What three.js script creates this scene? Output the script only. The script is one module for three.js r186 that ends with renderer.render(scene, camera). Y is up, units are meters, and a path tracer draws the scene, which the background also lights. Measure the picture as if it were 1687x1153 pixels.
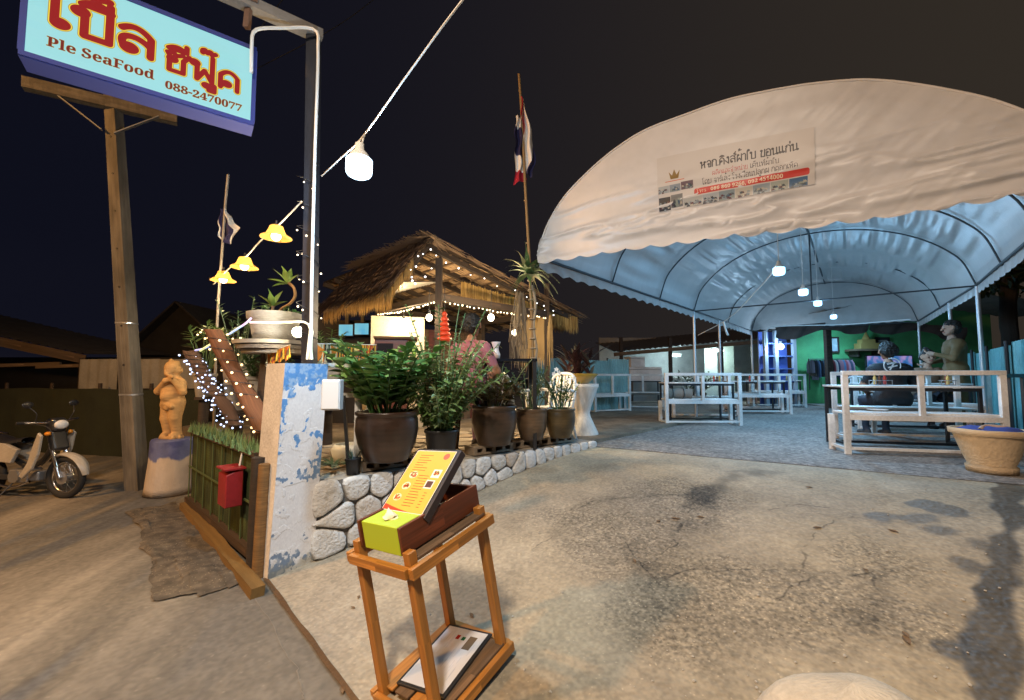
import * as THREE from 'three';
import { mergeGeometries, toCreasedNormals } from 'three/addons/utils/BufferGeometryUtils.js';
import { MarchingCubes } from 'three/addons/objects/MarchingCubes.js';
import { RoundedBoxGeometry } from 'three/addons/geometries/RoundedBoxGeometry.js';
import { RectAreaLightUniformsLib } from 'three/addons/lights/RectAreaLightUniformsLib.js';

// ---------------------------------------------------------------- camera, sky, sun, exposure
const scene = new THREE.Scene();
const FPX = 700, TILT = Math.atan(43.5 / FPX), EYE = 0.9;
const camera = new THREE.PerspectiveCamera(2 * Math.atan(576.5 / FPX) * 180 / Math.PI, 1024 / 700, 0.05, 600);
camera.position.set(0, EYE, 0);
camera.rotation.x = TILT;
scene.add(camera);
const renderer = new THREE.WebGLRenderer({ antialias: true });
renderer.setSize(1024, 700);
renderer.toneMapping = THREE.LinearToneMapping;
renderer.toneMappingExposure = 1.0;
renderer.shadowMap.enabled = true;
RectAreaLightUniformsLib.init();
{
  const w = 128, h = 64, d = new Float32Array(w * h * 4);
  for (let j = 0; j < h; j++) for (let i = 0; i < w; i++) {
    const q = 0.5 - 0.5 * Math.cos((i / w) * Math.PI * 2);
    const o = (j * w + i) * 4;
    const g = q * q; d[o] = 0.004 + 0.034 * g; d[o + 1] = 0.0046 + 0.025 * g; d[o + 2] = 0.0105 + 0.01 * g; d[o + 3] = 1;
  }
  const t = new THREE.DataTexture(d, w, h, THREE.RGBAFormat, THREE.FloatType);
  t.mapping = THREE.EquirectangularReflectionMapping; t.magFilter = t.minFilter = THREE.LinearFilter; t.wrapS = THREE.RepeatWrapping; t.needsUpdate = true;
  scene.background = t; scene.environment = t;
}
const moon = new THREE.DirectionalLight(0xbfd0ff, 0.012);
moon.position.set(-6, 14, 8); moon.castShadow = true; scene.add(moon);
Object.assign(moon.shadow.camera, { left: -16, right: 16, top: 16, bottom: -16, far: 60 });

// ---------------------------------------------------------------- picture direction to place
const V = (x, y, z) => new THREE.Vector3(x, y, z);
function ray(px, py) {
  const u = (px - 843.5) / FPX, v = (576.5 - py) / FPX, c = Math.cos(TILT), s = Math.sin(TILT);
  return V(u, v * c + s, -c + v * s);
}
function at(px, py, depth) { const r = ray(px, py); return r.multiplyScalar(depth / -r.z).add(camera.position); }
function on(px, py, y) { const r = ray(px, py); return r.multiplyScalar((y - EYE) / r.y).add(camera.position); }

// ---------------------------------------------------------------- random, noise
function rng(seed) { let s = seed | 0; return () => { s = (s + 0x6d2b79f5) | 0; let t = Math.imul(s ^ (s >>> 15), 1 | s); t = (t + Math.imul(t ^ (t >>> 7), 61 | t)) ^ t; return ((t ^ (t >>> 14)) >>> 0) / 4294967296; }; }
const hsh = (x, y, s) => { let n = Math.imul(x, 374761393) + Math.imul(y, 668265263) + Math.imul(s, 1442695041); n = Math.imul(n ^ (n >>> 13), 1274126177); return ((n ^ (n >>> 16)) >>> 0) / 4294967296; };
function vn(x, y, P, s) {
  const xi = Math.floor(x), yi = Math.floor(y); let fx = x - xi, fy = y - yi;
  fx = fx * fx * (3 - 2 * fx); fy = fy * fy * (3 - 2 * fy);
  const m = (v) => P ? ((v % P) + P) % P : v, x0 = m(xi), x1 = m(xi + 1), y0 = m(yi), y1 = m(yi + 1);
  const a = hsh(x0, y0, s), b = hsh(x1, y0, s), c = hsh(x0, y1, s), d = hsh(x1, y1, s);
  return a + (b - a) * fx + (c - a) * fy + (a - b - c + d) * fx * fy;
}
function fbm(x, y, oct, s = 1, P = 0) { let v = 0, a = 0.5, t = 0; for (let i = 0; i < oct; i++) { v += a * vn(x, y, P, s + i); t += a; a *= 0.5; x *= 2; y *= 2; P *= 2; } return v / t; }
const clamp = (x, a = 0, b = 1) => Math.min(b, Math.max(a, x));
const sst = (a, b, x) => { const t = clamp((x - a) / (b - a)); return t * t * (3 - 2 * t); };
const lerp = (a, b, t) => a + (b - a) * t;

// ---------------------------------------------------------------- textures
function tex(w, h, fn, { srgb = true, repeat } = {}) {
  const d = new Uint8Array(w * h * 4);
  for (let j = 0; j < h; j++) for (let i = 0; i < w; i++) {
    const c = fn((i + 0.5) / w, (j + 0.5) / h), o = (j * w + i) * 4, g = typeof c === 'number';
    d[o] = clamp(g ? c : c[0]) * 255; d[o + 1] = clamp(g ? c : c[1]) * 255; d[o + 2] = clamp(g ? c : c[2]) * 255; d[o + 3] = 255;
  }
  const t = new THREE.DataTexture(d, w, h); t.magFilter = THREE.LinearFilter; t.minFilter = THREE.LinearFilter;
  t.wrapS = t.wrapT = THREE.RepeatWrapping; if (srgb) t.colorSpace = THREE.SRGBColorSpace; if (repeat) t.repeat.set(1 / repeat[0], 1 / repeat[1]);
  t.needsUpdate = true; return t;
}
function canvasTex(w, h, draw) {
  const c = document.createElement('canvas'); c.width = w; c.height = h; draw(c.getContext('2d'), w, h);
  const t = new THREE.CanvasTexture(c); t.colorSpace = THREE.SRGBColorSpace; return t;
}
const TX = {
  blotch: tex(512, 512, (u, v) => 0.74 + 0.2 * fbm(u * 4, v * 4, 6, 3, 4) + 0.1 * fbm(u * 64, v * 64, 2, 9, 64), { repeat: [1, 1] }),
  fine: tex(512, 512, (u, v) => fbm(u * 32, v * 32, 4, 21, 32), { srgb: false, repeat: [0.5, 0.5] }),
  wood: tex(512, 256, (u, v) => { const n = fbm(u * 3, v * 40, 4, 31, 0), s = fbm(u * 2, v * 8, 3, 37, 0); return [0.62 + 0.38 * n * s * 1.6, 0.6 + 0.36 * n * s * 1.6, 0.56 + 0.36 * n * s * 1.6]; }, { repeat: [1, 0.3] }),
  weave: tex(256, 256, (u, v) => 0.5 + 0.25 * Math.sin(u * 6.2832 * 40) * Math.sin(v * 6.2832 * 40) + 0.25 * fbm(u * 16, v * 16, 3, 5, 16), { srgb: false, repeat: [0.2, 0.2] }),
  leaf: tex(64, 256, (u, v) => { const r = Math.abs(u - 0.5) * 2, vein = 0.09 * Math.sin((v * 14 - r * 3) * 6.28); return [0.8 + vein - 0.1 * r, 0.86 + vein, 0.75 + vein]; }),
};
const rgb = (r, g, b) => new THREE.Color().setRGB(r, g, b);
function mat(color, roughness = 0.8, extra = {}) {
  const c = Array.isArray(color) ? rgb(...color) : new THREE.Color(color);
  const phys = ['transmission', 'clearcoat', 'sheen', 'ior', 'thickness'].some((k) => k in extra);
  const m = new (phys ? THREE.MeshPhysicalMaterial : THREE.MeshStandardMaterial)({ color: c, roughness, side: THREE.DoubleSide, ...extra });
  return m;
}
const glow = (color, k, base = [0.8, 0.8, 0.8]) => mat(base, 0.5, { emissive: Array.isArray(color) ? rgb(...color) : new THREE.Color(color), emissiveIntensity: k });

// ---------------------------------------------------------------- geometry
function plain(g) {
  const n = g.index ? g.toNonIndexed() : g.clone();
  if (!n.attributes.normal) n.computeVertexNormals();
  if (!n.attributes.uv) buv(n);
  for (const k of Object.keys(n.attributes)) if (!['position', 'normal', 'uv', 'color'].includes(k)) n.deleteAttribute(k);
  n.morphAttributes = {}; n.clearGroups(); return n;
}
function buv(n) {   // uv in metres across each face's own axis
  const p = n.attributes.position, uv = new Float32Array(p.count * 2), a = V(), b = V(), c = V();
  for (let i = 0; i < p.count; i += 3) {
    a.fromBufferAttribute(p, i); b.fromBufferAttribute(p, i + 1); c.fromBufferAttribute(p, i + 2);
    const q = b.clone().sub(a).cross(c.clone().sub(a)), x = Math.abs(q.x), y = Math.abs(q.y), z = Math.abs(q.z);
    [a, b, c].forEach((w, k) => { const o = (i + k) * 2; if (y >= x && y >= z) { uv[o] = w.x; uv[o + 1] = w.z; } else if (x >= z) { uv[o] = w.z; uv[o + 1] = w.y; } else { uv[o] = w.x; uv[o + 1] = w.y; } });
  }
  n.setAttribute('uv', new THREE.BufferAttribute(uv, 2)); return n;
}
function flat(g) { return g.index ? g.toNonIndexed() : g; }
function merge(list) { list = list.flat(9); return list.length === 1 ? plain(list[0]) : mergeGeometries(list.map(plain)); }
function box(w, h, d, x = 0, y = 0, z = 0, ry = 0, rx = 0, rz = 0) {
  const g = buv(new THREE.BoxGeometry(w, h, d).toNonIndexed());
  if (rx || ry || rz) g.applyMatrix4(new THREE.Matrix4().makeRotationFromEuler(new THREE.Euler(rx, ry, rz, 'YXZ')));
  return g.translate(x, y, z);
}
function rbox(w, h, d, r, x = 0, y = 0, z = 0, ry = 0, rx = 0, rz = 0) {
  const g = buv(flat(new RoundedBoxGeometry(w, h, d, 2, r)));
  if (rx || ry || rz) g.applyMatrix4(new THREE.Matrix4().makeRotationFromEuler(new THREE.Euler(rx, ry, rz, 'YXZ')));
  return g.translate(x, y, z);
}
function along(g, p, q) {   // local z to the line p-q
  const m = new THREE.Matrix4(), z = q.clone().sub(p).normalize(), up = Math.abs(z.y) > 0.98 ? V(0, 0, 1) : V(0, 1, 0), x = up.clone().cross(z).normalize(), y = z.clone().cross(x);
  m.makeBasis(x, y, z).setPosition(p.clone().add(q).multiplyScalar(0.5)); return g.applyMatrix4(m);
}
function beam(p, q, w, h, r = 0) {
  const L = p.distanceTo(q), g = flat(r ? new RoundedBoxGeometry(w, h, L, 1, r) : new THREE.BoxGeometry(w, h, L)), P = g.attributes.position, U = new Float32Array(P.count * 2);
  for (let i = 0; i < P.count; i++) { U[i * 2] = P.getZ(i); U[i * 2 + 1] = P.getX(i) + P.getY(i); }
  g.setAttribute('uv', new THREE.BufferAttribute(U, 2)); return along(g, p, q);
}
function rod(p, q, r0, r1 = r0, seg = 8) { const g = new THREE.CylinderGeometry(r1, r0, p.distanceTo(q), seg, 1); g.rotateX(Math.PI / 2); return along(g, p, q); }
function tube(pts, r, n = 24, seg = 6, closed = false) { return new THREE.TubeGeometry(new THREE.CatmullRomCurve3(pts, closed, 'centripetal'), n, r, seg, closed); }
function lathe(prof, seg = 36) { return new THREE.LatheGeometry(prof.map(([x, y]) => new THREE.Vector2(x, y)), seg); }
function ball(r, x = 0, y = 0, z = 0, sx = 1, sy = 1, sz = 1, w = 14, h = 10) { return new THREE.SphereGeometry(r, w, h).scale(sx, sy, sz).translate(x, y, z); }
function grid(nu, nv, fn, uvf) {
  const pos = [], uv = [], idx = [];
  for (let j = 0; j <= nv; j++) for (let i = 0; i <= nu; i++) { const p = fn(i / nu, j / nv); pos.push(p.x, p.y, p.z); const t = uvf ? uvf(i / nu, j / nv, p) : [i / nu, j / nv]; uv.push(t[0], t[1]); }
  for (let j = 0; j < nv; j++) for (let i = 0; i < nu; i++) { const a = j * (nu + 1) + i, b = a + 1, c = a + nu + 1, d = c + 1; idx.push(a, b, d, a, d, c); }
  const g = new THREE.BufferGeometry(); g.setAttribute('position', new THREE.Float32BufferAttribute(pos, 3)); g.setAttribute('uv', new THREE.Float32BufferAttribute(uv, 2)); g.setIndex(idx); g.computeVertexNormals(); return g;
}
function prism(poly, h, bevel = 0, seg = 1) {   // polygon in x,y pushed out along z
  const s = new THREE.Shape(poly.map(([x, y]) => new THREE.Vector2(x, y)));
  return new THREE.ExtrudeGeometry(s, { depth: h, bevelEnabled: bevel > 0, bevelThickness: bevel, bevelSize: bevel, bevelOffset: -bevel, bevelSegments: seg, curveSegments: 6 });
}
function jitter(g, amp, freq, seed = 1) {
  const p = g.attributes.position;
  for (let i = 0; i < p.count; i++) { const x = p.getX(i), y = p.getY(i), z = p.getZ(i); p.setXYZ(i, x + amp * (fbm(y * freq + 7, z * freq, 3, seed) - 0.5), y + amp * (fbm(x * freq, z * freq + 3, 3, seed + 5) - 0.5), z + amp * (fbm(x * freq + 5, y * freq, 3, seed + 9) - 0.5)); }
  g.computeVertexNormals(); return g;
}

// ---------------------------------------------------------------- things and parts
const used = {};
function numbered(n) { const k = (used[n] = (used[n] ?? -1) + 1); return k ? n + '_' + String(k).padStart(3, '0') : n; }
function mk(name, geos, m, parent) {
  const g = Array.isArray(geos) ? merge(geos) : geos, o = new THREE.Mesh(g, m);
  o.castShadow = o.receiveShadow = true; o.name = parent ? name : numbered(name); (parent || scene).add(o); return o;
}
function tag(o, label, category, group) { o.userData.label = label; o.userData.category = category; if (group) o.userData.group = group; return o; }
function struct(o) { o.userData.kind = 'structure'; return o; }
function stuff(o) { o.userData.kind = 'stuff'; return o; }
function thing(name, label, category, p = V(0, 0, 0), turn = 0, group) {
  const o = new THREE.Group(); o.name = numbered(name); o.position.copy(p); o.rotation.y = turn; scene.add(o); return tag(o, label, category, group);
}
function copy(o, name, label, p, turn) { const c = o.clone(); c.name = numbered(name); c.userData = { ...o.userData }; if (label) c.userData.label = label; scene.add(c); c.position.copy(p); c.rotation.y = turn; return c; }
function lamp(p, color, I, radius = 0.04, parent = scene) {
  const l = new THREE.PointLight(color, I, 0, 2); l.position.copy(p); l.castShadow = true; l.shadow.radius = radius / 0.02; parent.add(l); return l;
}

// ---------------------------------------------------------------- shared materials
const MT = {
  steel: mat([0.32, 0.32, 0.33], 0.45, { metalness: 0.7, bumpMap: TX.fine, bumpScale: 0.0006 }),
  darkSteel: mat([0.035, 0.036, 0.042], 0.5, { metalness: 0.3 }),
  white: mat([0.74, 0.73, 0.7], 0.45, { map: TX.blotch, bumpMap: TX.fine, bumpScale: 0.0008 }),
  whiteWood: mat([0.86, 0.84, 0.8], 0.5, { map: TX.blotch, bumpMap: TX.fine, bumpScale: 0.001 }),
  plastic: mat([0.78, 0.78, 0.77], 0.35),
  blackPaint: mat([0.018, 0.018, 0.02], 0.45),
  pine: mat([0.6, 0.27, 0.055], 0.5, { map: TX.wood, bumpMap: TX.wood, bumpScale: 0.001 }),
  teak: mat([0.2, 0.055, 0.022], 0.42, { map: TX.wood, bumpMap: TX.wood, bumpScale: 0.001 }),
  oldWood: mat([0.2, 0.13, 0.075], 0.85, { map: TX.wood, bumpMap: TX.wood, bumpScale: 0.002 }),
  darkWood: mat([0.06, 0.04, 0.028], 0.8, { map: TX.wood, bumpMap: TX.wood, bumpScale: 0.002 }),
  concrete: mat([0.34, 0.31, 0.27], 0.9, { map: TX.blotch, bumpMap: TX.fine, bumpScale: 0.003 }),
  soil: mat([0.07, 0.05, 0.035], 1, { bumpMap: TX.fine, bumpScale: 0.02 }),
  wire: mat([0.02, 0.02, 0.022], 0.6),
  whiteWire: mat([0.7, 0.7, 0.68], 0.5),
  chrome: mat([0.7, 0.7, 0.72], 0.2, { metalness: 1 }),
  rubber: mat([0.015, 0.015, 0.016], 0.8),
};
// ---------------------------------------------------------------- lay of the land
const STREET = 270, SODIUM = 235;
const LOW = -0.55;
const G1 = on(440, 960, LOW), G2 = on(580, 1153, LOW);                 // edge between road and ramp
const B1 = on(970, 735, 0), B2 = on(1687, 800, 0);                     // edge between ramp and yard
const W1 = on(515, 932, LOW), W2 = on(972, 738, 0);                    // foot of the stone wall
const dir2 = (a, b) => { const d = V(b.x - a.x, 0, b.z - a.z); return d.normalize(); };
const gDir = dir2(G1, G2), bDir = dir2(B1, B2), wDir = dir2(W1, W2);
const side = (x, z, p, d) => d.x * (z - p.z) - d.z * (x - p.x);        // signed distance from a line
function rampHeight(x, z) {
  const r = Math.max(0, -side(x, z, G1, gDir)), b = Math.max(0, side(x, z, B1, bDir));
  const t = r + b > 1e-6 ? b / (r + b) : 0;
  return LOW * sst(0, 1.06, t);
}
function onRamp(px, py) { let y = -0.3, p; for (let i = 0; i < 14; i++) { p = on(px, py, Math.min(y, 0.2)); y = lerp(y, rampHeight(p.x, p.z), 0.6); } return p; }
const DRV = dir2(at(890, 430, 4.9), at(1147, 510, 8.9));               // the way the tent runs

function polyDist(P, x, z) { P.bb ??= [Math.min(...P.map((p) => p.x)) - 0.35, Math.max(...P.map((p) => p.x)) + 0.35, Math.min(...P.map((p) => p.z)) - 0.35, Math.max(...P.map((p) => p.z)) + 0.35]; if (x < P.bb[0] || x > P.bb[1] || z < P.bb[2] || z > P.bb[3]) return 9; let m = 81; for (let i = 0; i + 1 < P.length; i++) { const a = P[i], b = P[i + 1], dx = b.x - a.x, dz = b.z - a.z, t = clamp(((x - a.x) * dx + (z - a.z) * dz) / (dx * dx + dz * dz)); const ex = x - a.x - t * dx, ez = z - a.z - t * dz; m = Math.min(m, ex * ex + ez * ez); } return Math.sqrt(m); }
const R0 = { x: -2.6, z: -6.2, s: 8.4 };
{
  const trace = (l) => l.map(([x, y]) => onRamp(x, y));
  const wet = trace([[1655, 770], [1668, 850], [1650, 930], [1632, 1010], [1640, 1090], [1628, 1153]]);
  const spots = [[1440, 848, 0.1], [1500, 855, 0.08], [1545, 875, 0.08], [1590, 935, 0.09], [1470, 815, 0.08], [1560, 840, 0.06], [1520, 830, 0.06], [1620, 900, 0.09], [1600, 1085, 0.07]].map(([x, y, r]) => ({ p: onRamp(x, y), r }));
  const oil = trace([[1255, 778], [1205, 788], [1165, 815], [1140, 830]]);
  const cracks = [[[1010, 870], [1060, 935], [1085, 962], [1110, 946], [1160, 938], [1260, 940], [1320, 935]], [[1160, 828], [1130, 850], [1110, 900], [1060, 935]], [[1320, 945], [1325, 905], [1350, 870], [1400, 850]], [[1270, 1000], [1290, 975], [1345, 950], [1440, 945]], [[1430, 1030], [1450, 990], [1440, 945]], [[940, 840], [985, 825], [1100, 815], [1180, 820]], [[880, 905], [960, 845]], [[1265, 840], [1320, 832], [1370, 838]]].map(trace);
  const patches = [[1010, 870, 0.75], [1120, 830, 0.7], [1290, 990, 0.55], [1180, 960, 0.45], [1450, 1010, 0.35], [1090, 1020, 0.4], [1460, 930, 0.35]].map(([x, y, r]) => ({ p: onRamp(x, y), r }));
  const shade = (u, v) => {
    const x = R0.x + u * R0.s, z = R0.z + v * R0.s;
    const big = fbm(x * 1.1 + 9, z * 1.1, 5, 51), mid = fbm(x * 5, z * 5, 4, 61), fin = fbm(x * 60, z * 60, 2, 71), spk = hsh(Math.floor(x * 170), Math.floor(z * 170), 4);
    let l = 0.55 + 0.2 * (big - 0.5) + 0.12 * (mid - 0.5) + 0.14 * (fin - 0.5), warm = 0.5 + 0.9 * (fbm(x * 0.9, z * 0.9 + 4, 4, 83) - 0.5);
    let agg = 0; for (const k of patches) agg = Math.max(agg, 1 - sst(0.35, 1.15, Math.hypot(x - k.p.x, z - k.p.z) / k.r + 0.9 * (fbm(x * 3, z * 3, 4, 91) - 0.5)));
    if (agg > 0) { const st = fbm(x * 75, z * 75, 2, 97); l += agg * (-0.06 + 0.3 * (st - 0.5) + (spk > 0.985 ? 0.16 : 0) - (spk < 0.05 ? 0.1 : 0)); }
    l += spk > 0.996 ? 0.12 : 0;
    const j = 0.05 * (fbm(x * 14, z * 14, 3, 99) - 0.5);
    for (const c of cracks) { const d = polyDist(c, x + j, z + j); if (d > 0.2) continue; const w = 0.006 + 0.012 * fbm(x * 7, z * 7, 2, 33); l -= 0.15 * (1 - sst(w * 0.2, w * 0.8, d)) * sst(0.4, 0.6, fbm(x * 9, z * 9, 3, 45)) + 0.028 * (1 - sst(0.01, 0.09, d + 0.1 * (mid - 0.5))); }
    const od = polyDist(oil, x, z); l -= 0.15 * (1 - sst(0.0, 0.2, od + 0.3 * (mid - 0.45))) * (0.6 + 0.8 * fin);
    let w = 1 - sst(0.6, 1.25, (polyDist(wet, x, z) + 0.16 * (fbm(x * 3.5, z * 3.5, 4, 111) - 0.5)) / 0.065);
    for (const k of spots) w = Math.max(w, 0.7 * (1 - sst(0.5, 1.4, (Math.hypot(x - k.p.x, (z - k.p.z) * 1.3) + 0.3 * (fbm(x * 5, z * 5, 3, 121) - 0.5)) / k.r)));
    w *= 0.75 + 0.5 * (mid - 0.3); l *= 1 - 0.5 * clamp(w);
    return [l * (1.04 + 0.05 * warm), l * 0.985, l * (0.9 - 0.12 * warm), w];
  };
  const N = 1500, wets = new Float32Array(N * N);
  const map = tex(N, N, (u, v) => { const c = shade(u, v); wets[Math.floor(v * N) * N + Math.floor(u * N)] = c[3]; return c; });
  const rough = tex(512, 512, (u, v) => 0.92 - 0.45 * wets[Math.floor(v * N) * N + Math.floor(u * N)], { srgb: false });
  const bump = tex(900, 900, (u, v) => { const x = R0.x + u * R0.s, z = R0.z + v * R0.s; return 0.6 * fbm(x * 55, z * 55, 3, 131) + 0.4 * fbm(x * 9, z * 9, 4, 133); }, { srgb: false });
  const m = mat([1, 1, 1], 1, { map, roughnessMap: rough, bumpMap: bump, bumpScale: 0.012 });
  // sheet in strips from the road edge to the yard edge
  const n = 90, far = 9.5, near = -1.2;
  const g = grid(n, 60, (u, v) => {
    const a = V(G1.x, 0, G1.z).addScaledVector(gDir, lerp(near, far, u)), b = V(B1.x, 0, B1.z).addScaledVector(bDir, lerp(near - 3.4, far - 1, u));
    const x = lerp(a.x, b.x, v), z = lerp(a.z, b.z, v); return V(x, rampHeight(x, z) + 0.004, z);
  }, (u, v, p) => [(p.x - R0.x) / R0.s, (p.z - R0.z) / R0.s]);
  struct(mk('concrete_ramp', g, m));
}
{ // road, laid up to the edge line
  const S = 13, X0 = -11, Z0 = -10.5, sd = V(-0.22, 0, -0.975).normalize();
  const map = tex(1300, 1300, (u, v) => {
    const x = X0 + u * S, z = Z0 + v * S, a = x * sd.x + z * sd.z, c = x * sd.z - z * sd.x;
    const st = fbm(a * 0.55 + 3, c * 3.2, 4, 201), st2 = fbm(a * 1.4, c * 14, 3, 211), big = fbm(x * 0.5, z * 0.5, 4, 221), fin = fbm(x * 45, z * 45, 2, 231), left = sst(-1.6, -2.9, x + 0.25 * (big - 0.5) - 0.55 * (z + 3));
    let l = 0.41 + 0.1 * (big - 0.5) + 0.1 * (fin - 0.5) + (hsh(Math.floor(x * 95), Math.floor(z * 95), 5) > 0.996 ? 0.07 : 0) + 0.05 * (fbm(x * 6, z * 6, 4, 241) - 0.5);
    l += left * (0.34 * (st - 0.52) + 0.1 * (st2 - 0.5));
    const cool = left * sst(0.5, 0.35, st);
    return [l * (1.05 - 0.06 * cool), l * 0.98, l * (0.87 + 0.1 * cool)];
  });
  const bump = tex(800, 800, (u, v) => { const x = X0 + u * S, z = Z0 + v * S; return fbm(x * 40, z * 40, 3, 251); }, { srgb: false });
  const m = mat([1, 1, 1], 0.9, { map, bumpMap: bump, bumpScale: 0.006 });
  const out = V(gDir.z, 0, -gDir.x);  // away from the yard
  const o2 = out.x * 1 + out.z * 1 < 0 || side(G1.x + out.x, G1.z + out.z, G1, gDir) > 0 ? out : out.negate();
  const g = grid(30, 20, (u, v) => { const p = V(G1.x, 0, G1.z).addScaledVector(gDir, lerp(-9, 11, u)).addScaledVector(o2, v * 14); return V(p.x, LOW + 0.003, p.z); }, (u, v, p) => [(p.x - X0) / S, (p.z - Z0) / S]);
  struct(mk('road', g, m));
  // joint between road and ramp
  const a = G1.clone().addScaledVector(gDir, -0.05), b = G1.clone().addScaledVector(gDir, 6);
  const rust = mat([0.13, 0.065, 0.022], 0.95, { map: TX.blotch, bumpMap: TX.fine, bumpScale: 0.006 });
  const jn = mk('edge_strip', grid(120, 1, (u, v) => { const p = a.clone().lerp(b, u), k = (v - 0.5) * (0.022 + 0.016 * fbm(u * 40, 1, 3, 5)) + 0.008 * (fbm(u * 25, 3, 2, 8) - 0.5); return V(p.x - o2.x * k, rampHeight(p.x, p.z) + 0.012, p.z - o2.z * k); }, (u, v, p) => [p.x, p.z]), rust);
  tag(jn, 'rust brown steel edge strip along the joint of road and ramp', 'edge strip');
  const cr = [[420, 985], [450, 1030], [470, 1075], [490, 1100], [495, 1130], [500, 1153]].map(([x, y]) => on(x, y, LOW + 0.007));
  tag(mk('road_crack', grid(60, 1, (u, v) => { const k = u * (cr.length - 1.001), i = Math.floor(k), p = cr[i].clone().lerp(cr[i + 1], k - i), w = (v - 0.5) * (0.004 + 0.008 * vn(u * 40, 0, 0, 3)) + 0.03 * (fbm(u * 22, 5, 3, 2) - 0.5); return V(p.x + w, p.y, p.z + w * 0.4); }, (u, v, p) => [p.x, p.z]), mat([0.2, 0.17, 0.13], 1)), 'thin crack in the pale concrete beside the rust strip', 'crack');
}
{ // wedge of broken ground between road and fence
  const P = [[215, 842], [262, 992], [408, 962], [300, 826]].map(([x, y]) => on(x, y, LOW));
  const map = tex(512, 512, (u, v) => { const n = fbm(u * 24, v * 24, 4, 301, 24), s = fbm(u * 6, v * 6, 4, 305, 6), l = 0.2 + 0.22 * n + 0.1 * (s - 0.5) + (hsh(Math.floor(u * 170), Math.floor(v * 170), 8) > 0.97 ? 0.15 : 0); return [l * 1.06, l * 0.95, l * 0.8]; }, { repeat: [1.2, 1.2] });
  struct(mk('dirt_verge', grid(70, 90, (u, v) => { const a = P[0].clone().lerp(P[3], u), b = P[1].clone().lerp(P[2], u), p = a.lerp(b, v); const e = Math.min(1, 12 * Math.min(u + 0.02, v, 1 - v + 0.02)); return V(p.x + 0.16 * (fbm(v * 9, u * 2, 4, 7) - 0.5), LOW + 0.008 + e * 0.05 * fbm(p.x * 9, p.z * 9, 4, 311) * sst(0.3, 0.7, fbm(p.x * 3, p.z * 3, 2, 313)), p.z + 0.16 * (fbm(v * 2, u * 9, 4, 8) - 0.5)); }, (u, v, p) => [p.x, p.z]), mat([1, 1, 1], 1, { map, bumpMap: map, bumpScale: 0.02 })));
}
{ // yard of compacted gravel, behind it the far ground
  const map = tex(768, 768, (u, v) => { const n = fbm(u * 90, v * 90, 2, 401, 90), s = fbm(u * 5, v * 5, 5, 405, 5), k = hsh(Math.floor(u * 260), Math.floor(v * 260), 6), l = 0.45 + 0.28 * (n - 0.5) + 0.12 * (s - 0.5) + (k > 0.97 ? 0.13 : k < 0.08 ? -0.07 : 0); return [l * 1.03, l * 0.98, l * 0.93]; }, { repeat: [3, 3] });
  const m = mat([1, 1, 1], 0.95, { map, bumpMap: map, bumpScale: 0.012 });
  const back = bDir.clone().set(bDir.z, 0, -bDir.x);
  const bk = side(B1.x + back.x, B1.z + back.z, B1, bDir) < 0 ? back : back.negate();
  struct(mk('yard', grid(160, 90, (u, v) => { const p = V(B1.x, 0, B1.z).addScaledVector(bDir, lerp(-9, 12, u)).addScaledVector(bk, v * v * 26 - 0.02); const e = v < 0.001 ? 0.05 * (fbm(u * 60, 3, 4, 12) - 0.5) : 0; return V(p.x + bk.x * e, 0.008 + 0.012 * fbm(p.x * 2.3, p.z * 2.3, 3, 411) * sst(0, 0.05, v), p.z + bk.z * e); }, (u, v, p) => [p.x, p.z]), m));
  struct(mk('ground', grid(8, 8, (u, v) => V(lerp(-200, 200, u), -0.62, lerp(-200, 120, v)), (u, v, p) => [p.x, p.z]), mat([0.05, 0.045, 0.035], 1, { map: TX.blotch })));
}
const TERR = 0.06;
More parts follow.
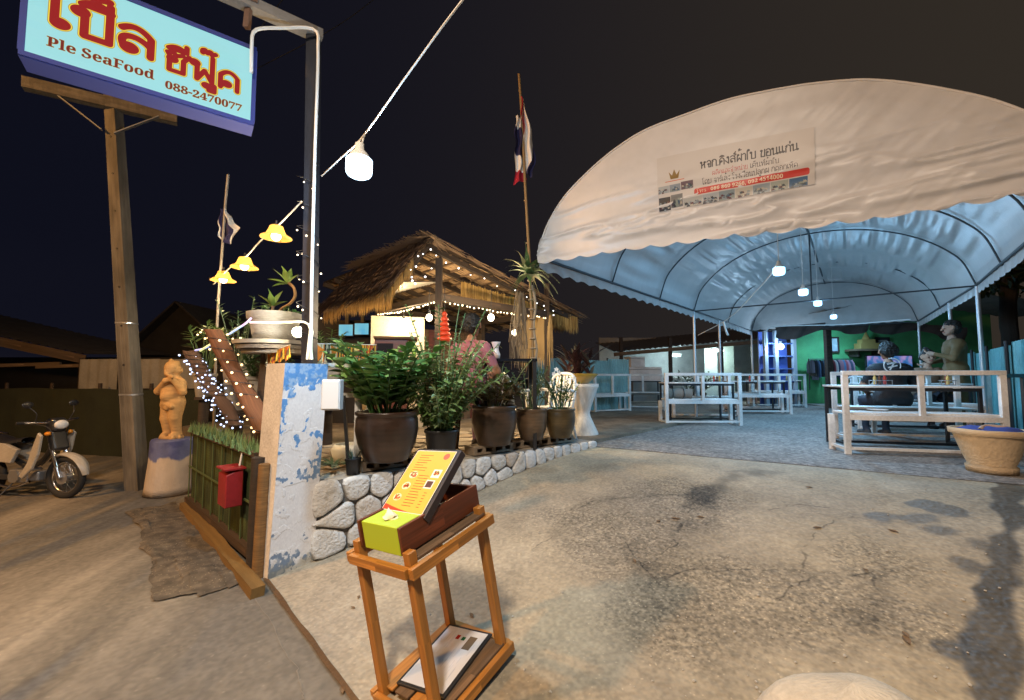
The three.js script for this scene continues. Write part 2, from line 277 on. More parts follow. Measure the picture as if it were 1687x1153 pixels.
{ // raised terrace
  const wEnd = W2.clone(), back = wEnd.clone().addScaledVector(DRV, 6), fN = G1.clone(), fF = on(312, 838, LOW).addScaledVector(gDir, -3.2);
  const ring = [V(fN.x + 0.2, 0, fN.z - 0.3), V(W1.x + 0.06, 0, W1.z - 0.22), V(wEnd.x - 0.06, 0, wEnd.z - 0.1), back, V(-6, 0, -13), V(fF.x + 0.16, 0, fF.z - 0.12)];
  const g = prism(ring.map((p) => [p.x, -p.z]), 0.66).rotateX(-Math.PI / 2).translate(0, TERR - 0.66, 0);
  const map = tex(512, 512, (u, v) => { const l = 0.4 + 0.22 * (fbm(u * 8, v * 8, 5, 501, 8) - 0.5) + 0.1 * (fbm(u * 60, v * 60, 2, 503, 60) - 0.5); return [l * 1.06, l * 0.95, l * 0.8]; }, { repeat: [1.5, 1.5] });
  const t = struct(mk('terrace', buv(plain(g)), mat([1, 1, 1], 0.9, { map, bumpMap: map, bumpScale: 0.01 })));
  // flagstones near the wall that can be told apart
  const r = rng(17), st = [mat([0.42, 0.33, 0.23], 0.85, { map: TX.blotch, bumpMap: TX.fine, bumpScale: 0.004 }), mat([0.33, 0.27, 0.2], 0.85, { map: TX.blotch, bumpMap: TX.fine, bumpScale: 0.004 }), mat([0.48, 0.4, 0.3], 0.85, { map: TX.blotch, bumpMap: TX.fine, bumpScale: 0.004 })];
  for (let i = 0; i < 9; i++) for (let j = 0; j < 6; j++) {
    const c = V(W1.x, 0, W1.z).addScaledVector(wDir, 0.15 + i * 0.36 + (j % 2) * 0.15).add(V(-wDir.z, 0, wDir.x).multiplyScalar(-(0.3 + j * 0.3)));
    if (side(c.x, c.z, G1, gDir) > -0.25) continue;
    const k = 5 + Math.floor(r() * 3), poly = Array.from({ length: k }, (_, q) => { const a = q / k * 6.283 + r() * 0.5, R = 0.15 + 0.035 * r(); return [Math.cos(a) * R * 1.05, Math.sin(a) * R * 0.9]; });
    const o = mk('flagstone', prism(poly, 0.012, 0.006).rotateX(-Math.PI / 2), st[Math.floor(r() * 3)], t); o.position.set(c.x, TERR + 0.002, c.z);
  }
}
// ---------------------------------------------------------------- street lamp outside the frame, whose warm light falls on the road
{
  const base = V(-2.1, LOW, 2.9), t = thing('street_lamp', 'tall steel street lamp facing the ramp with a warm white head', 'street lamp', base);
  mk('pole', [rod(V(0, 0, 0), V(0, 6.2, 0), 0.07, 0.05, 12)], MT.steel, t);
  mk('arm', tube([V(0, 6.1, 0), V(0.2, 6.5, -0.1), V(0.9, 6.6, -0.5)], 0.03), MT.steel, t);
  mk('lamp_head', rbox(0.5, 0.1, 0.24, 0.04, 1.05, 6.6, -0.6, 0.5), MT.steel, t);
  mk('lamp_lens', box(0.38, 0.02, 0.18, 1.05, 6.54, -0.6, 0.5), glow([1, 0.82, 0.64], 4), t);
  const s = new THREE.SpotLight(new THREE.Color().setRGB(1, 0.82, 0.64), STREET, 0, 1.31, 1, 2);
  s.position.set(base.x + 1.05, base.y + 6.5, base.z - 0.6); s.target.position.set(-1.0, -0.5, 0.9); s.castShadow = true; s.shadow.radius = 16; scene.add(s, s.target);
}
{ // a second, sodium lamp further down the road
  const base = V(-8.6, LOW, 0.6), t = thing('street_lamp', 'steel street lamp with an orange sodium head further down the road', 'street lamp', base);
  mk('pole', [rod(V(0, 0, 0), V(0, 5.6, 0), 0.07, 0.05, 12)], MT.steel, t);
  mk('arm', tube([V(0, 5.5, 0), V(0.2, 5.9, 0), V(0.8, 6.0, -0.1)], 0.03), MT.steel, t);
  mk('lamp_head', rbox(0.5, 0.1, 0.24, 0.04, 1.0, 6.0, -0.1, 0.1), MT.steel, t);
  mk('lamp_lens', box(0.38, 0.02, 0.18, 1.0, 5.94, -0.1, 0.1), glow([1, 0.48, 0.12], 4), t);
  const s = new THREE.SpotLight(new THREE.Color().setRGB(1, 0.48, 0.13), SODIUM, 0, 1.35, 0.5, 2);
  s.position.set(base.x + 1, base.y + 5.9, base.z - 0.1); s.target.position.set(-3.2, -0.5, -3.4); s.castShadow = true; s.shadow.radius = 12; scene.add(s, s.target);
}
{
  const r = rng(303), gs = []; for (let i = 0; i < 150; i++) { const p = onRamp(700 + r() * 960, 780 + r() * 370), k = 0.004 + 0.008 * r() * r(); gs.push(new THREE.IcosahedronGeometry(k, 0).scale(1, 0.6, 0.8).rotateY(r() * 6).translate(p.x, rampHeight(p.x, p.z) + 0.005 + k * 0.3, p.z)); }
  const lf = []; for (let i = 0; i < 16; i++) { const p = onRamp(560 + r() * 1000, 800 + r() * 340), a = r() * 6.28, k = 0.018 + 0.02 * r(); lf.push(grid(2, 4, (u, v) => { const s2 = (u - 0.5) * 2, w = Math.sin(v * 3.1416) * k * 0.4, X = (v - 0.5) * 2 * k, Z = s2 * w; return V(p.x + X * Math.cos(a) - Z * Math.sin(a), rampHeight(p.x, p.z) + 0.007 + Math.abs(s2) * w * 0.5 + 0.3 * k * (v - 0.5) * (v - 0.5), p.z + X * Math.sin(a) + Z * Math.cos(a)); })); }
  const q = stuff(mk('fallen_leaves', lf, mat([0.16, 0.1, 0.05], 0.9))); q.userData.label = 'few small dry leaves lying on the concrete ramp'; q.userData.category = 'leaves';
  const o = stuff(mk('ramp_grit', gs, mat([0.36, 0.33, 0.28], 0.9))); o.userData.label = 'loose grit scattered over the concrete ramp'; o.userData.category = 'grit';
}
// ================================================================ along the road: pillar, fence, sign, pole, statue, scooter
// ---- gate pillar with flaking blue paint
const pilN = on(441, 957, LOW), pilR = on(516, 931, LOW);
const pilF = dir2(pilN, pilR), pilW = 0.32, pilS = V(pilF.z, 0, -pilF.x).x < 0 ? V(pilF.z, 0, -pilF.x) : V(-pilF.z, 0, pilF.x);   // front face runs pilF, side face runs pilS
const pilTop = at(500, 598, -pilN.z).y;
const pilC = pilN.clone().addScaledVector(pilF, pilW / 2).addScaledVector(pilS, pilW / 2);
{
  const H = pilTop - LOW;
  const paint = tex(512, 1024, (u, v) => {
    const n = fbm(u * 5, v * 20, 5, 601), m = fbm(u * 14, v * 50, 4, 605), up = sst(0.8, 0.97, v), low = sst(0.14, 0.06, v), edge = sst(0.25, 0.02, u) + sst(0.78, 0.98, u);
    const k = sst(0.5, 0.53, n * 0.7 + m * 0.3 + 0.34 * up + 0.12 * low + 0.1 * edge * sst(0.3, 0.7, v) - 0.14);
    const g = fbm(u * 40, v * 120, 3, 611), w = [0.84 + 0.08 * (g - 0.5), 0.84 + 0.08 * (g - 0.5), 0.85 + 0.07 * (g - 0.5)], b = lerp(0, 1, sst(0.3, 0.75, v));
    const blue = [lerp(0.44, 0.34, b), lerp(0.51, 0.55, b), lerp(0.6, 0.78, b)], grime = sst(0.08, 0.02, v + 0.08 * (m - 0.5)) * 0.4;
    return [0, 1, 2].map((i) => lerp(lerp(w[i], blue[i], k * (0.55 + 0.45 * sst(0.35, 0.6, m))), [0.45, 0.4, 0.28][i], grime));
  });
  const bump = tex(256, 512, (u, v) => 0.5 * fbm(u * 4, v * 34, 4, 621) + 0.5 * sst(0.5, 0.53, fbm(u * 5, v * 20, 5, 601)), { srgb: false });
  const m = mat([1, 1, 1], 0.75, { map: paint, bumpMap: bump, bumpScale: 0.003 });
  const plainSide = mat([0.75, 0.71, 0.66], 0.85, { map: TX.blotch, bumpMap: TX.fine, bumpScale: 0.003 });
  const t = thing('gate_pillar', 'square masonry pillar with white plaster and flaking sky blue paint', 'pillar', V(pilC.x, LOW, pilC.z), Math.atan2(-pilF.z, pilF.x));
  const hw = pilW / 2, tp = (y) => 1.02, lean = (y) => [0.075 * y / H * pilF.x, 0.075 * y / H * -pilF.z];
  const wall = (a, b) => grid(10, 30, (u, v) => { const y = v * H, k = tp(y), x = lerp(a[0], b[0], u) * k, z = lerp(a[1], b[1], u) * k, e = 0.006 * (fbm(u * 3 + a[0], y * 5, 3, 631) - 0.5); const ln = lean(y); return V(x + ln[0] + (Math.abs(a[0] - b[0]) < 0.01 ? Math.sign(a[0]) * e : 0), y, z + ln[1] + (Math.abs(a[1] - b[1]) < 0.01 ? Math.sign(a[1]) * e : 0)); });
  mk('painted_face', wall([-hw, hw], [hw, hw]), m, t);
  const s = [wall([hw, hw], [hw, -hw]), wall([hw, -hw], [-hw, -hw]), wall([-hw, -hw], [-hw, hw]), box(pilW * 1.01, 0.004, pilW * 1.01, lean(H)[0], H - 0.002, lean(H)[1])];
  mk('plaster_body', s.map((g) => buv(plain(g))), plainSide, t);
}
// ---- green fence with a grass trim
const fN = pilN.clone().addScaledVector(gDir, -0.36), fF = on(314, 836, LOW);
const fDir = dir2(fN, fF), fLen = fN.distanceTo(fF);
{
  const t = thing('roadside_fence', 'low dark green fence with thin posts and a trim of artificial grass', 'fence', V(fF.x, LOW, fF.z), Math.atan2(fDir.z, -fDir.x));
  const y0 = 0.1, y1 = 0.84, L = fLen;
  const net = mat([0.075, 0.1, 0.03], 0.8, { map: tex(256, 256, (u, v) => { const a = Math.abs(Math.sin(u * 3.1416 * 32)), b = Math.abs(Math.sin(v * 3.1416 * 32)), n = fbm(u * 6, v * 6, 4, 641, 6); const l = 0.45 + 0.35 * Math.max(a, b) * n + 0.2 * n; return [l, l, l * 0.9]; }, { repeat: [0.8, 0.8] }), bumpMap: TX.weave, bumpScale: 0.002 });
  mk('net_panel', grid(120, 8, (u, v) => V(u * L, lerp(y0, y1, v), 0.008 * Math.sin(u * 190) + 0.02 * (fbm(u * 9, v * 2, 3, 645) - 0.5)), (u, v, p) => [p.x, p.y]), net, t);
  const gm = mat([0.075, 0.1, 0.035], 0.6), bm = mat([0.09, 0.055, 0.03], 0.75, { map: TX.wood });
  for (let i = 0; i <= 7; i++) mk('post', rod(V(lerp(0.02, L, i / 7), 0.02, 0.028), V(lerp(0.02, L, i / 7), y1 + 0.02, 0.028), 0.006), gm, t);
  for (const y of [0.46]) mk('rail', beam(V(0, y, 0.03), V(L, y, 0.03), 0.012, 0.014), gm, t);
  mk('top_rail', beam(V(-0.02, y1, 0.02), V(L + 0.02, y1, 0.02), 0.05, 0.035), bm, t);
  mk('bottom_rail', beam(V(-0.02, 0.09, 0.025), V(L + 0.02, 0.09, 0.025), 0.06, 0.07), bm, t);
  const r = rng(5), bl = [];
  for (let i = 0; i < 620; i++) { const x = r() * L, z = -0.06 + r() * 0.12, h = 0.04 + 0.1 * r(), a = r() * 6.28, w = 0.007 + 0.009 * r(), g = new THREE.BufferGeometry(), dx = Math.cos(a) * w, dz = Math.sin(a) * w, bx = (r() - 0.5) * 0.06, bz = (r() - 0.5) * 0.06; g.setAttribute('position', new THREE.Float32BufferAttribute([x - dx, y1, z - dz, x + dx, y1, z + dz, x + bx + dx * 0.7, y1 + h * 0.7, z + bz * 0.7, x - dx, y1, z - dz, x + bx + dx * 0.7, y1 + h * 0.7, z + bz * 0.7, x + bx, y1 + h, z + bz], 3)); bl.push(g); }
  stuff(mk('grass_trim', bl, mat([0.16, 0.27, 0.11], 0.7, { transmission: 0.25, thickness: 0 }), t));
  // posts between fence and pillar
  const q = (px, py, d) => at(px, py, d);
  const p1 = pilN.clone().addScaledVector(gDir, -0.1).add(V(-0.03, 0, 0.02)), p2 = pilN.clone().addScaledVector(gDir, -0.24).add(V(-0.02, 0, 0.03));
  tag(mk('timber_post', jitter(rod(V(p1.x, LOW, p1.z), V(p1.x + 0.02, 0.26, p1.z), 0.045, 0.04, 10), 0.012, 12), mat([0.3, 0.17, 0.06], 0.8, { map: TX.wood, bumpMap: TX.wood, bumpScale: 0.003 })), 'weathered brown timber post against the pillar', 'post');
  tag(mk('dark_post', jitter(rod(V(p2.x, LOW, p2.z), V(p2.x + 0.01, 0.29, p2.z), 0.055, 0.055, 10), 0.012, 12), mat([0.05, 0.035, 0.025], 0.85, { map: TX.wood, bumpMap: TX.wood, bumpScale: 0.003 })), 'dark brown square post at the end of the green fence', 'post');
  // kerb
  const k0 = on(425, 985, LOW), k1 = on(304, 838, LOW);
  tag(mk('yellow_kerb', jitter(buv(plain(grid(1, 1, () => V()))) && (() => { const g = new THREE.BoxGeometry(0.085, 0.1, k0.distanceTo(k1), 2, 2, 30); return along(g, V(k0.x, LOW + 0.02, k0.z), V(k1.x, LOW + 0.02, k1.z)); })(), 0.02, 7), mat([0.24, 0.13, 0.03], 0.9, { map: TX.blotch, bumpMap: TX.fine, bumpScale: 0.004 })), 'worn yellow painted kerb stone below the green fence', 'kerb');
  // mailbox
  const mb = on(401, 880, LOW), mp = at(402, 795, -on(408, 905, LOW).z), b = thing('mailbox', 'red metal letter box with a slanted lid on the green fence', 'letter box', V(fN.x, LOW + 0.42, fN.z).addScaledVector(fDir, 0.3), Math.atan2(fDir.z, -fDir.x));
  const red = mat([0.3, 0.016, 0.02], 0.45, { map: TX.blotch });
  mk('body', prism([[-0.06, 0], [0.06, 0], [0.06, 0.25], [-0.06, 0.3]], 0.2, 0.006).rotateY(-Math.PI / 2).translate(0.1, 0, 0.11), red, b);
  mk('lid', beam(V(-0.12, 0.295, 0.11), V(0.12, 0.295, 0.11), 0.15, 0.012).rotateX(0), red, b);
  mk('hanger', rod(V(0, 0.3, 0.05), V(0, 0.44, 0.03), 0.008), MT.whiteWire, b);
}
const creased = (g) => toCreasedNormals(g.toNonIndexed(), 0.6);
// ---- utility pole
{
  const b = on(226, 806, LOW), d = -b.z, top = at(172, -70, d), t = thing('utility_pole', 'leaning grey concrete utility pole with a crossarm', 'utility pole', V(b.x, LOW, b.z));
  const q = top.clone().sub(V(b.x, LOW, b.z)), conc = mat([0.42, 0.4, 0.37], 0.9, { map: tex(256, 1024, (u, v) => { const n = fbm(u * 4, v * 16, 5, 651), s = fbm(u * 30, v * 6, 3, 655); const l = 0.5 + 0.42 * (n - 0.35) + 0.16 * (s - 0.5); return [l, l * 0.96, l * 0.9]; }), bumpMap: TX.fine, bumpScale: 0.006 });
  mk('shaft', creased(grid(8, 40, (u, v) => { const k = lerp(0.088, 0.06, v), c = [[-k, k], [k, k], [k, -k], [-k, -k], [-k, k]], i = Math.min(3, Math.floor(u * 4)), f = u * 4 - i; return V(q.x * v + lerp(c[i][0], c[i + 1][0], f), q.y * v, q.z * v + lerp(c[i][1], c[i + 1][1], f)); }, (u, v) => [u, v])), conc, t);
  for (let i = 0; i < 9; i++) { const v = 0.22 + i * 0.07, k = lerp(0.088, 0.06, v); mk('bolt_hole', new THREE.CylinderGeometry(0.013, 0.013, 0.01, 10).rotateX(Math.PI / 2).translate(q.x * v, q.y * v, q.z * v + k + 0.001), MT.blackPaint, t); }
  const off = V(b.x, LOW, b.z), L = (px, py, dd = d - 0.14) => at(px, py, dd).sub(off);
  mk('crossarm', beam(L(38, 137, d - 0.5), L(292, 197, d + 0.35), 0.12, 0.14), conc, t);
  mk('brace', beam(L(92, 155, d - 0.35), L(168, 214), 0.05, 0.012), MT.steel, t);
  mk('brace', beam(L(262, 192, d + 0.1), L(188, 220), 0.05, 0.012), MT.steel, t);
  for (const y of [534, 651]) mk('strap_band', grid(8, 1, (u, v) => { const vv = (at(205, y, d).y - LOW) / q.y, k = lerp(0.088, 0.06, vv) + 0.003, c = [[-k, k], [k, k], [k, -k], [-k, -k], [-k, k]], i = Math.min(3, Math.floor(u * 4)), f = u * 4 - i; return V(q.x * vv + lerp(c[i][0], c[i + 1][0], f), q.y * vv + v * 0.02, q.z * vv + lerp(c[i][1], c[i + 1][1], f)); }), mat([0.65, 0.65, 0.66], 0.3, { metalness: 0.8 }), t);
}
// ---- bodies from joints: a smooth union of tapered capsules
function body(bones, cell, skinOf, k = 0.03) {
  const lo = V(9e9, 9e9, 9e9), hi = lo.clone().negate();
  for (const b of bones) for (const [p, r] of [[b.a, b.ra], [b.b, b.rb]]) { lo.min(p.clone().subScalar(r * 1.4)); hi.max(p.clone().addScalar(r * 1.4)); }
  const c = lo.clone().add(hi).multiplyScalar(0.5), S = Math.max(hi.x - lo.x, hi.y - lo.y, hi.z - lo.z) / 2 * 1.12, N = Math.max(24, Math.min(92, Math.round(2 * S / cell)));
  const ab = bones.map((b) => b.b.clone().sub(b.a)), L2 = ab.map((d) => Math.max(1e-9, d.lengthSq()));
  const one = (i, x, y, z) => { const b = bones[i], d = ab[i], px = x - b.a.x, py = y - b.a.y, pz = z - b.a.z, t = clamp((px * d.x + py * d.y + pz * d.z) / L2[i]), f = b.flat || 1; const ex = px - d.x * t, ey = py - d.y * t, ez = (pz - d.z * t) * f; return Math.sqrt(ex * ex + ey * ey + ez * ez) - lerp(b.ra, b.rb, t); };
  const dist = (x, y, z) => { let m = 9; for (let i = 0; i < bones.length; i++) { const d = one(i, x, y, z), h = clamp(0.5 + 0.5 * (m - d) / k); m = lerp(m, d, h) - k * h * (1 - h); } return m; };
  const mc = new MarchingCubes(N, new THREE.MeshStandardMaterial(), false, false, 160000); mc.isolation = 0;
  const h = N / 2; for (let z = 0; z < N; z++) for (let y = 0; y < N; y++) for (let x = 0; x < N; x++) mc.field[x + y * N + z * N * N] = -dist(c.x + (x - h) / h * S, c.y + (y - h) / h * S, c.z + (z - h) / h * S);
  mc.update();
  const n = mc.count, pos = new Float32Array(n * 3), nor = new Float32Array(n * 3), col = new Float32Array(n * 3), e = 0.002;
  for (let i = 0; i < n; i++) {
    const x = c.x + mc.positionArray[i * 3] * S, y = c.y + mc.positionArray[i * 3 + 1] * S, z = c.z + mc.positionArray[i * 3 + 2] * S; pos.set([x, y, z], i * 3);
    const g = V(dist(x + e, y, z) - dist(x - e, y, z), dist(x, y + e, z) - dist(x, y - e, z), dist(x, y, z + e) - dist(x, y, z - e)).normalize(); nor.set([g.x, g.y, g.z], i * 3);
    let best = 0, bd = 9; for (let j = 0; j < bones.length; j++) { const d = one(j, x, y, z); if (d < bd) { bd = d; best = j; } }
    col.set(skinOf(bones[best].k, x, y, z), i * 3);
  }
  const g = new THREE.BufferGeometry(); g.setAttribute('position', new THREE.BufferAttribute(pos, 3)); g.setAttribute('normal', new THREE.BufferAttribute(nor, 3)); g.setAttribute('color', new THREE.BufferAttribute(col, 3));
  g.setAttribute('uv', new THREE.BufferAttribute(new Float32Array(n * 2), 2)); for (let i = 0; i < n; i++) g.attributes.uv.setXY(i, pos[i * 3] + pos[i * 3 + 2], pos[i * 3 + 1]);
  return g;
}
const cap = (k, a, b, ra, rb = ra, flat = 1) => ({ k, a: V(...a), b: V(...b), ra, rb, flat });
// ---- cherub statue on a round pedestal
{
  const b = on(252, 822, LOW), d = -b.z, t = thing('statue_pedestal', 'round plaster pedestal painted blue above and white below', 'pedestal', V(b.x, LOW, b.z - 0.26));
  const H = at(272, 722, d + 0.26).y - LOW;
  const pm = tex(256, 256, (u, v) => { const n = fbm(u * 20, v * 8, 4, 661, 20), k = sst(-0.012, 0.012, v - 0.53 - 0.02 * Math.sin(u * 30) - 0.06 * (n - 0.5)), g = 0.9 + 0.16 * (n - 0.5), s = sst(0.66, 0.4, fbm(u * 9, v * 9, 4, 665, 9)); return [lerp(0.78, 0.3 + 0.1 * s, k) * g, lerp(0.72, 0.33 + 0.1 * s, k) * g, lerp(0.66, 0.55 + 0.06 * s, k) * g]; });
  mk('drum', jitter(lathe([[0.0, 0], [0.27, 0], [0.26, 0.1], [0.235, 0.4], [0.225, H - 0.03], [0.21, H], [0, H]], 40), 0.012, 6), mat([1, 1, 1], 0.8, { map: pm, bumpMap: TX.fine, bumpScale: 0.004 }), t);
  const s = thing('cherub_statue', 'sandstone coloured cherub statue playing a pipe on the pedestal', 'statue', V(b.x - 0.02, LOW + H, b.z - 0.26), -0.15);
  const SC = (at(270, 594, d + 0.26).y - (LOW + H)) / 0.92;
  const g = body([
    cap('s', [-0.07, 0.03, 0.05], [-0.07, 0.05, -0.02], 0.045, 0.05), cap('s', [0.07, 0.03, 0.05], [0.07, 0.05, -0.02], 0.045, 0.05),
    cap('s', [-0.07, 0.06, -0.01], [-0.08, 0.24, 0.01], 0.055, 0.075), cap('s', [0.07, 0.06, -0.01], [0.06, 0.24, 0.02], 0.055, 0.075),
    cap('s', [-0.08, 0.24, 0.01], [-0.06, 0.42, 0], 0.075, 0.1), cap('s', [0.06, 0.24, 0.02], [0.06, 0.42, 0], 0.075, 0.1),
    cap('s', [0, 0.44, 0], [0, 0.52, 0.02], 0.13, 0.125), cap('s', [0, 0.52, 0.02], [0, 0.64, 0], 0.12, 0.115), cap('s', [0, 0.5, 0.09], [0, 0.5, 0.1], 0.07, 0.07),
    cap('s', [-0.1, 0.65, 0], [0.1, 0.65, 0], 0.065, 0.065), cap('s', [0, 0.66, 0], [-0.02, 0.74, 0.02], 0.055, 0.055),
    cap('s', [-0.02, 0.81, 0.01], [-0.01, 0.83, 0.03], 0.095, 0.09), cap('s', [-0.02, 0.77, 0.05], [-0.02, 0.775, 0.07], 0.06, 0.05), cap('s', [-0.015, 0.8, 0.1], [-0.015, 0.79, 0.112], 0.014, 0.012),
    ...Array.from({ length: 14 }, (_, i) => { const a = i * 2.4, y = 0.8 + (i % 5) * 0.028, r = 0.085 - (i % 5) * 0.01; const p = [-0.02 + Math.cos(a) * r, y, 0 + Math.sin(a) * r * (Math.sin(a) > 0 ? 0.7 : 1)]; return cap('s', p, [p[0], p[1] + 0.01, p[2]], 0.022, 0.02); }),
    cap('s', [-0.13, 0.64, 0.0], [-0.15, 0.56, 0.09], 0.05, 0.045), cap('s', [-0.15, 0.56, 0.09], [0.03, 0.68, 0.15], 0.043, 0.032), cap('s', [0.03, 0.68, 0.15], [0.075, 0.69, 0.15], 0.032, 0.026),
    cap('s', [0.13, 0.64, 0.0], [0.19, 0.55, 0.04], 0.05, 0.045), cap('s', [0.19, 0.55, 0.04], [0.12, 0.7, 0.13], 0.042, 0.032), cap('s', [0.12, 0.7, 0.13], [0.1, 0.73, 0.14], 0.032, 0.026),
    cap('s', [-0.02, 0.76, 0.11], [0.16, 0.72, 0.17], 0.013, 0.016), cap('s', [-0.03, 0.42, 0.1], [0.09, 0.38, 0.1], 0.035, 0.03), cap('s', [-0.1, 0.4, 0.06], [0.02, 0.36, 0.1], 0.03, 0.03),
    cap('s', [-0.13, 0.012, 0], [0.13, 0.012, 0], 0.022, 0.022), cap('s', [-0.1, 0.012, 0.07], [0.1, 0.012, 0.07], 0.02), cap('s', [-0.1, 0.012, -0.07], [0.1, 0.012, -0.07], 0.02),
  ], 0.011, () => [1, 1, 1], 0.02);
  g.scale(SC * 0.84, SC, SC * 0.9);
  mk('figure', g, mat([0.66, 0.4, 0.17], 0.85, { map: TX.blotch, bumpMap: TX.fine, bumpScale: 0.006 }), s);
  // low wall end behind the pedestal
  const w0 = on(310, 800, LOW), wl = thing('low_wall', 'short blue and white plaster wall end behind the pedestal', 'wall', V(w0.x + 0.16, LOW, w0.z - 0.16), Math.atan2(-fDir.z, fDir.x));
  mk('wall_body', jitter(buv(new THREE.BoxGeometry(0.5, 0.72, 0.18, 6, 8, 3).toNonIndexed()).translate(0.05, 0.36, 0), 0.01, 6), mat([0.36, 0.38, 0.5], 0.85, { map: TX.blotch, bumpMap: TX.fine, bumpScale: 0.004 }), wl);
}
// ---- parked scooter
{
  const fw = on(136, 818, LOW), t = thing('motor_scooter', 'white and black motor scooter parked in the dark beside the pole', 'scooter', V(fw.x - 0.68, LOW, fw.z + 0.02), -0.1);
  const white = mat([0.5, 0.46, 0.4], 0.3, { clearcoat: 0.5, map: TX.blotch }), black = mat([0.02, 0.02, 0.022], 0.35, { clearcoat: 0.4 });
  const wheel = (x) => { const w = mk('tyre', new THREE.TorusGeometry(0.245, 0.042, 12, 40).translate(x, 0.285, 0), MT.rubber, t); mk('rim', [new THREE.TorusGeometry(0.2, 0.014, 8, 40).translate(x, 0.285, 0)], MT.chrome, w); const sp = []; for (let i = 0; i < 14; i++) { const a = i / 14 * 6.283; sp.push(rod(V(x + Math.cos(a) * 0.04, 0.285 + Math.sin(a) * 0.04, i % 2 ? 0.03 : -0.03), V(x + Math.cos(a + 0.3) * 0.2, 0.285 + Math.sin(a + 0.3) * 0.2, 0), 0.0025, 0.0025, 5)); } mk('spokes', sp, MT.chrome, w); mk('hub', [rod(V(x, 0.285, -0.05), V(x, 0.285, 0.05), 0.05, 0.05, 14), rod(V(x, 0.285, 0.05), V(x, 0.285, 0.056), 0.085, 0.085, 18)], MT.steel, w); };
  wheel(0.62); wheel(-0.6);
  const arc = (cx, r, a0, a1, w, th = 0.012) => grid(20, 6, (u, v) => { const a = lerp(a0, a1, u), k = (v - 0.5) * 2, rr = r - 0.03 * k * k; return V(cx + Math.cos(a) * rr, 0.285 + Math.sin(a) * rr, k * w * (1 - 0.45 * Math.pow(Math.abs(u - 0.5) * 2, 3))); });
  mk('front_fender', [arc(0.62, 0.335, 0.12, 2.5, 0.075), arc(0.62, 0.325, 0.12, 2.5, 0.07)], white, t);
  mk('rear_fender', arc(-0.6, 0.335, 0.7, 3.0, 0.08), black, t);
  for (const s of [-1, 1]) mk('fork', [rod(V(0.62, 0.285, s * 0.075), V(0.45, 0.75, s * 0.075), 0.022, 0.026), rod(V(0.62, 0.285, s * 0.075), V(0.56, 0.43, s * 0.075), 0.032)], MT.chrome, t);
  for (const s of [-1, 1]) mk('leg_shield', prism([[0.5, 0.86], [0.44, 0.9], [0.36, 0.72], [0.28, 0.5], [0.14, 0.32], [0.2, 0.29], [0.36, 0.42], [0.46, 0.62]], 0.02, 0.008).translate(0, 0, s * 0.14 - 0.01).applyMatrix4(new THREE.Matrix4().makeRotationY(s * -0.12)), white, t);
  mk('front_cowl', [rbox(0.1, 0.3, 0.2, 0.04, 0.46, 0.78, 0, 0, 0, 0.35), rbox(0.16, 0.2, 0.18, 0.05, 0.42, 0.98, 0, 0, 0, 0.2)], black, t);
  const hl = mk('headlight', ball(0.085, 0.5, 0.99, 0, 0.55, 0.75, 1), mat([0.7, 0.7, 0.72], 0.1, { clearcoat: 1 }), t);
  for (const s of [-1, 1]) mk('turn_signal', ball(0.04, 0.47, 0.88, s * 0.13, 1, 0.7, 0.8), mat([0.6, 0.22, 0.02], 0.2), t);
  mk('handlebar', tube([V(0.3, 1.04, -0.34), V(0.36, 1.03, -0.2), V(0.41, 1.02, 0), V(0.36, 1.03, 0.2), V(0.3, 1.04, 0.34)], 0.014), MT.chrome, t);
  for (const s of [-1, 1]) { mk('grip', rod(V(0.33, 1.035, s * 0.24), V(0.3, 1.04, s * 0.36), 0.019), MT.rubber, t); const mr = mk('mirror', ball(0.06, 0.33, 1.27, s * 0.27, 0.3, 0.75, 1.1), black, t); mk('mirror_stem', tube([V(0.36, 1.04, s * 0.2), V(0.4, 1.15, s * 0.22), V(0.34, 1.24, s * 0.26)], 0.006), MT.darkSteel, mr); }
  mk('frame_tube', tube([V(0.42, 0.75, 0), V(0.25, 0.5, 0), V(0.05, 0.42, 0), V(-0.25, 0.55, 0), V(-0.5, 0.68, 0)], 0.035), black, t);
  mk('engine', [rbox(0.3, 0.18, 0.2, 0.03, 0.0, 0.3, 0), rbox(0.18, 0.14, 0.16, 0.03, 0.2, 0.3, 0), rod(V(-0.02, 0.3, 0.1), V(-0.02, 0.3, 0.13), 0.08, 0.08, 16)], MT.steel, t);
  mk('exhaust', [tube([V(0.2, 0.24, 0.1), V(0.0, 0.17, 0.12), V(-0.3, 0.2, 0.13)], 0.016), rod(V(-0.28, 0.2, 0.13), V(-0.78, 0.32, 0.14), 0.045, 0.05, 14)], MT.chrome, t);
  mk('seat', grid(20, 12, (u, v) => { const x = lerp(0.0, -0.72, u), a = lerp(0, 6.283, v), w = lerp(0.08, 0.125, sst(0, 0.4, u)) * (1 - 0.6 * sst(0.9, 1, u)); return V(x, 0.75 + 0.05 * u + 0.04 * Math.sin(a) + 0.02 * Math.cos(u * 9), Math.cos(a) * w); }), black, t);
  for (const s of [-1, 1]) mk('side_cover', prism([[0.02, 0.66], [-0.2, 0.74], [-0.72, 0.8], [-0.86, 0.74], [-0.7, 0.62], [-0.35, 0.5], [-0.08, 0.48]], 0.03, 0.012, 2).translate(0, 0, s * 0.105 - 0.015), white, t);
  mk('number_plate', rbox(0.006, 0.13, 0.17, 0.002, -0.93, 0.6, 0, 0, 0, 0.25), mat([0.6, 0.6, 0.58], 0.5), t);
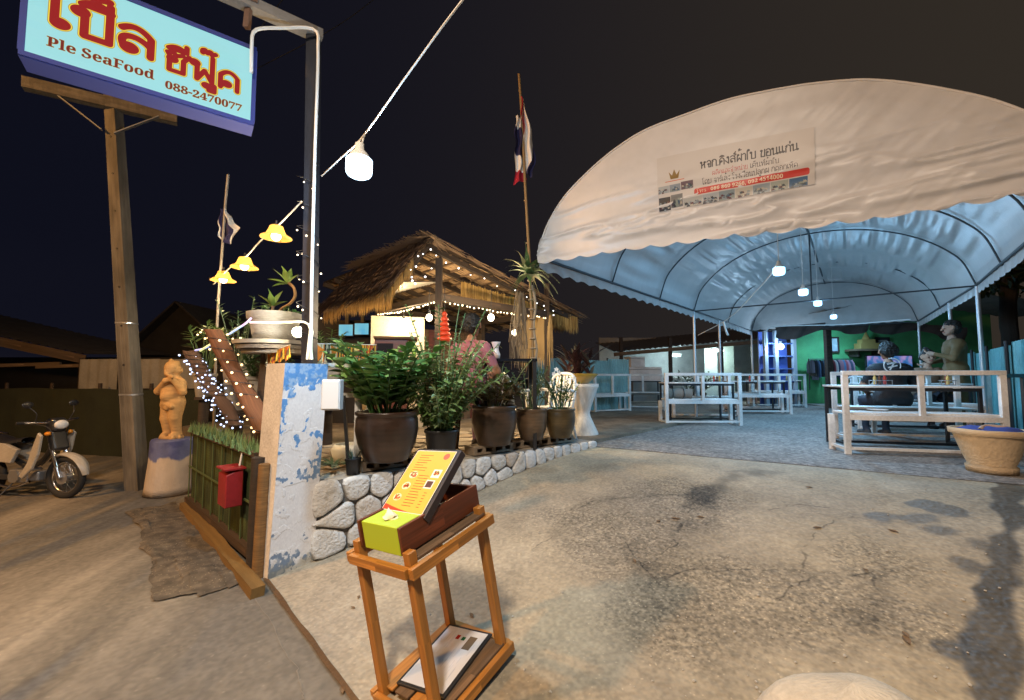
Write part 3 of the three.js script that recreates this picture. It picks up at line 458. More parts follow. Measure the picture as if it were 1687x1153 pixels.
  mk('brake_cable', [tube([V(0.33, 1.02, 0.2), V(0.5, 0.95, 0.14), V(0.52, 0.7, 0.1), V(0.6, 0.36, 0.09)], 0.005, 30, 5), tube([V(0.33, 1.02, -0.2), V(0.48, 0.9, -0.1), V(0.4, 0.66, -0.06), V(0.1, 0.4, -0.1)], 0.005, 30, 5)], MT.wire, t);
  mk('chain_case', rbox(0.62, 0.07, 0.03, 0.012, -0.32, 0.29, 0.1), MT.darkSteel, t);
  mk('tail_light', rbox(0.06, 0.08, 0.12, 0.02, -0.86, 0.75, 0), mat([0.4, 0.01, 0.01], 0.2), t);
  mk('grab_rail', tube([V(-0.5, 0.84, 0.12), V(-0.8, 0.88, 0.1), V(-0.86, 0.88, 0), V(-0.8, 0.88, -0.1), V(-0.5, 0.84, -0.12)], 0.011), MT.chrome, t);
  mk('swing_arm', [rod(V(-0.1, 0.3, 0.08), V(-0.6, 0.285, 0.08), 0.02), rod(V(-0.1, 0.3, -0.08), V(-0.6, 0.285, -0.08), 0.02)], MT.darkSteel, t);
  for (const s of [-1, 1]) mk('shock_absorber', [rod(V(-0.58, 0.32, s * 0.1), V(-0.46, 0.66, s * 0.1), 0.012), tube(Array.from({ length: 30 }, (_, i) => V(-0.57 + i * 0.0036 + 0.025 * Math.cos(i), 0.35 + i * 0.0095, s * 0.1 + 0.025 * Math.sin(i))), 0.005, 90, 5)], MT.chrome, t);
  t.scale.setScalar(0.88);
  mk('side_stand', rod(V(-0.05, 0.22, 0.1), V(-0.1, 0.0, 0.26), 0.01), MT.darkSteel, t);
}
// ---- dark low buildings and hoardings behind the scooter
{
  const d = 9.5, A = at(-260, 700, d), Bq = at(332, 700, 7.4);
  const green = mat([0.03, 0.036, 0.018], 0.95, { map: TX.blotch, bumpMap: TX.weave, bumpScale: 0.004 });
  const h = thing('net_hoarding', 'dark green shade net hoarding stretched behind the scooter', 'hoarding', V(A.x, LOW, A.z));
  const vec = V(Bq.x - A.x, 0, Bq.z - A.z), H = at(150, 640, 8).y - LOW;
  mk('net', grid(80, 14, (u, v) => V(vec.x * u, v * H + (v > 0.9 ? 0.05 * (fbm(u * 12, 0, 3, 5) - 0.5) : 0), vec.z * u + 0.08 * (fbm(u * 40, v * 2, 3, 671) - 0.5)), (u, v, p) => [p.x, p.y]), green, h);
  for (let i = 0; i <= 8; i++) mk('post', rod(V(vec.x * i / 8, 0, vec.z * i / 8 - 0.08), V(vec.x * i / 8, H + 0.1, vec.z * i / 8 - 0.08), 0.03), MT.darkWood, h);
  const wt = thing('white_hoarding', 'pale sheet hoarding seen above the green net behind the statue', 'hoarding', at(132, 640, 8.4));
  const o = at(132, 640, 8.4), sheet = mat([0.3, 0.29, 0.27], 0.8, { map: TX.blotch });
  for (const [x0, x1] of [[132, 192], [200, 262], [264, 326]]) { const p = at(x0, 592, 8.4 - (x0 - 132) * 0.004).sub(o), q = at(x1, 640, 8.4 - (x1 - 132) * 0.004).sub(o); mk('sheet', grid(12, 4, (u, v) => V(lerp(p.x, q.x, u), lerp(q.y, p.y, v) - (x0 === 132 ? 0.15 * (1 - v) * Math.sin(u * 3) : 0), lerp(p.z, q.z, u) + 0.02 * Math.sin(u * 25)), (u, v, w) => [w.x, w.y]), sheet, wt); }
  for (const x of [134, 262, 324]) { const p = at(x, 590, 8.5 - (x - 132) * 0.004).sub(o); mk('post', rod(p.clone(), V(p.x, LOW - o.y, p.z), 0.03), MT.darkWood, wt); }
  // house with a tin roof
  const e0 = at(-300, 555, 9.5), hs = thing('tin_roof_house', 'dark low house with a lit brown eave board and tin roof', 'house', V(e0.x, LOW, e0.z));
  const L = (px, py, dd) => at(px, py, dd).sub(V(e0.x, LOW, e0.z));
  mk('wall', box(9, 2.0, 0.15, 4.4, 1.0, -2.8), mat([0.05, 0.045, 0.04], 0.9, { map: TX.blotch }), hs);
  mk('eave_board', beam(L(-300, 500, 9), L(140, 592, 11), 0.05, 0.22), mat([0.3, 0.2, 0.12], 0.8, { map: TX.wood }), hs);
  const tin = mat([0.09, 0.075, 0.065], 0.7, { map: TX.blotch });
  mk('roof', grid(90, 8, (u, v) => { const a = L(-300, 500, 9), b = L(140, 592, 11); return V(lerp(a.x, b.x, u), lerp(a.y, b.y, u) + 0.13 + 0.12 * v + 0.025 * Math.sin(u * 160), lerp(a.z, b.z, u) - 3 * v); }, (u, v, p) => [p.x, p.z]), tin, hs);
  for (const x of [40, 120, 215, 300]) mk('eave_beam', beam(L(x - 60, 602 + x * 0.02, 8.9), L(x + 60, 598 + x * 0.02, 9.2), 0.06, 0.07), mat([0.2, 0.14, 0.09], 0.8, { map: TX.wood }), hs);
  const gb = thing('gable_house', 'far dark grey gabled house behind the statue', 'house', V(at(290, 600, 14).x, LOW, -14));
  const o2 = V(at(290, 600, 14).x, LOW, -14), M2 = (px, py, dd = 14) => at(px, py, dd).sub(o2), gm = mat([0.07, 0.065, 0.06], 0.9, { map: TX.blotch });
  const pk = M2(292, 500), l = M2(215, 572), rr = M2(372, 572);
  mk('wall', prism([[l.x, 0], [rr.x, 0], [rr.x, rr.y], [pk.x, pk.y], [l.x, l.y]], 4).translate(0, 0, -4.2), gm, gb);
  for (const q of [l, rr]) mk('roof', beam(pk.clone().add(V(0, 0.05, 0)), q.clone().add(V(Math.sign(q.x - pk.x) * 0.35, -0.22, 0)), 4.4, 0.06).translate(0, 0, -2.1), mat([0.1, 0.09, 0.085], 0.8, { map: TX.blotch }), gb);
}
// ================================================================ lettering
const GL = {
  'เ': [38, 'M10 100L10 18M10 14a10 10 0 1 0 20 0a10 10 0 1 0 -20 0'], 'แ': [72, 'M10 100L10 18M10 14a10 10 0 1 0 20 0a10 10 0 1 0 -20 0M44 100L44 18M44 14a10 10 0 1 0 20 0a10 10 0 1 0 -20 0'],
  'โ': [42, 'M10 14a10 10 0 1 0 20 0a10 10 0 1 0 -20 0M10 18L10 112L-6 132Q12 160 36 142'], 'ใ': [44, 'M14 0L14 112Q14 146 34 140Q44 128 32 120Q22 122 26 132'],
  'ก': [70, 'M10 0L10 62L22 76L8 84Q36 116 60 78L60 0'], 'ข': [62, 'M8 86a9 9 0 1 0 18 0a9 9 0 1 0 -18 0M24 80L14 46L14 0L54 0L54 100'],
  'ค': [74, 'M10 0L10 72Q36 122 64 72L64 0M22 46a9 9 0 1 0 18 0a9 9 0 1 0 -18 0M24 38L10 14'], 'ง': [60, 'M28 88a9 9 0 1 0 18 0a9 9 0 1 0 -18 0M46 88L46 0L6 44'],
  'จ': [66, 'M8 80Q36 118 56 76L56 0L30 0L34 38M20 44a9 9 0 1 0 18 0a9 9 0 1 0 -18 0'], 'ต': [76, 'M10 0L10 74Q22 112 37 88Q52 112 66 74L66 0M22 44a9 9 0 1 0 18 0a9 9 0 1 0 -18 0M24 36L10 12'],
  'ด': [74, 'M10 0L10 70Q37 122 64 72L64 0M20 26a10 10 0 1 0 20 0a10 10 0 1 0 -20 0M20 22L10 4'], 'ท': [76, 'M6 88a9 9 0 1 0 18 0a9 9 0 1 0 -18 0M22 84L22 0L48 86Q66 108 66 76L66 0'],
  'น': [78, 'M4 88a9 9 0 1 0 18 0a9 9 0 1 0 -18 0M20 84L20 0L58 14L58 100M56 10a9 9 0 1 0 18 0a9 9 0 1 0 -18 0'], 'บ': [76, 'M4 88a9 9 0 1 0 18 0a9 9 0 1 0 -18 0M20 84L20 0L64 0L64 100'],
  'ป': [78, 'M4 86a10 10 0 1 0 20 0a10 10 0 1 0 -20 0M22 82L22 0L66 0L66 142'], 'ผ': [76, 'M16 88a9 9 0 1 0 18 0a9 9 0 1 0 -18 0M16 84L12 0L38 46L64 0L64 100'],
  'พ': [82, 'M4 88a9 9 0 1 0 18 0a9 9 0 1 0 -18 0M20 84L20 0L42 60L66 0L66 100'], 'ฟ': [84, 'M4 86a10 10 0 1 0 20 0a10 10 0 1 0 -20 0M22 82L22 0L45 58L68 0L68 142'],
  'ม': [76, 'M4 88a9 9 0 1 0 18 0a9 9 0 1 0 -18 0M20 84L20 8M6 8a9 9 0 1 0 18 0a9 9 0 1 0 -18 0M22 4L64 16L64 100'], 'ย': [72, 'M14 88a9 9 0 1 0 18 0a9 9 0 1 0 -18 0M16 80Q8 58 30 52Q12 46 12 16L12 0L62 0L62 100'],
  'ร': [56, 'M26 10a9 9 0 1 0 18 0a9 9 0 1 0 -18 0M44 14L44 54Q34 74 8 70Q16 104 50 90'], 'ล': [76, 'M14 14a11 11 0 1 0 22 0a11 11 0 1 0 -22 0M14 16Q2 62 36 60Q54 56 66 36M10 84Q38 120 66 72L66 0'],
  'ส': [78, 'M14 14a9 9 0 1 0 18 0a9 9 0 1 0 -18 0M14 16Q4 60 36 58Q52 56 64 38M10 84Q36 116 64 72L64 0M56 86L78 110'], 'ห': [80, 'M4 88a9 9 0 1 0 18 0a9 9 0 1 0 -18 0M20 84L20 0M20 32L54 68L60 0M50 84a9 9 0 1 0 18 0a9 9 0 1 0 -18 0'],
  'อ': [70, 'M14 56a9 9 0 1 0 18 0a9 9 0 1 0 -18 0M14 54L14 0L60 0L60 74Q36 118 10 84'], 'ซ': [76, 'M16 62a10 10 0 1 0 20 0a10 10 0 1 0 -20 0M18 56L18 0L58 0L58 66L74 100M20 72L12 92L30 98L36 84L56 96'], 'ว': [56, 'M22 12a9 9 0 1 0 18 0a9 9 0 1 0 -18 0M44 14L46 64Q40 108 6 84'],
  'า': [44, 'M4 84Q22 114 36 80L36 0'], 'ำ': [50, 'M10 84Q28 114 42 80L42 0M-18 128a8 8 0 1 0 16 0a8 8 0 1 0 -16 0'], 'ะ': [46, 'M8 76a8 8 0 1 0 16 0a8 8 0 1 0 -16 0M24 76L40 88M8 20a8 8 0 1 0 16 0a8 8 0 1 0 -16 0M24 20L40 32'], '.': [24, 'M10 2L12 6'], ' ': [42, ''],
  'ิ': [0, 'M-62 116Q-36 150 -10 116L-62 116'], 'ี': [0, 'M-62 116Q-36 150 -10 116L-62 116M-10 116L-10 148'], 'ื': [0, 'M-62 116Q-36 150 -10 116L-62 116M-10 116L-10 148M-24 122L-24 148'],
  '้': [0, 'M-40 158Q-46 176 -32 178Q-28 164 -44 150L-14 160'], '่': [0, 'M-14 120L-14 146'], '๊': [0, 'M-48 156Q-50 174 -40 176L-34 160L-26 174Q-18 176 -20 158L-8 170'], '็': [0, 'M-46 118L-46 140L-26 144L-30 124L-10 140'], '์': [0, 'M-26 122a7 7 0 1 0 14 0a7 7 0 1 0 -14 0M-16 130L-6 150'],
  'ู': [0, 'M-40 -22a8 8 0 1 0 16 0a8 8 0 1 0 -16 0M-24 -16L-24 -46L-8 -46L-8 -12'], 'ุ': [0, 'M-30 -22a8 8 0 1 0 16 0a8 8 0 1 0 -16 0M-14 -18L-14 -46'],
};
function thai(ctx, str, x, y, size, fit) {   // strokes letters on a baseline; size is the height of a consonant
  let w = 0; for (const ch of str) w += (GL[ch] || GL[' '])[0]; const k = size / 100, kx = fit ? fit / w : k;
  ctx.save(); ctx.translate(x, y); ctx.scale(kx, -k);
  for (const ch of str) { const g = GL[ch] || GL[' ']; if (g[1]) ctx.stroke(new Path2D(g[1])); ctx.translate(g[0], 0); }
  ctx.restore(); return w * kx;
}
// ================================================================ sign post and light box
const postD = 3.5;
const post0 = at(512, 596, postD), postTop = at(517, 62, postD);
{
  const b = V(at(512, 620, postD).x, TERR, -postD), t = thing('sign_post', 'dark square steel post with a top arm that carries the light box sign', 'sign post', b);
  const px = postTop.x - b.x, py = postTop.y - b.y, col = mat([0.028, 0.03, 0.042], 0.5, { metalness: 0.3, map: TX.blotch, bumpMap: TX.fine, bumpScale: 0.0008 });
  mk('column', beam(V(0, 0, 0), V(px, py, 0), 0.095, 0.095, 0.006), col, t);
  const a0 = V(px, py, 0), a1 = a0.clone().add(V(-0.8 * 2.1, 0, 0.6 * 2.1));
  mk('arm', beam(a0.clone().add(V(0.05, 0.04, -0.04)), a1.clone().add(V(0, 0.04, 0)), 0.1, 0.08), mat([0.3, 0.27, 0.24], 0.6, { map: TX.blotch }), t);
  const br = V(-0.8, 0, 0.6), jp = a0.clone().addScaledVector(br, 0.48);
  mk('hanger', [beam(jp.clone().add(V(0, 0.03, 0)), jp.clone().add(V(-0.01, -0.16, 0)), 0.04, 0.04), beam(jp.clone().add(V(-0.05, 0.07, 0.06)), jp.clone().add(V(0.05, 0.07, -0.02)), 0.1, 0.06)], mat([0.3, 0.16, 0.1], 0.7, { map: TX.blotch }), t);
  mk('hanger', beam(a0.clone().addScaledVector(br, 1.7), a0.clone().addScaledVector(br, 1.7).add(V(0, -0.16, 0)), 0.04, 0.04), mat([0.3, 0.16, 0.1], 0.7, { map: TX.blotch }), t);
  // white conduit
  const C = (px2, py2, d) => at(px2, py2, d).sub(b);
  const con = tag(mk('conduit_pipe', tube([at(512, 592, 3.34), at(514, 450, 3.36), at(519, 250, 3.4), at(524, 80, 3.4), at(522, 52, 3.4), at(508, 46, 3.38), at(470, 46, 3.3), at(425, 48, 3.2), at(417, 54, 3.18), at(415, 70, 3.18), at(414, 120, 3.2)], 0.013, 90, 8), mat([0.78, 0.77, 0.74], 0.4)), 'thin white plastic conduit running up the post to the sign', 'conduit');
  // light box: hung below the arm
  const sr = V(b.x, 0, b.z).add(V(px, 0, 0)).addScaledVector(br, 0.44), s = thing('sign_box', 'cyan glowing light box sign with red Thai lettering and a blue frame', 'sign', V(sr.x, 2.915, sr.z), Math.atan2(0.6, 0.8));
  const Ls = 1.2, Hs = 0.585, D = 0.2, face = canvasTex(2048, 1058, (g, w, h) => {
    g.fillStyle = '#a9ecf0'; g.fillRect(0, 0, w, h);
    const r = rng(3); for (let i = 0; i < 60; i++) { g.fillStyle = `rgba(${120 + r() * 60},${200 + r() * 40},${215 + r() * 40},0.05)`; g.beginPath(); g.ellipse(r() * w, r() * h, 60 + r() * 200, 30 + r() * 60, 0, 0, 7); g.fill(); }
    g.lineJoin = g.lineCap = 'round';
    const word = (s, x, y, sz, fit, lw) => { const dr = (c, l) => { g.strokeStyle = c; let W = 0; for (const ch of s) W += (GL[ch] || [40])[0]; g.save(); g.translate(x, y); let k = sz / 100, kx = fit / W; for (const ch of s) { const q = GL[ch] || GL[' ']; if (q[1]) { const p = new Path2D(); const t2 = new Path2D(q[1]); p.addPath(t2, new DOMMatrix([kx, 0, 0, -k, 0, 0])); g.lineWidth = l; g.stroke(p); } g.translate(q[0] * kx, 0); } g.restore(); }; dr('#b88f10', lw + 30); dr('#ffe24c', lw + 20); dr('#a00008', lw); };
    word('เปิ้ล', 150, 640, 330, 900, 74); word('ซีฟู๊ด', 1120, 700, 250, 800, 56);
    g.font = 'bold 158px serif'; g.textBaseline = 'alphabetic'; const eng = (s, x, y, W) => { g.lineWidth = 7; g.strokeStyle = '#c4a23a'; g.save(); g.translate(x, y); g.scale(W / g.measureText(s).width, 1); g.strokeText(s, 0, 0); g.fillStyle = '#7a1a12'; g.fillText(s, 0, 0); g.restore(); };
    eng('Ple SeaFood', 150, 905, 900); g.font = 'bold 138px serif'; eng('088-2470077', 1150, 965, 800);
  });
  mk('frame', [box(Ls + 0.05, 0.03, D, -Ls / 2, -0.015, -D / 2 + 0.005), box(Ls + 0.05, 0.03, D, -Ls / 2, Hs + 0.015, -D / 2 + 0.005), box(0.03, Hs, D, 0.015, Hs / 2, -D / 2 + 0.005), box(0.03, Hs, D, -Ls - 0.015, Hs / 2, -D / 2 + 0.005), box(Ls, Hs, 0.02, -Ls / 2, Hs / 2, -D + 0.02)], mat([0.03, 0.04, 0.2], 0.75), s);
  mk('underside_panel', box(Ls + 0.05, 0.004, D - 0.02, -Ls / 2, -0.0335, -D / 2 + 0.005), mat([0.05, 0.07, 0.3], 0.7), s);
  const fm = mat([0.06, 0.06, 0.06], 0.85, { emissive: rgb(1, 1, 1), emissiveMap: face, map: face, emissiveIntensity: 0.8 });
  const fg = new THREE.PlaneGeometry(Ls, Hs); fg.translate(-Ls / 2, Hs / 2, -0.004); mk('lit_face', fg, fm, s);
  const rl = new THREE.RectAreaLight(new THREE.Color().setRGB(0.55, 0.9, 1), 1.2, Ls, Hs); rl.position.set(-Ls / 2, Hs / 2, 0.02); rl.rotation.y = Math.PI; s.add(rl);
}
// ================================================================ hanging LED lantern bulb and its wire
function ledBulb(name, label, p, R, col, I, cord, group, down = 0) {
  const t = thing(name, label, 'light bulb', p, 0, group);
  mk('glowing_cap', lathe([[0, -R * 1.5], [R * 0.4, -R * 1.48], [R * 0.7, -R * 1.41], [R * 0.88, -R * 1.3], [R * 0.97, -R * 1.15], [R, -R * 0.95], [R, -R * 0.1], [R * 0.93, -R * 0.03], [R * 0.85, 0]], 40), glow(col, 4.5), t);
  mk('housing', lathe([[R * 0.86, 0], [R * 0.7, R * 0.35], [R * 0.35, R * 0.75], [R * 0.33, R * 1.25], [0, R * 1.3]], 24), mat([0.7, 0.7, 0.68], 0.4), t);
  if (cord) mk('cord', rod(V(0, R * 1.25, 0), V(0, cord, 0), 0.004, 0.004, 6), MT.whiteWire, t);
  lamp(V(p.x, p.y - R * 0.7, p.z), new THREE.Color().setRGB(...col), I, R);
  if (down) { const s = new THREE.SpotLight(new THREE.Color().setRGB(...col), down, 0, 1.5, 0.5, 2); s.position.set(p.x, p.y - R * 0.72, p.z); s.target.position.set(p.x, p.y - 2, p.z); s.castShadow = true; s.shadow.radius = R / 0.02; scene.add(s, s.target); }
  return t;
}
{
  const p = at(592, 262, 2.6); ledBulb('led_lantern_bulb', 'big white LED bulb hanging alone from the overhead wire', p, 0.08, [0.5, 0.76, 1], 12, 0.12);
  tag(mk('overhead_wire', [tube([at(530, 290, 3.3), at(560, 262, 2.95), at(597, 226, 2.6), at(675, 118, 2.2), at(770, -10, 1.9), at(1100, -400, 1.7)], 0.0048, 60, 6), tube([at(592, 250, 2.6), at(596, 238, 2.6), at(600, 224, 2.6)], 0.005, 8)], MT.whiteWire), 'pale overhead wire that the single LED bulb hangs from', 'wire');
  for (const [a, b, c] of [[[410, 120, 8], [560, 40, 8], [640, -20, 8]], [[430, 45, 7], [480, -20, 7], [520, -80, 7]]]) tag(mk('power_line', tube([at(...a), at(...b), at(...c)], 0.008, 20, 5), MT.wire), a[0] === 410 ? 'faint dark power line crossing the night sky beside the post' : 'faint dark cable leaving the top of the sign arm', 'wire');
}
// ---- bell lamps on a cable from the post to the flag pole
{
  const spots = [[455, 386, 3.85], [403, 436, 4.5], [368, 458, 5.0]], w = tube([at(497, 332, 3.5), at(462, 368, 3.8), at(430, 396, 4.1), at(404, 424, 4.5), at(380, 440, 4.8), at(352, 468, 5.15)], 0.007, 50, 6);
  tag(mk('lamp_cable', w, MT.whiteWire), 'sagging cable carrying the three bell shaped lamps', 'wire');
  spots.forEach(([x, y, d], i) => {
    const p = at(x, y, d), t = thing('bell_lamp', ['yellow bell lamp closest to the sign post', 'yellow bell lamp in the middle of the cable', 'yellow bell lamp closest to the flag pole'][i], 'hanging lamp', p, 0, 'bell lamps on the cable');
    mk('shade', lathe([[0.02, 0.085], [0.055, 0.075], [0.07, 0.03], [0.085, 0.0], [0.13, -0.025], [0.133, -0.035]], 28), mat([0.75, 0.42, 0.1], 0.5, { transmission: 0.45, thickness: 0, emissive: rgb(0.9, 0.42, 0.06), emissiveIntensity: 0.16 }), t);
    mk('bulb', ball(0.042, 0, -0.02, 0), glow([1, 0.82, 0.5], 6), t);
    mk('hook', rod(V(0, 0.08, 0), V(0, 0.13, 0), 0.008), MT.darkSteel, t);
    lamp(p.clone().add(V(0, -0.022, 0)), new THREE.Color().setRGB(1, 0.72, 0.38), 1.7, 0.04);
  });
}
// ---- flags
function flagCloth(pts, stripes) { return grid(14, 24, (u, v) => { const k = v * (pts.length - 1.0001), i = Math.floor(k), a = pts[i][0].clone().lerp(pts[i + 1][0], k - i), b = pts[i][1].clone().lerp(pts[i + 1][1], k - i), p = a.lerp(b, u); p.z += 0.035 * Math.sin(u * 9 + v * 4); p.x += 0.012 * Math.sin(v * 17 + u * 3); return p; }, (u, v) => stripes(u, v)); }
const flagTex = canvasTex(64, 256, (g, w, h) => { ['#a51931', '#e9e6e2', '#27244f', '#27244f', '#e9e6e2', '#a51931'].forEach((c, i) => { g.fillStyle = c; g.fillRect(0, i * h / 6, w, h / 6 + 1); }); });
const flagMat = mat([0.85, 0.85, 0.85], 0.85, { map: flagTex });
{
  const d = 5.2, b = at(879, 610, d), t = thing('bamboo_flag_pole', 'tall bamboo pole with a limp striped red, white and blue flag', 'flag pole', V(b.x, TERR, -d));
  const o = V(b.x, TERR, -d), L = (x, y, dd = d) => at(x, y, dd).sub(o);
  const bam = mat([0.42, 0.29, 0.14], 0.7, { map: TX.wood });
  mk('pole', [tube([V(0.0, 0, 0), L(878, 590), L(872, 430), L(865, 300), L(859, 180), L(855, 122)], 0.017, 60, 8), ...[150, 200, 260, 330, 400, 480, 540].map((y) => ball(0.021, ...L(lerp(855, 878, (y - 122) / 470), y).toArray(), 1, 0.35, 1, 8, 6))], bam, t);
  mk('flag', [flagCloth([[L(858, 160), L(862, 165)], [L(859, 185), L(873, 205)], [L(861, 220), L(880, 240)], [L(864, 262), L(882, 270)], [L(866, 285), L(875, 292)]], (u, v) => [u, 0.98 - 0.46 * (u * 0.4 + v * 0.6)]), flagCloth([[L(850, 192), L(860, 192)], [L(848, 225), L(862, 230)], [L(849, 255), L(863, 268)], [L(847, 304), L(866, 296)]], (u, v) => [u, 0.8 - 0.75 * v])], flagMat, t);
  mk('rope_binding', [...Array.from({ length: 9 }, (_, i) => new THREE.TorusGeometry(0.035, 0.008, 6, 12).rotateX(1.5).translate(...L(lerp(874, 879, i / 8), 462 + i * 16).toArray())), tube([L(876, 470), L(882, 500), L(879, 540), L(884, 580), L(880, 600)], 0.018, 30, 6)], mat([0.4, 0.33, 0.23], 0.9, { map: TX.blotch }), t);
  // fronds tied to the pole
  const pal = thing('palm_fronds', 'bunch of green palm fronds tied to the bamboo pole', 'fronds', at(870, 452, d - 0.06)), r = rng(41), fm = mat([0.09, 0.17, 0.05], 0.6, { transmission: 0.2, thickness: 0 }), fm2 = mat([0.2, 0.2, 0.08], 0.7, { transmission: 0.2, thickness: 0 });
  for (let i = 0; i < 40; i++) { const a = r() * 6.283, up = -0.2 + r() * 1.5, len = 0.36 + 0.2 * r(), w = 0.03 + 0.016 * r(), dx = Math.cos(a), dz = Math.sin(a); mk('frond', grid(1, 6, (u, v) => V(dx * len * v * 0.75 + dz * w * (u - 0.5) * 2 * Math.sin(Math.min(1, v * 1.5 + 0.2) * 3.0 + 0.1), len * (up * v - 0.75 * v * v) + 0.004, dz * len * v * 0.75 - dx * w * (u - 0.5) * 2 * Math.sin(Math.min(1, v * 1.5 + 0.2) * 3.0 + 0.1))), i % 4 === 3 ? fm2 : fm, pal); }
  const roots = thing('hanging_roots', 'tangle of dry hanging aerial roots beside the bamboo pole', 'roots', at(858, 505, d + 0.1)), rr = [];
  for (let i = 0; i < 60; i++) { const x = (r() - 0.6) * 0.2, z = (r() - 0.5) * 0.16, h = 0.3 + 0.5 * r(); rr.push(tube([V(x * 0.5, 0.1 + 0.1 * r(), z * 0.5), V(x + 0.03 * (r() - 0.5), -h * 0.4, z), V(x * 1.1 + 0.08 * (r() - 0.5), -h, z)], 0.003, 8, 4)); }
  mk('strands', rr, mat([0.16, 0.13, 0.09], 0.9), roots);
}
{
  const d = 5.2, b = at(357, 600, d), o = V(b.x, TERR, -d), t = thing('steel_flag_pole', 'thin grey pole with a small dark flag beside the bell lamps', 'flag pole', o), L = (x, y, dd = d) => at(x, y, dd).sub(o);
  mk('pole', tube([V(0, 0, 0), L(358, 530), L(367, 400), L(372, 330), L(376, 288)], 0.015, 40, 8), mat([0.3, 0.28, 0.26], 0.6), t);
  mk('flag', flagCloth([[L(364, 345), L(374, 345)], [L(363, 370), L(380, 360)], [L(362, 390), L(392, 374)], [L(365, 402), L(380, 400)]], (u, v) => [u, 0.7 - 0.5 * u]), flagMat, t);
}
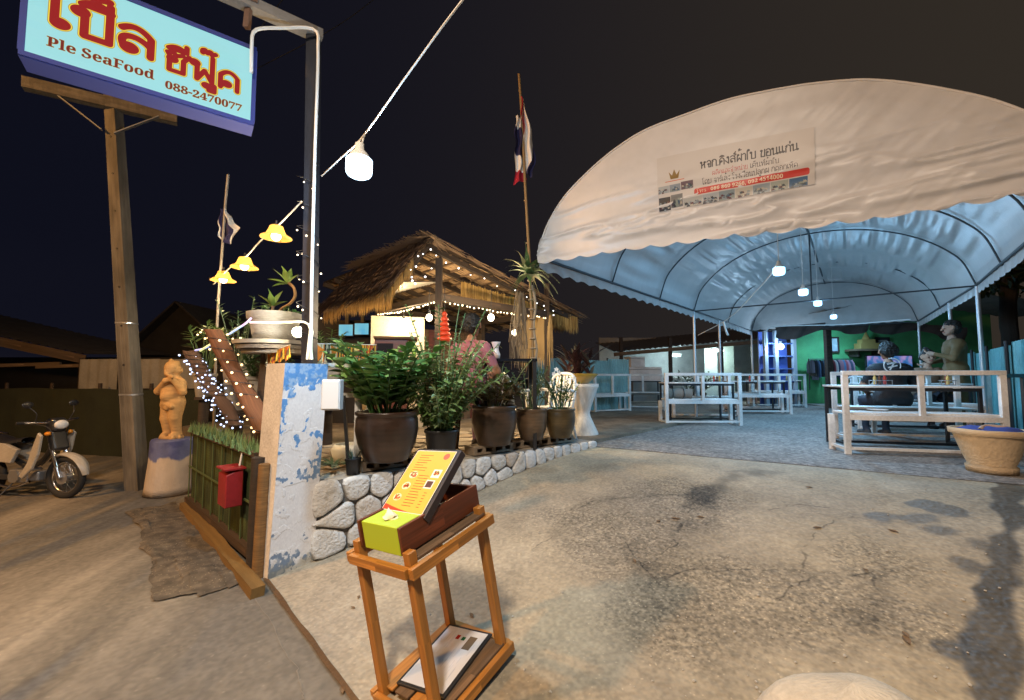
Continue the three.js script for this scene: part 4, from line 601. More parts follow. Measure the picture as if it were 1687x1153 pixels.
// ================================================================ stone wall: every stone its own piece
{
  const n = V(wDir.z, 0, -wDir.x); const out = n.x * 1 + n.z * 1 > 0 ? n : n.clone().negate();   // towards the ramp
  const L = Math.hypot(W2.x - W1.x, W2.z - W1.z), top = 0.085;
  const t = thing('stone_wall', 'low retaining wall of white painted rounded stones', 'wall', V(W1.x, 0, W1.z), Math.atan2(-wDir.z, wDir.x));
  const foot = (u) => { const p = V(W1.x, 0, W1.z).addScaledVector(wDir, u); return rampHeight(p.x, p.z); };
  mk('mortar', grid(60, 6, (u, v) => V(u * (L + 0.1), lerp(foot(u * L) - 0.06, top - 0.012, v), 0.004 * fbm(u * 60, v * 9, 3, 5)), (u, v, p) => [p.x, p.y]), mat([0.16, 0.15, 0.14], 0.95, { map: TX.blotch, bumpMap: TX.fine, bumpScale: 0.005 }), t);
  mk('coping', buv(plain(grid(40, 1, (u, v) => V(u * (L + 0.1), top - 0.012, -v * 0.3)))), MT.concrete, t);
  // scattered seeds, cells cut from the wall face
  const r = rng(88), seeds = [];
  for (let u = 0.02; u < L;) { const h = top - foot(u), sz = lerp(0.215, 0.13, u / L), rows = Math.max(1, Math.round(h / sz)); for (let j = 0; j < rows; j++) seeds.push([u + sz * (0.5 + 0.42 * (r() - 0.5)) + (j % 2) * sz * 0.45, foot(u) + h * (j + 0.5 + 0.34 * (r() - 0.5)) / rows]); u += sz * 1.02; }
  const cut = (poly, nx, ny, c) => { const o = []; for (let i = 0; i < poly.length; i++) { const a = poly[i], b = poly[(i + 1) % poly.length], da = a[0] * nx + a[1] * ny - c, db = b[0] * nx + b[1] * ny - c; if (da <= 0) o.push(a); if (da * db < 0) { const k = da / (da - db); o.push([a[0] + (b[0] - a[0]) * k, a[1] + (b[1] - a[1]) * k]); } } return o; };
  const grime = tex(512, 512, (u, v) => { const n = fbm(u * 5, v * 5, 5, 951, 5), m = fbm(u * 22, v * 22, 4, 953, 22), k = 0.35 * sst(0.56, 0.72, n * 0.6 + m * 0.4), l = 0.9 + 0.12 * (m - 0.5); return [lerp(l, 0.55, k), lerp(l, 0.52, k), lerp(l, 0.45, k)]; }, { repeat: [0.8, 0.8] });
  const stoneMats = [[0.72, 0.71, 0.69], [0.68, 0.66, 0.63], [0.75, 0.74, 0.73], [0.66, 0.6, 0.54]].map((c) => mat(c, 0.8, { map: grime, bumpMap: TX.fine, bumpScale: 0.01 }));
  seeds.forEach((s, i) => {
    let poly = [[Math.max(-0.02, s[0] - 0.4), foot(clamp(s[0] - 0.4, 0, L))], [Math.min(L + 0.1, s[0] + 0.4), foot(clamp(s[0] + 0.4, 0, L))], [Math.min(L + 0.1, s[0] + 0.4), top], [Math.max(-0.02, s[0] - 0.4), top]];
    seeds.forEach((q, j) => { if (j === i) return; const dx = q[0] - s[0], dy = q[1] - s[1], d = Math.hypot(dx, dy); if (d > 0.9) return; poly = cut(poly, dx / d, dy / d, (q[0] + s[0]) / 2 * dx / d + (q[1] + s[1]) / 2 * dy / d - 0.007); });
    if (poly.length < 3) return;
    // rounded corners, domed face
    const c = poly.reduce((a, p) => [a[0] + p[0] / poly.length, a[1] + p[1] / poly.length], [0, 0]), ring = [];
    for (let k = 0; k < poly.length; k++) { const a = poly[(k + poly.length - 1) % poly.length], b = poly[k], d = poly[(k + 1) % poly.length]; const f = 0.3; for (const w of [0, 0.5, 1]) { const p = [lerp(b[0], a[0], f), lerp(b[1], a[1], f)], q = [lerp(b[0], d[0], f), lerp(b[1], d[1], f)]; ring.push([(1 - w) * (1 - w) * p[0] + 2 * w * (1 - w) * b[0] + w * w * q[0], (1 - w) * (1 - w) * p[1] + 2 * w * (1 - w) * b[1] + w * w * q[1]]); } }
    const sz = Math.sqrt(Math.abs(poly.reduce((a, p, k) => { const q = poly[(k + 1) % poly.length]; return a + p[0] * q[1] - q[0] * p[1]; }, 0) / 2)), dep = 0.025 + 0.1 * sz * (0.75 + 0.5 * r()), lv = [[1, 0], [0.985, dep * 0.5], [0.92, dep * 0.86], [0.72, dep * 0.98], [0.0, dep]], m = ring.length, tx = (r() - 0.5) * 0.1, ty = (r() - 0.5) * 0.1;
    const g = grid(m, 4, (u, v) => { const k = Math.round(u * m) % m, l = lv[Math.round(v * 4)], x = lerp(c[0], ring[k][0], l[0]), y = lerp(c[1], ring[k][1], l[0]); return V(x, y, l[1] + (l[1] > 0 ? (x - c[0]) * tx + (y - c[1]) * ty + 0.012 * (fbm(x * 18, y * 18, 4, i + 3) - 0.5) : 0)); }, (u, v, p) => [p.x, p.y]);
    mk('stone', g, stoneMats[r() > 0.8 ? 3 : Math.floor(r() * 3)], t);
  });
}
// ================================================================ pots on the wall
const wallTop = 0.085;
function onTop(px, py) { return on(px, py, wallTop); }
function potGeo(R, H, k = 1) { return [lathe([[0, 0.012], [R * 0.62, 0.012], [R * 0.64, 0.0], [R * 0.7, 0.01], [R * 0.92, H * 0.35], [R * 1.0, H * 0.62], [R * 0.98, H * 0.84], [R * 0.93, H * 0.9], [R * 1.0, H * 0.925], [R * 1.01, H * 0.98], [R * 0.96, H], [R * 0.88, H * 0.98], [R * 0.86, H * 0.86]], 40)]; }
const glaze = (c) => mat(c, 0.32, { clearcoat: 0.35, clearcoatRoughness: 0.3, map: tex(256, 256, (u, v) => { const n = fbm(u * 6, v * 10, 5, 700 + Math.floor(c[0] * 1000), 6), s = fbm(u * 3, v * 60, 3, 707); const l = 0.6 + 0.5 * (n - 0.3) + 0.2 * (s - 0.5); return [l, l * 0.97, l * 0.93]; }), bumpMap: TX.fine, bumpScale: 0.0015 });
function leafGeo(len, w, fold = 0.25, droop = 0.2) { return grid(2, 5, (u, v) => { const s = (u - 0.5) * 2, b = Math.sin(Math.pow(v, 0.8) * Math.PI) * w * (0.2 + 0.8 * (1 - v * 0.2)) + 0.0006; return V(s * b, v * len, Math.abs(s) * b * fold - droop * len * v * v); }, (u, v) => [u, v]); }
function place(g, p, dir, roll, sc = 1) { const y = dir.clone().normalize(), h = Math.abs(y.y) > 0.95 ? V(1, 0, 0) : V(0, 1, 0), x = h.clone().cross(y).normalize(), z = x.clone().cross(y).normalize(); if (z.y < 0) { z.negate(); x.negate(); } const m = new THREE.Matrix4().makeBasis(x, y, z); m.multiply(new THREE.Matrix4().makeRotationY(roll)).scale(V(sc, sc, sc)); m.setPosition(p); return g.clone().applyMatrix4(m); }
function foliage(parent, o) {   // stems that bend outwards, each with its leaves, one part for every stem
  const r = rng(o.seed), lg = plain(leafGeo(1, o.lw ?? 0.22, 0.3, o.leafDroop ?? 0.25));
  for (let i = 0; i < o.n; i++) {
    const a = r() * 6.283, out = (o.spread ?? 0.3) * Math.sqrt(r()), h = o.h * (0.5 + 0.5 * r()), b = V(Math.cos(a) * o.r0 * r(), o.y, Math.sin(a) * o.r0 * r()), tip = b.clone().add(V(Math.cos(a) * out, h, Math.sin(a) * out)), mid = b.clone().lerp(tip, 0.5).add(V(-Math.cos(a) * out * 0.18, h * 0.12, -Math.sin(a) * out * 0.18)), cv = new THREE.QuadraticBezierCurve3(b, mid, tip), gs = [];
    const st = new THREE.TubeGeometry(cv, 6, o.stem ?? 0.005, 4); const m = o.leaves ?? 14, f0 = o.from ?? 0.25;
    for (let k = 0; k < m; k++) { const t = lerp(f0, 1, (k + 0.5 * r()) / m), p = cv.getPoint(Math.min(1, t)), tg = cv.getTangent(Math.min(1, t)), az = o.pinnate ? (k % 2 ? 1 : -1) * 1.57 + a : r() * 6.283, sd = V(Math.cos(az), 0, Math.sin(az)); sd.addScaledVector(tg, -sd.dot(tg)).normalize(); const dr = tg.clone().multiplyScalar(o.fwd ?? 0.7).addScaledVector(sd, 1).add(V(0, o.lift ?? 0.1, 0)); gs.push(place(lg, p, dr, (r() - 0.5) * 0.9, o.leaf * (0.65 + 0.5 * r()) * (k > m - 3 ? 0.8 : 1))); }
    mk('leafy_stem', [st, ...gs], o.mats[Math.floor(r() * o.mats.length)], parent);
  }
}
const leafM = (c, rough = 0.45, tr = 0.22) => mat(c, rough, { map: TX.leaf, transmission: tr, thickness: 0 });
function ventBlock(name, label, p, q, h = 0.085, dp = 0.19) {   // a course of hollow blocks
  const L = p.distanceTo(q), t = thing(name, label, 'block', p.clone().lerp(q, 0.5), Math.atan2(-(q.z - p.z), q.x - p.x), 'hollow concrete blocks under the pots'), n = Math.max(3, Math.round(L / 0.13)), cw = L / n, gs = [box(L, h * 0.24, dp, 0, h * 0.12, 0), box(L, h * 0.24, dp, 0, h * 0.88, 0), box(L - 0.01, h * 0.52, 0.01, 0, h * 0.5, -dp / 2 + 0.02)];
  for (let i = 0; i <= n; i++) gs.push(box(cw * 0.3, h * 0.522, dp - 0.004, clamp(-L / 2 + i * cw, -L / 2 + cw * 0.15, L / 2 - cw * 0.15), h * 0.5, 0));
  mk('block_body', gs, mat([0.36, 0.28, 0.2], 0.95, { map: TX.blotch, bumpMap: TX.fine, bumpScale: 0.006 }), t); return t;
}
{
  const back = V(wDir.z, 0, -wDir.x); const inn = back.x + back.z > 0 ? back.negate() : back;   // away from the ramp
  const B = (x, y) => onTop(x, y).addScaledVector(inn, 0.1);
  ventBlock('hollow_block', 'hollow concrete block under the biggest brown pot', B(596, 778), B(690, 764));
  ventBlock('hollow_block', 'hollow concrete block under the pot with russet leaves', B(782, 751), B(846, 742));
  ventBlock('hollow_block', 'long hollow concrete block course under the two smaller pots', B(846, 740), B(946, 727));
  const by = wallTop + 0.086;
  const pot = (name, label, px, pyTop, pyBase, d, wpx, c) => { const b = at(px, pyBase, d), H = at(px, pyTop, d).y - by, R = wpx / 2 / FPX * d, t = thing(name, label, 'potted plant', V(b.x, by, b.z), 0); mk('pot', potGeo(R, H), glaze(c), t); mk('soil', new THREE.CircleGeometry(R * 0.88, 24).rotateX(-Math.PI / 2).translate(0, H * 0.88, 0), MT.soil, t); return [t, R, H]; };
  const darkGreen = [leafM([0.14, 0.27, 0.08]), leafM([0.24, 0.38, 0.12]), leafM([0.38, 0.5, 0.18]), leafM([0.09, 0.19, 0.06])];
  let [t, R, H] = pot('potted_zz_plant', 'biggest dark brown glazed pot with glossy dark green pinnate foliage', 637, 676, 757, 3.78, 100, [0.085, 0.05, 0.036]);
  foliage(t, { seed: 1, n: 40, h: 0.72, spread: 0.52, r0: R * 0.6, y: H * 0.86, leaf: 0.165, lw: 0.3, leaves: 12, pinnate: true, from: 0.2, mats: darkGreen, stem: 0.007 });
  // nursery pot with mottled shrub
  { const b = at(727, 737, 4.15), q = thing('potted_mottled_shrub', 'black plastic nursery pot with a bushy shrub of cream mottled leaves', 'potted plant', V(b.x, wallTop, b.z)); mk('pot', lathe([[0, 0], [0.12, 0], [0.155, 0.28], [0.165, 0.28], [0.165, 0.305], [0.15, 0.305], [0.145, 0.26]], 32), MT.blackPaint, q); mk('soil', new THREE.CircleGeometry(0.145, 20).rotateX(-1.5708).translate(0, 0.26, 0), MT.soil, q);
    const mm = [leafM([0.24, 0.32, 0.12]), leafM([0.4, 0.44, 0.22]), leafM([0.55, 0.54, 0.36]), leafM([0.16, 0.22, 0.08])];
    foliage(q, { seed: 2, n: 76, h: 0.92, spread: 0.66, r0: 0.1, y: 0.24, leaf: 0.075, lw: 0.34, leaves: 24, from: 0.12, mats: mm, fwd: 0.4 });
    foliage(q, { seed: 22, n: 16, h: 1.4, spread: 0.4, r0: 0.1, y: 0.24, leaf: 0.075, lw: 0.16, leaves: 22, pinnate: true, from: 0.35, mats: [leafM([0.2, 0.3, 0.14]), leafM([0.14, 0.24, 0.1])], fwd: 0.5 }); }
  [t, R, H] = pot('potted_croton', 'round brown glazed pot with russet and bronze leaves', 814, 667, 737, 4.62, 74, [0.12, 0.075, 0.05]);
  foliage(t, { seed: 3, n: 30, h: 0.4, spread: 0.32, r0: R * 0.5, y: H * 0.86, leaf: 0.085, lw: 0.26, leaves: 12, from: 0.3, mats: [leafM([0.2, 0.09, 0.035]), leafM([0.26, 0.15, 0.06]), leafM([0.12, 0.055, 0.03]), leafM([0.16, 0.15, 0.05])] });
  foliage(t, { seed: 33, n: 9, h: 0.62, spread: 0.4, r0: R * 0.5, y: H * 0.86, leaf: 0.06, lw: 0.12, leaves: 10, from: 0.4, mats: [leafM([0.2, 0.22, 0.1])] });
  [t, R, H] = pot('potted_sparse_plant', 'ribbed tan clay pot with sparse thin green stems', 876, 672, 726, 4.98, 51, [0.2, 0.135, 0.085]);
  foliage(t, { seed: 4, n: 16, h: 0.55, spread: 0.2, r0: R * 0.5, y: H * 0.86, leaf: 0.07, lw: 0.16, leaves: 9, from: 0.3, mats: [leafM([0.13, 0.18, 0.07]), leafM([0.2, 0.2, 0.1])] });
  [t, R, H] = pot('potted_flowering_plant', 'small olive brown pot with white flowers and thin leaves', 923, 672, 722, 5.14, 49, [0.15, 0.1, 0.04]);
  foliage(t, { seed: 5, n: 22, h: 0.5, spread: 0.28, r0: R * 0.5, y: H * 0.86, leaf: 0.075, lw: 0.18, leaves: 10, from: 0.3, mats: [leafM([0.1, 0.17, 0.06]), leafM([0.18, 0.22, 0.1])] });
  { const r = rng(55), fl = mat([0.85, 0.84, 0.8], 0.7); for (let i = 0; i < 12; i++) { const p = V((r() - 0.5) * 0.4, H + 0.12 + r() * 0.34, (r() - 0.3) * 0.3), gs = []; for (let k = 0; k < 5; k++) gs.push(place(plain(leafGeo(0.034, 0.011, 0.2, 0.2)), V(0, 0, 0), V(Math.cos(k * 1.257), 0.5, Math.sin(k * 1.257)), 0)); const f = mk('flower', gs, fl, t); f.position.copy(p); f.rotation.set(0.6 + r(), r() * 3, 0); } }
  // little nursery pot and the fern by the pillar
  { const b = onTop(580, 782), q = thing('small_nursery_pot', 'small black nursery pot with a spiky grey succulent', 'potted plant', V(b.x, wallTop, b.z - 0.02)); mk('pot', lathe([[0, 0], [0.052, 0], [0.066, 0.12], [0.07, 0.12], [0.07, 0.135], [0.06, 0.135], [0.058, 0.11]], 4).rotateY(0.7), MT.blackPaint, q); const r = rng(6); for (let i = 0; i < 12; i++) { const a = r() * 6.28; mk('leaf', place(plain(leafGeo(0.09 + 0.04 * r(), 0.006, 0.2, 0.05)), V(Math.cos(a) * 0.02, 0.11, Math.sin(a) * 0.02), V(Math.cos(a) * 0.45, 1, Math.sin(a) * 0.45), 0), leafM([0.12, 0.14, 0.1]), q); } }
  { const b = onTop(548, 775), q = thing('hanging_fern', 'dark green fern drooping over the wall beside the pillar', 'plant', V(b.x, wallTop, b.z)); const r = rng(7); for (let i = 0; i < 22; i++) { const a = r() * 6.28, l = 0.16 + 0.1 * r(); mk('frond', place(plain(leafGeo(l, 0.014, 0.3, 0.7)), V(0, 0.02, 0), V(Math.cos(a), 0.9, Math.sin(a) * 0.9), 0), leafM([0.03, 0.07, 0.03]), q); } }
  { const b = at(572, 765, 4.1), q = tag(mk('white_bowl_planter', lathe([[0, 0], [0.08, 0], [0.13, 0.05], [0.15, 0.14], [0.12, 0.19], [0.1, 0.19], [0.12, 0.13], [0, 0.05]], 28), mat([0.62, 0.68, 0.74], 0.35, { clearcoat: 0.4 })), 'glossy white rounded bowl behind the small nursery pot', 'bowl'); q.position.set(b.x, TERR + 0.01, b.z); }
  // hourglass pedestal with a yellow bowl and purple cordyline
  { const b = on(962, 723, 0.012), q = thing('hourglass_pedestal', 'white hourglass shaped concrete pedestal at the end of the wall', 'pedestal', V(b.x, 0.01, b.z - 0.2)), H = at(962, 632, -b.z + 0.2).y - 0.01, R = 0.245;
    mk('shaft', lathe([[0, 0], [R, 0], [R * 1.02, 0.03], [R * 0.98, 0.07], [R * 0.55, H * 0.38], [R * 0.5, H * 0.46], [R * 0.56, H * 0.54], [R * 0.98, H * 0.92], [R * 1.04, H * 0.94], [R * 1.04, H], [0, H]], 40), mat([0.72, 0.67, 0.6], 0.7, { map: TX.blotch, bumpMap: TX.fine, bumpScale: 0.003 }), q);
    const y = thing('yellow_bowl_plant', 'yellow glazed bowl with dark purple cordyline leaves on the pedestal', 'potted plant', V(b.x - 0.03, 0.01 + H, b.z - 0.2)); mk('bowl', lathe([[0, 0], [0.13, 0], [0.24, 0.1], [0.28, 0.14], [0.26, 0.15], [0.22, 0.1]], 36), mat([0.45, 0.27, 0.03], 0.3, { clearcoat: 0.5 }), y); mk('soil', new THREE.CircleGeometry(0.22, 20).rotateX(-1.5708).translate(0, 0.11, 0), MT.soil, y);
    const r = rng(8), cm = [leafM([0.07, 0.02, 0.03]), leafM([0.13, 0.035, 0.05]), leafM([0.05, 0.02, 0.025]), leafM([0.2, 0.14, 0.14])]; for (let i = 0; i < 70; i++) { const a = r() * 6.28, l = 0.26 + 0.22 * r(), s = (i % 5) * 0.055, h = 0.1 + 0.12 * (i % 3); mk('leaf', place(plain(leafGeo(l, 0.028, 0.3, 0.35)), V(Math.cos(s * 40) * s, h, Math.sin(s * 40) * s), V(Math.cos(a) * 0.75, 1.0, Math.sin(a) * 0.75), 0), cm[i % 4], y); } }
}
// ================================================================ string lights
function lightString(name, label, pts, n, col, k, R = 0.011, sag = 0.0, jit = 0.02, seed = 1, group) {
  const cv = new THREE.CatmullRomCurve3(pts, false, 'centripetal'), r = rng(seed), t = thing(name, label, 'string lights', pts[0].clone(), 0, group), o = pts[0], gs = [];
  mk('cable', new THREE.TubeGeometry(new THREE.CatmullRomCurve3(pts.map((p) => p.clone().sub(o))), Math.max(12, pts.length * 5), 0.0035, 4), MT.darkSteel, t);
  for (let i = 0; i < n; i++) { const p = cv.getPoint((i + 0.5) / n).sub(o); gs.push(new THREE.IcosahedronGeometry(R * (0.75 + 0.5 * r()), 1).translate(p.x + (r() - 0.5) * jit, p.y - 0.01 - r() * jit * 0.5, p.z + (r() - 0.5) * jit)); }
  stuff(mk('bulbs', gs, glow(col, k), t)); return t;
}
const WARM = [1, 0.76, 0.42], COOL = [0.6, 0.78, 1];
// ================================================================ people
function person(name, label, p, turn, o) {
  const sit = o.pose === 'sit', t = thing(name, label, 'person', p, turn), S = o.size ?? 1, hip = sit ? (o.seat ?? 0.45) + 0.1 : 0.92, w = o.wide ?? 1;
  const lean = o.lean ?? 0, sh = hip + 0.46, hd = sh + 0.22, zz = (y) => lean * (y - hip);
  const hands = [], H = (s) => { const e = o.hands?.[s > 0 ? 1 : 0]; return e ? V(...e) : sit ? V(s * 0.13, hip + 0.1, 0.34) : V(s * 0.27, hip - 0.06, 0.07); };
  const E = (s) => { const e = o.elbows?.[s > 0 ? 1 : 0]; return e ? V(...e) : sit ? V(s * 0.29 * w, hip + 0.17, 0.06 + zz(hip + 0.2)) : V(s * 0.29 * w, hip + 0.2, -0.03); };
  const bones = [cap('shirt', [-0.07 * w, hip + 0.02, 0], [0.07 * w, hip + 0.02, 0], 0.135 * w, 0.135 * w, 1.1), cap('shirt', [0, hip + 0.1, zz(hip + 0.1)], [0, sh - 0.12, zz(sh - 0.1)], 0.145 * w, 0.165 * w, 1.25), cap('shirt', [-0.13 * w, sh - 0.03, zz(sh)], [0.13 * w, sh - 0.03, zz(sh)], 0.085 * w, 0.085 * w), cap('skin', [0, sh - 0.02, zz(sh)], [0, sh + 0.09, zz(sh) + 0.02], 0.055, 0.052)];
  for (const s of [-1, 1]) {
    const e = E(s), h = H(s);
    bones.push({ k: 'shirt', a: V(s * 0.18 * w, sh - 0.04, zz(sh)), b: V(s * 0.18 * w, sh - 0.04, zz(sh)).lerp(e, 0.62), ra: 0.068 * w, rb: 0.056, flat: 1 }, { k: o.longSleeve ? 'shirt' : 'skin', a: V(s * 0.18 * w, sh - 0.04, zz(sh)).lerp(e, 0.55), b: e, ra: 0.047, rb: 0.042, flat: 1 }, { k: o.longSleeve ? 'shirt' : 'skin', a: e, b: h, ra: 0.042, rb: 0.028, flat: 1 });
    if (sit) bones.push(cap('pants', [s * 0.1, hip - 0.01, 0.02], [s * 0.13, hip - 0.02, 0.42], 0.1, 0.07), cap('pants', [s * 0.13, hip - 0.02, 0.42], [s * 0.13, 0.1, 0.4], 0.066, 0.045), cap('shoe', [s * 0.13, 0.045, 0.37], [s * 0.14, 0.035, 0.56], 0.045, 0.035));
    else bones.push(cap(o.robe ? 'shirt' : 'pants', [s * 0.09, hip, 0], [s * 0.1, 0.5, 0.02], 0.11, 0.075), cap(o.robe ? 'shirt' : 'pants', [s * 0.1, 0.5, 0.02], [s * 0.1, 0.1, -0.01], 0.075, 0.05), cap('shoe', [s * 0.1, 0.045, -0.03], [s * 0.12, 0.035, 0.17], 0.047, 0.036));
    // hand: palm and five fingers
    const f = h.clone().sub(e).normalize(), up = V(0, 1, 0), sd = up.clone().cross(f).normalize(), nn = f.clone().cross(sd), hb = [{ k: 'skin', a: h.clone(), b: h.clone().addScaledVector(f, 0.055), ra: 0.03, rb: 0.034, flat: 1 }];
    [-0.027, -0.009, 0.009, 0.026].forEach((q, i) => { const l = [0.058, 0.07, 0.066, 0.05][i], a = h.clone().addScaledVector(f, 0.075).addScaledVector(sd, q), m = a.clone().addScaledVector(f, l * 0.55).addScaledVector(nn, 0.012), c = m.clone().addScaledVector(f, l * 0.3).addScaledVector(nn, l * 0.35); hb.push({ k: 'skin', a, b: m, ra: 0.0095, rb: 0.009, flat: 1 }, { k: 'skin', a: m, b: c, ra: 0.009, rb: 0.0075, flat: 1 }); });
    const a = h.clone().addScaledVector(f, 0.02).addScaledVector(sd, -s * 0.03), m = a.clone().addScaledVector(sd, -s * 0.028).addScaledVector(f, 0.03); hb.push({ k: 'skin', a, b: m, ra: 0.013, rb: 0.0105, flat: 1 }, { k: 'skin', a: m, b: m.clone().addScaledVector(f, 0.028), ra: 0.0105, rb: 0.008, flat: 1 });
    hands.push(hb);
  }
  if (o.robe) bones.push(cap('shirt', [0, hip, 0], [0, 0.45, 0], 0.16, 0.2, 1.1));
  const hz = zz(hd) + 0.03, C = { shirt: o.shirt, skin: o.skin, pants: o.pants, hair: o.hair, shoe: [0.05, 0.04, 0.035] };
  const head = [cap('skin', [0, hd + 0.03, hz - 0.015], [0, hd + 0.05, hz - 0.01], 0.094, 0.092), cap('skin', [0, hd - 0.045, hz + 0.03], [0, hd - 0.06, hz + 0.045], 0.055, 0.04), cap('skin', [0, hd + 0.025, hz + 0.085], [0, hd - 0.008, hz + 0.105], 0.012, 0.016), cap('skin', [-0.04, hd + 0.04, hz + 0.072], [0.04, hd + 0.04, hz + 0.072], 0.02, 0.02), cap('lip', [-0.02, hd - 0.045, hz + 0.084], [0.02, hd - 0.045, hz + 0.084], 0.008, 0.008), ...[-1, 1].map((s) => cap('skin', [s * 0.093, hd + 0.03, hz - 0.01], [s * 0.095, hd, hz], 0.018, 0.014)), ...[-1, 1].map((s) => cap('eye', [s * 0.033, hd + 0.022, hz + 0.078], [s * 0.036, hd + 0.022, hz + 0.078], 0.007, 0.007))];
  const col = (k) => k === 'lip' ? [o.skin[0] * 0.8, o.skin[1] * 0.5, o.skin[2] * 0.5] : k === 'eye' ? [0.03, 0.02, 0.02] : C[k];
  const g = mergeGeometries([body(bones, 0.017, col, 0.035), body(head, 0.008, col, 0.02), ...hands.map((h) => body(h, 0.0045, col, 0.008))].map((q) => plain(q)));
  const hy = (q) => q; jitter(g, 0.016, 13, 3); mk('body', g, new THREE.MeshStandardMaterial({ vertexColors: true, roughness: 0.8, side: THREE.DoubleSide, bumpMap: TX.weave, bumpScale: 0.001 }), t);
  const hb = [cap('hair', [0, hd + 0.06, hz - 0.03], [0, hd + 0.065, hz - 0.015], 0.1, 0.095), cap('hair', [-0.05, hd + 0.02, hz - 0.06], [0.05, hd + 0.02, hz - 0.06], 0.062, 0.062), cap('hair', [0, hd - 0.03, hz - 0.07], [0, hd + 0.03, hz - 0.06], 0.05, 0.06), ...(o.bun ? [cap('hair', [0, hd + 0.14, hz - 0.06], [0, hd + 0.16, hz - 0.07], 0.05, 0.045)] : []), ...(o.longHair ? [cap('hair', [0, hd - 0.02, hz - 0.08], [0, hd - 0.16, hz - 0.09], 0.08, 0.06)] : [])];
  mk('hair', jitter(body(hb, 0.007, () => o.hair, 0.03), 0.022, 55, 5), mat(o.hair, 0.55, { bumpMap: TX.wood, bumpScale: 0.004 }), t);
  t.scale.setScalar(S); return t;
}
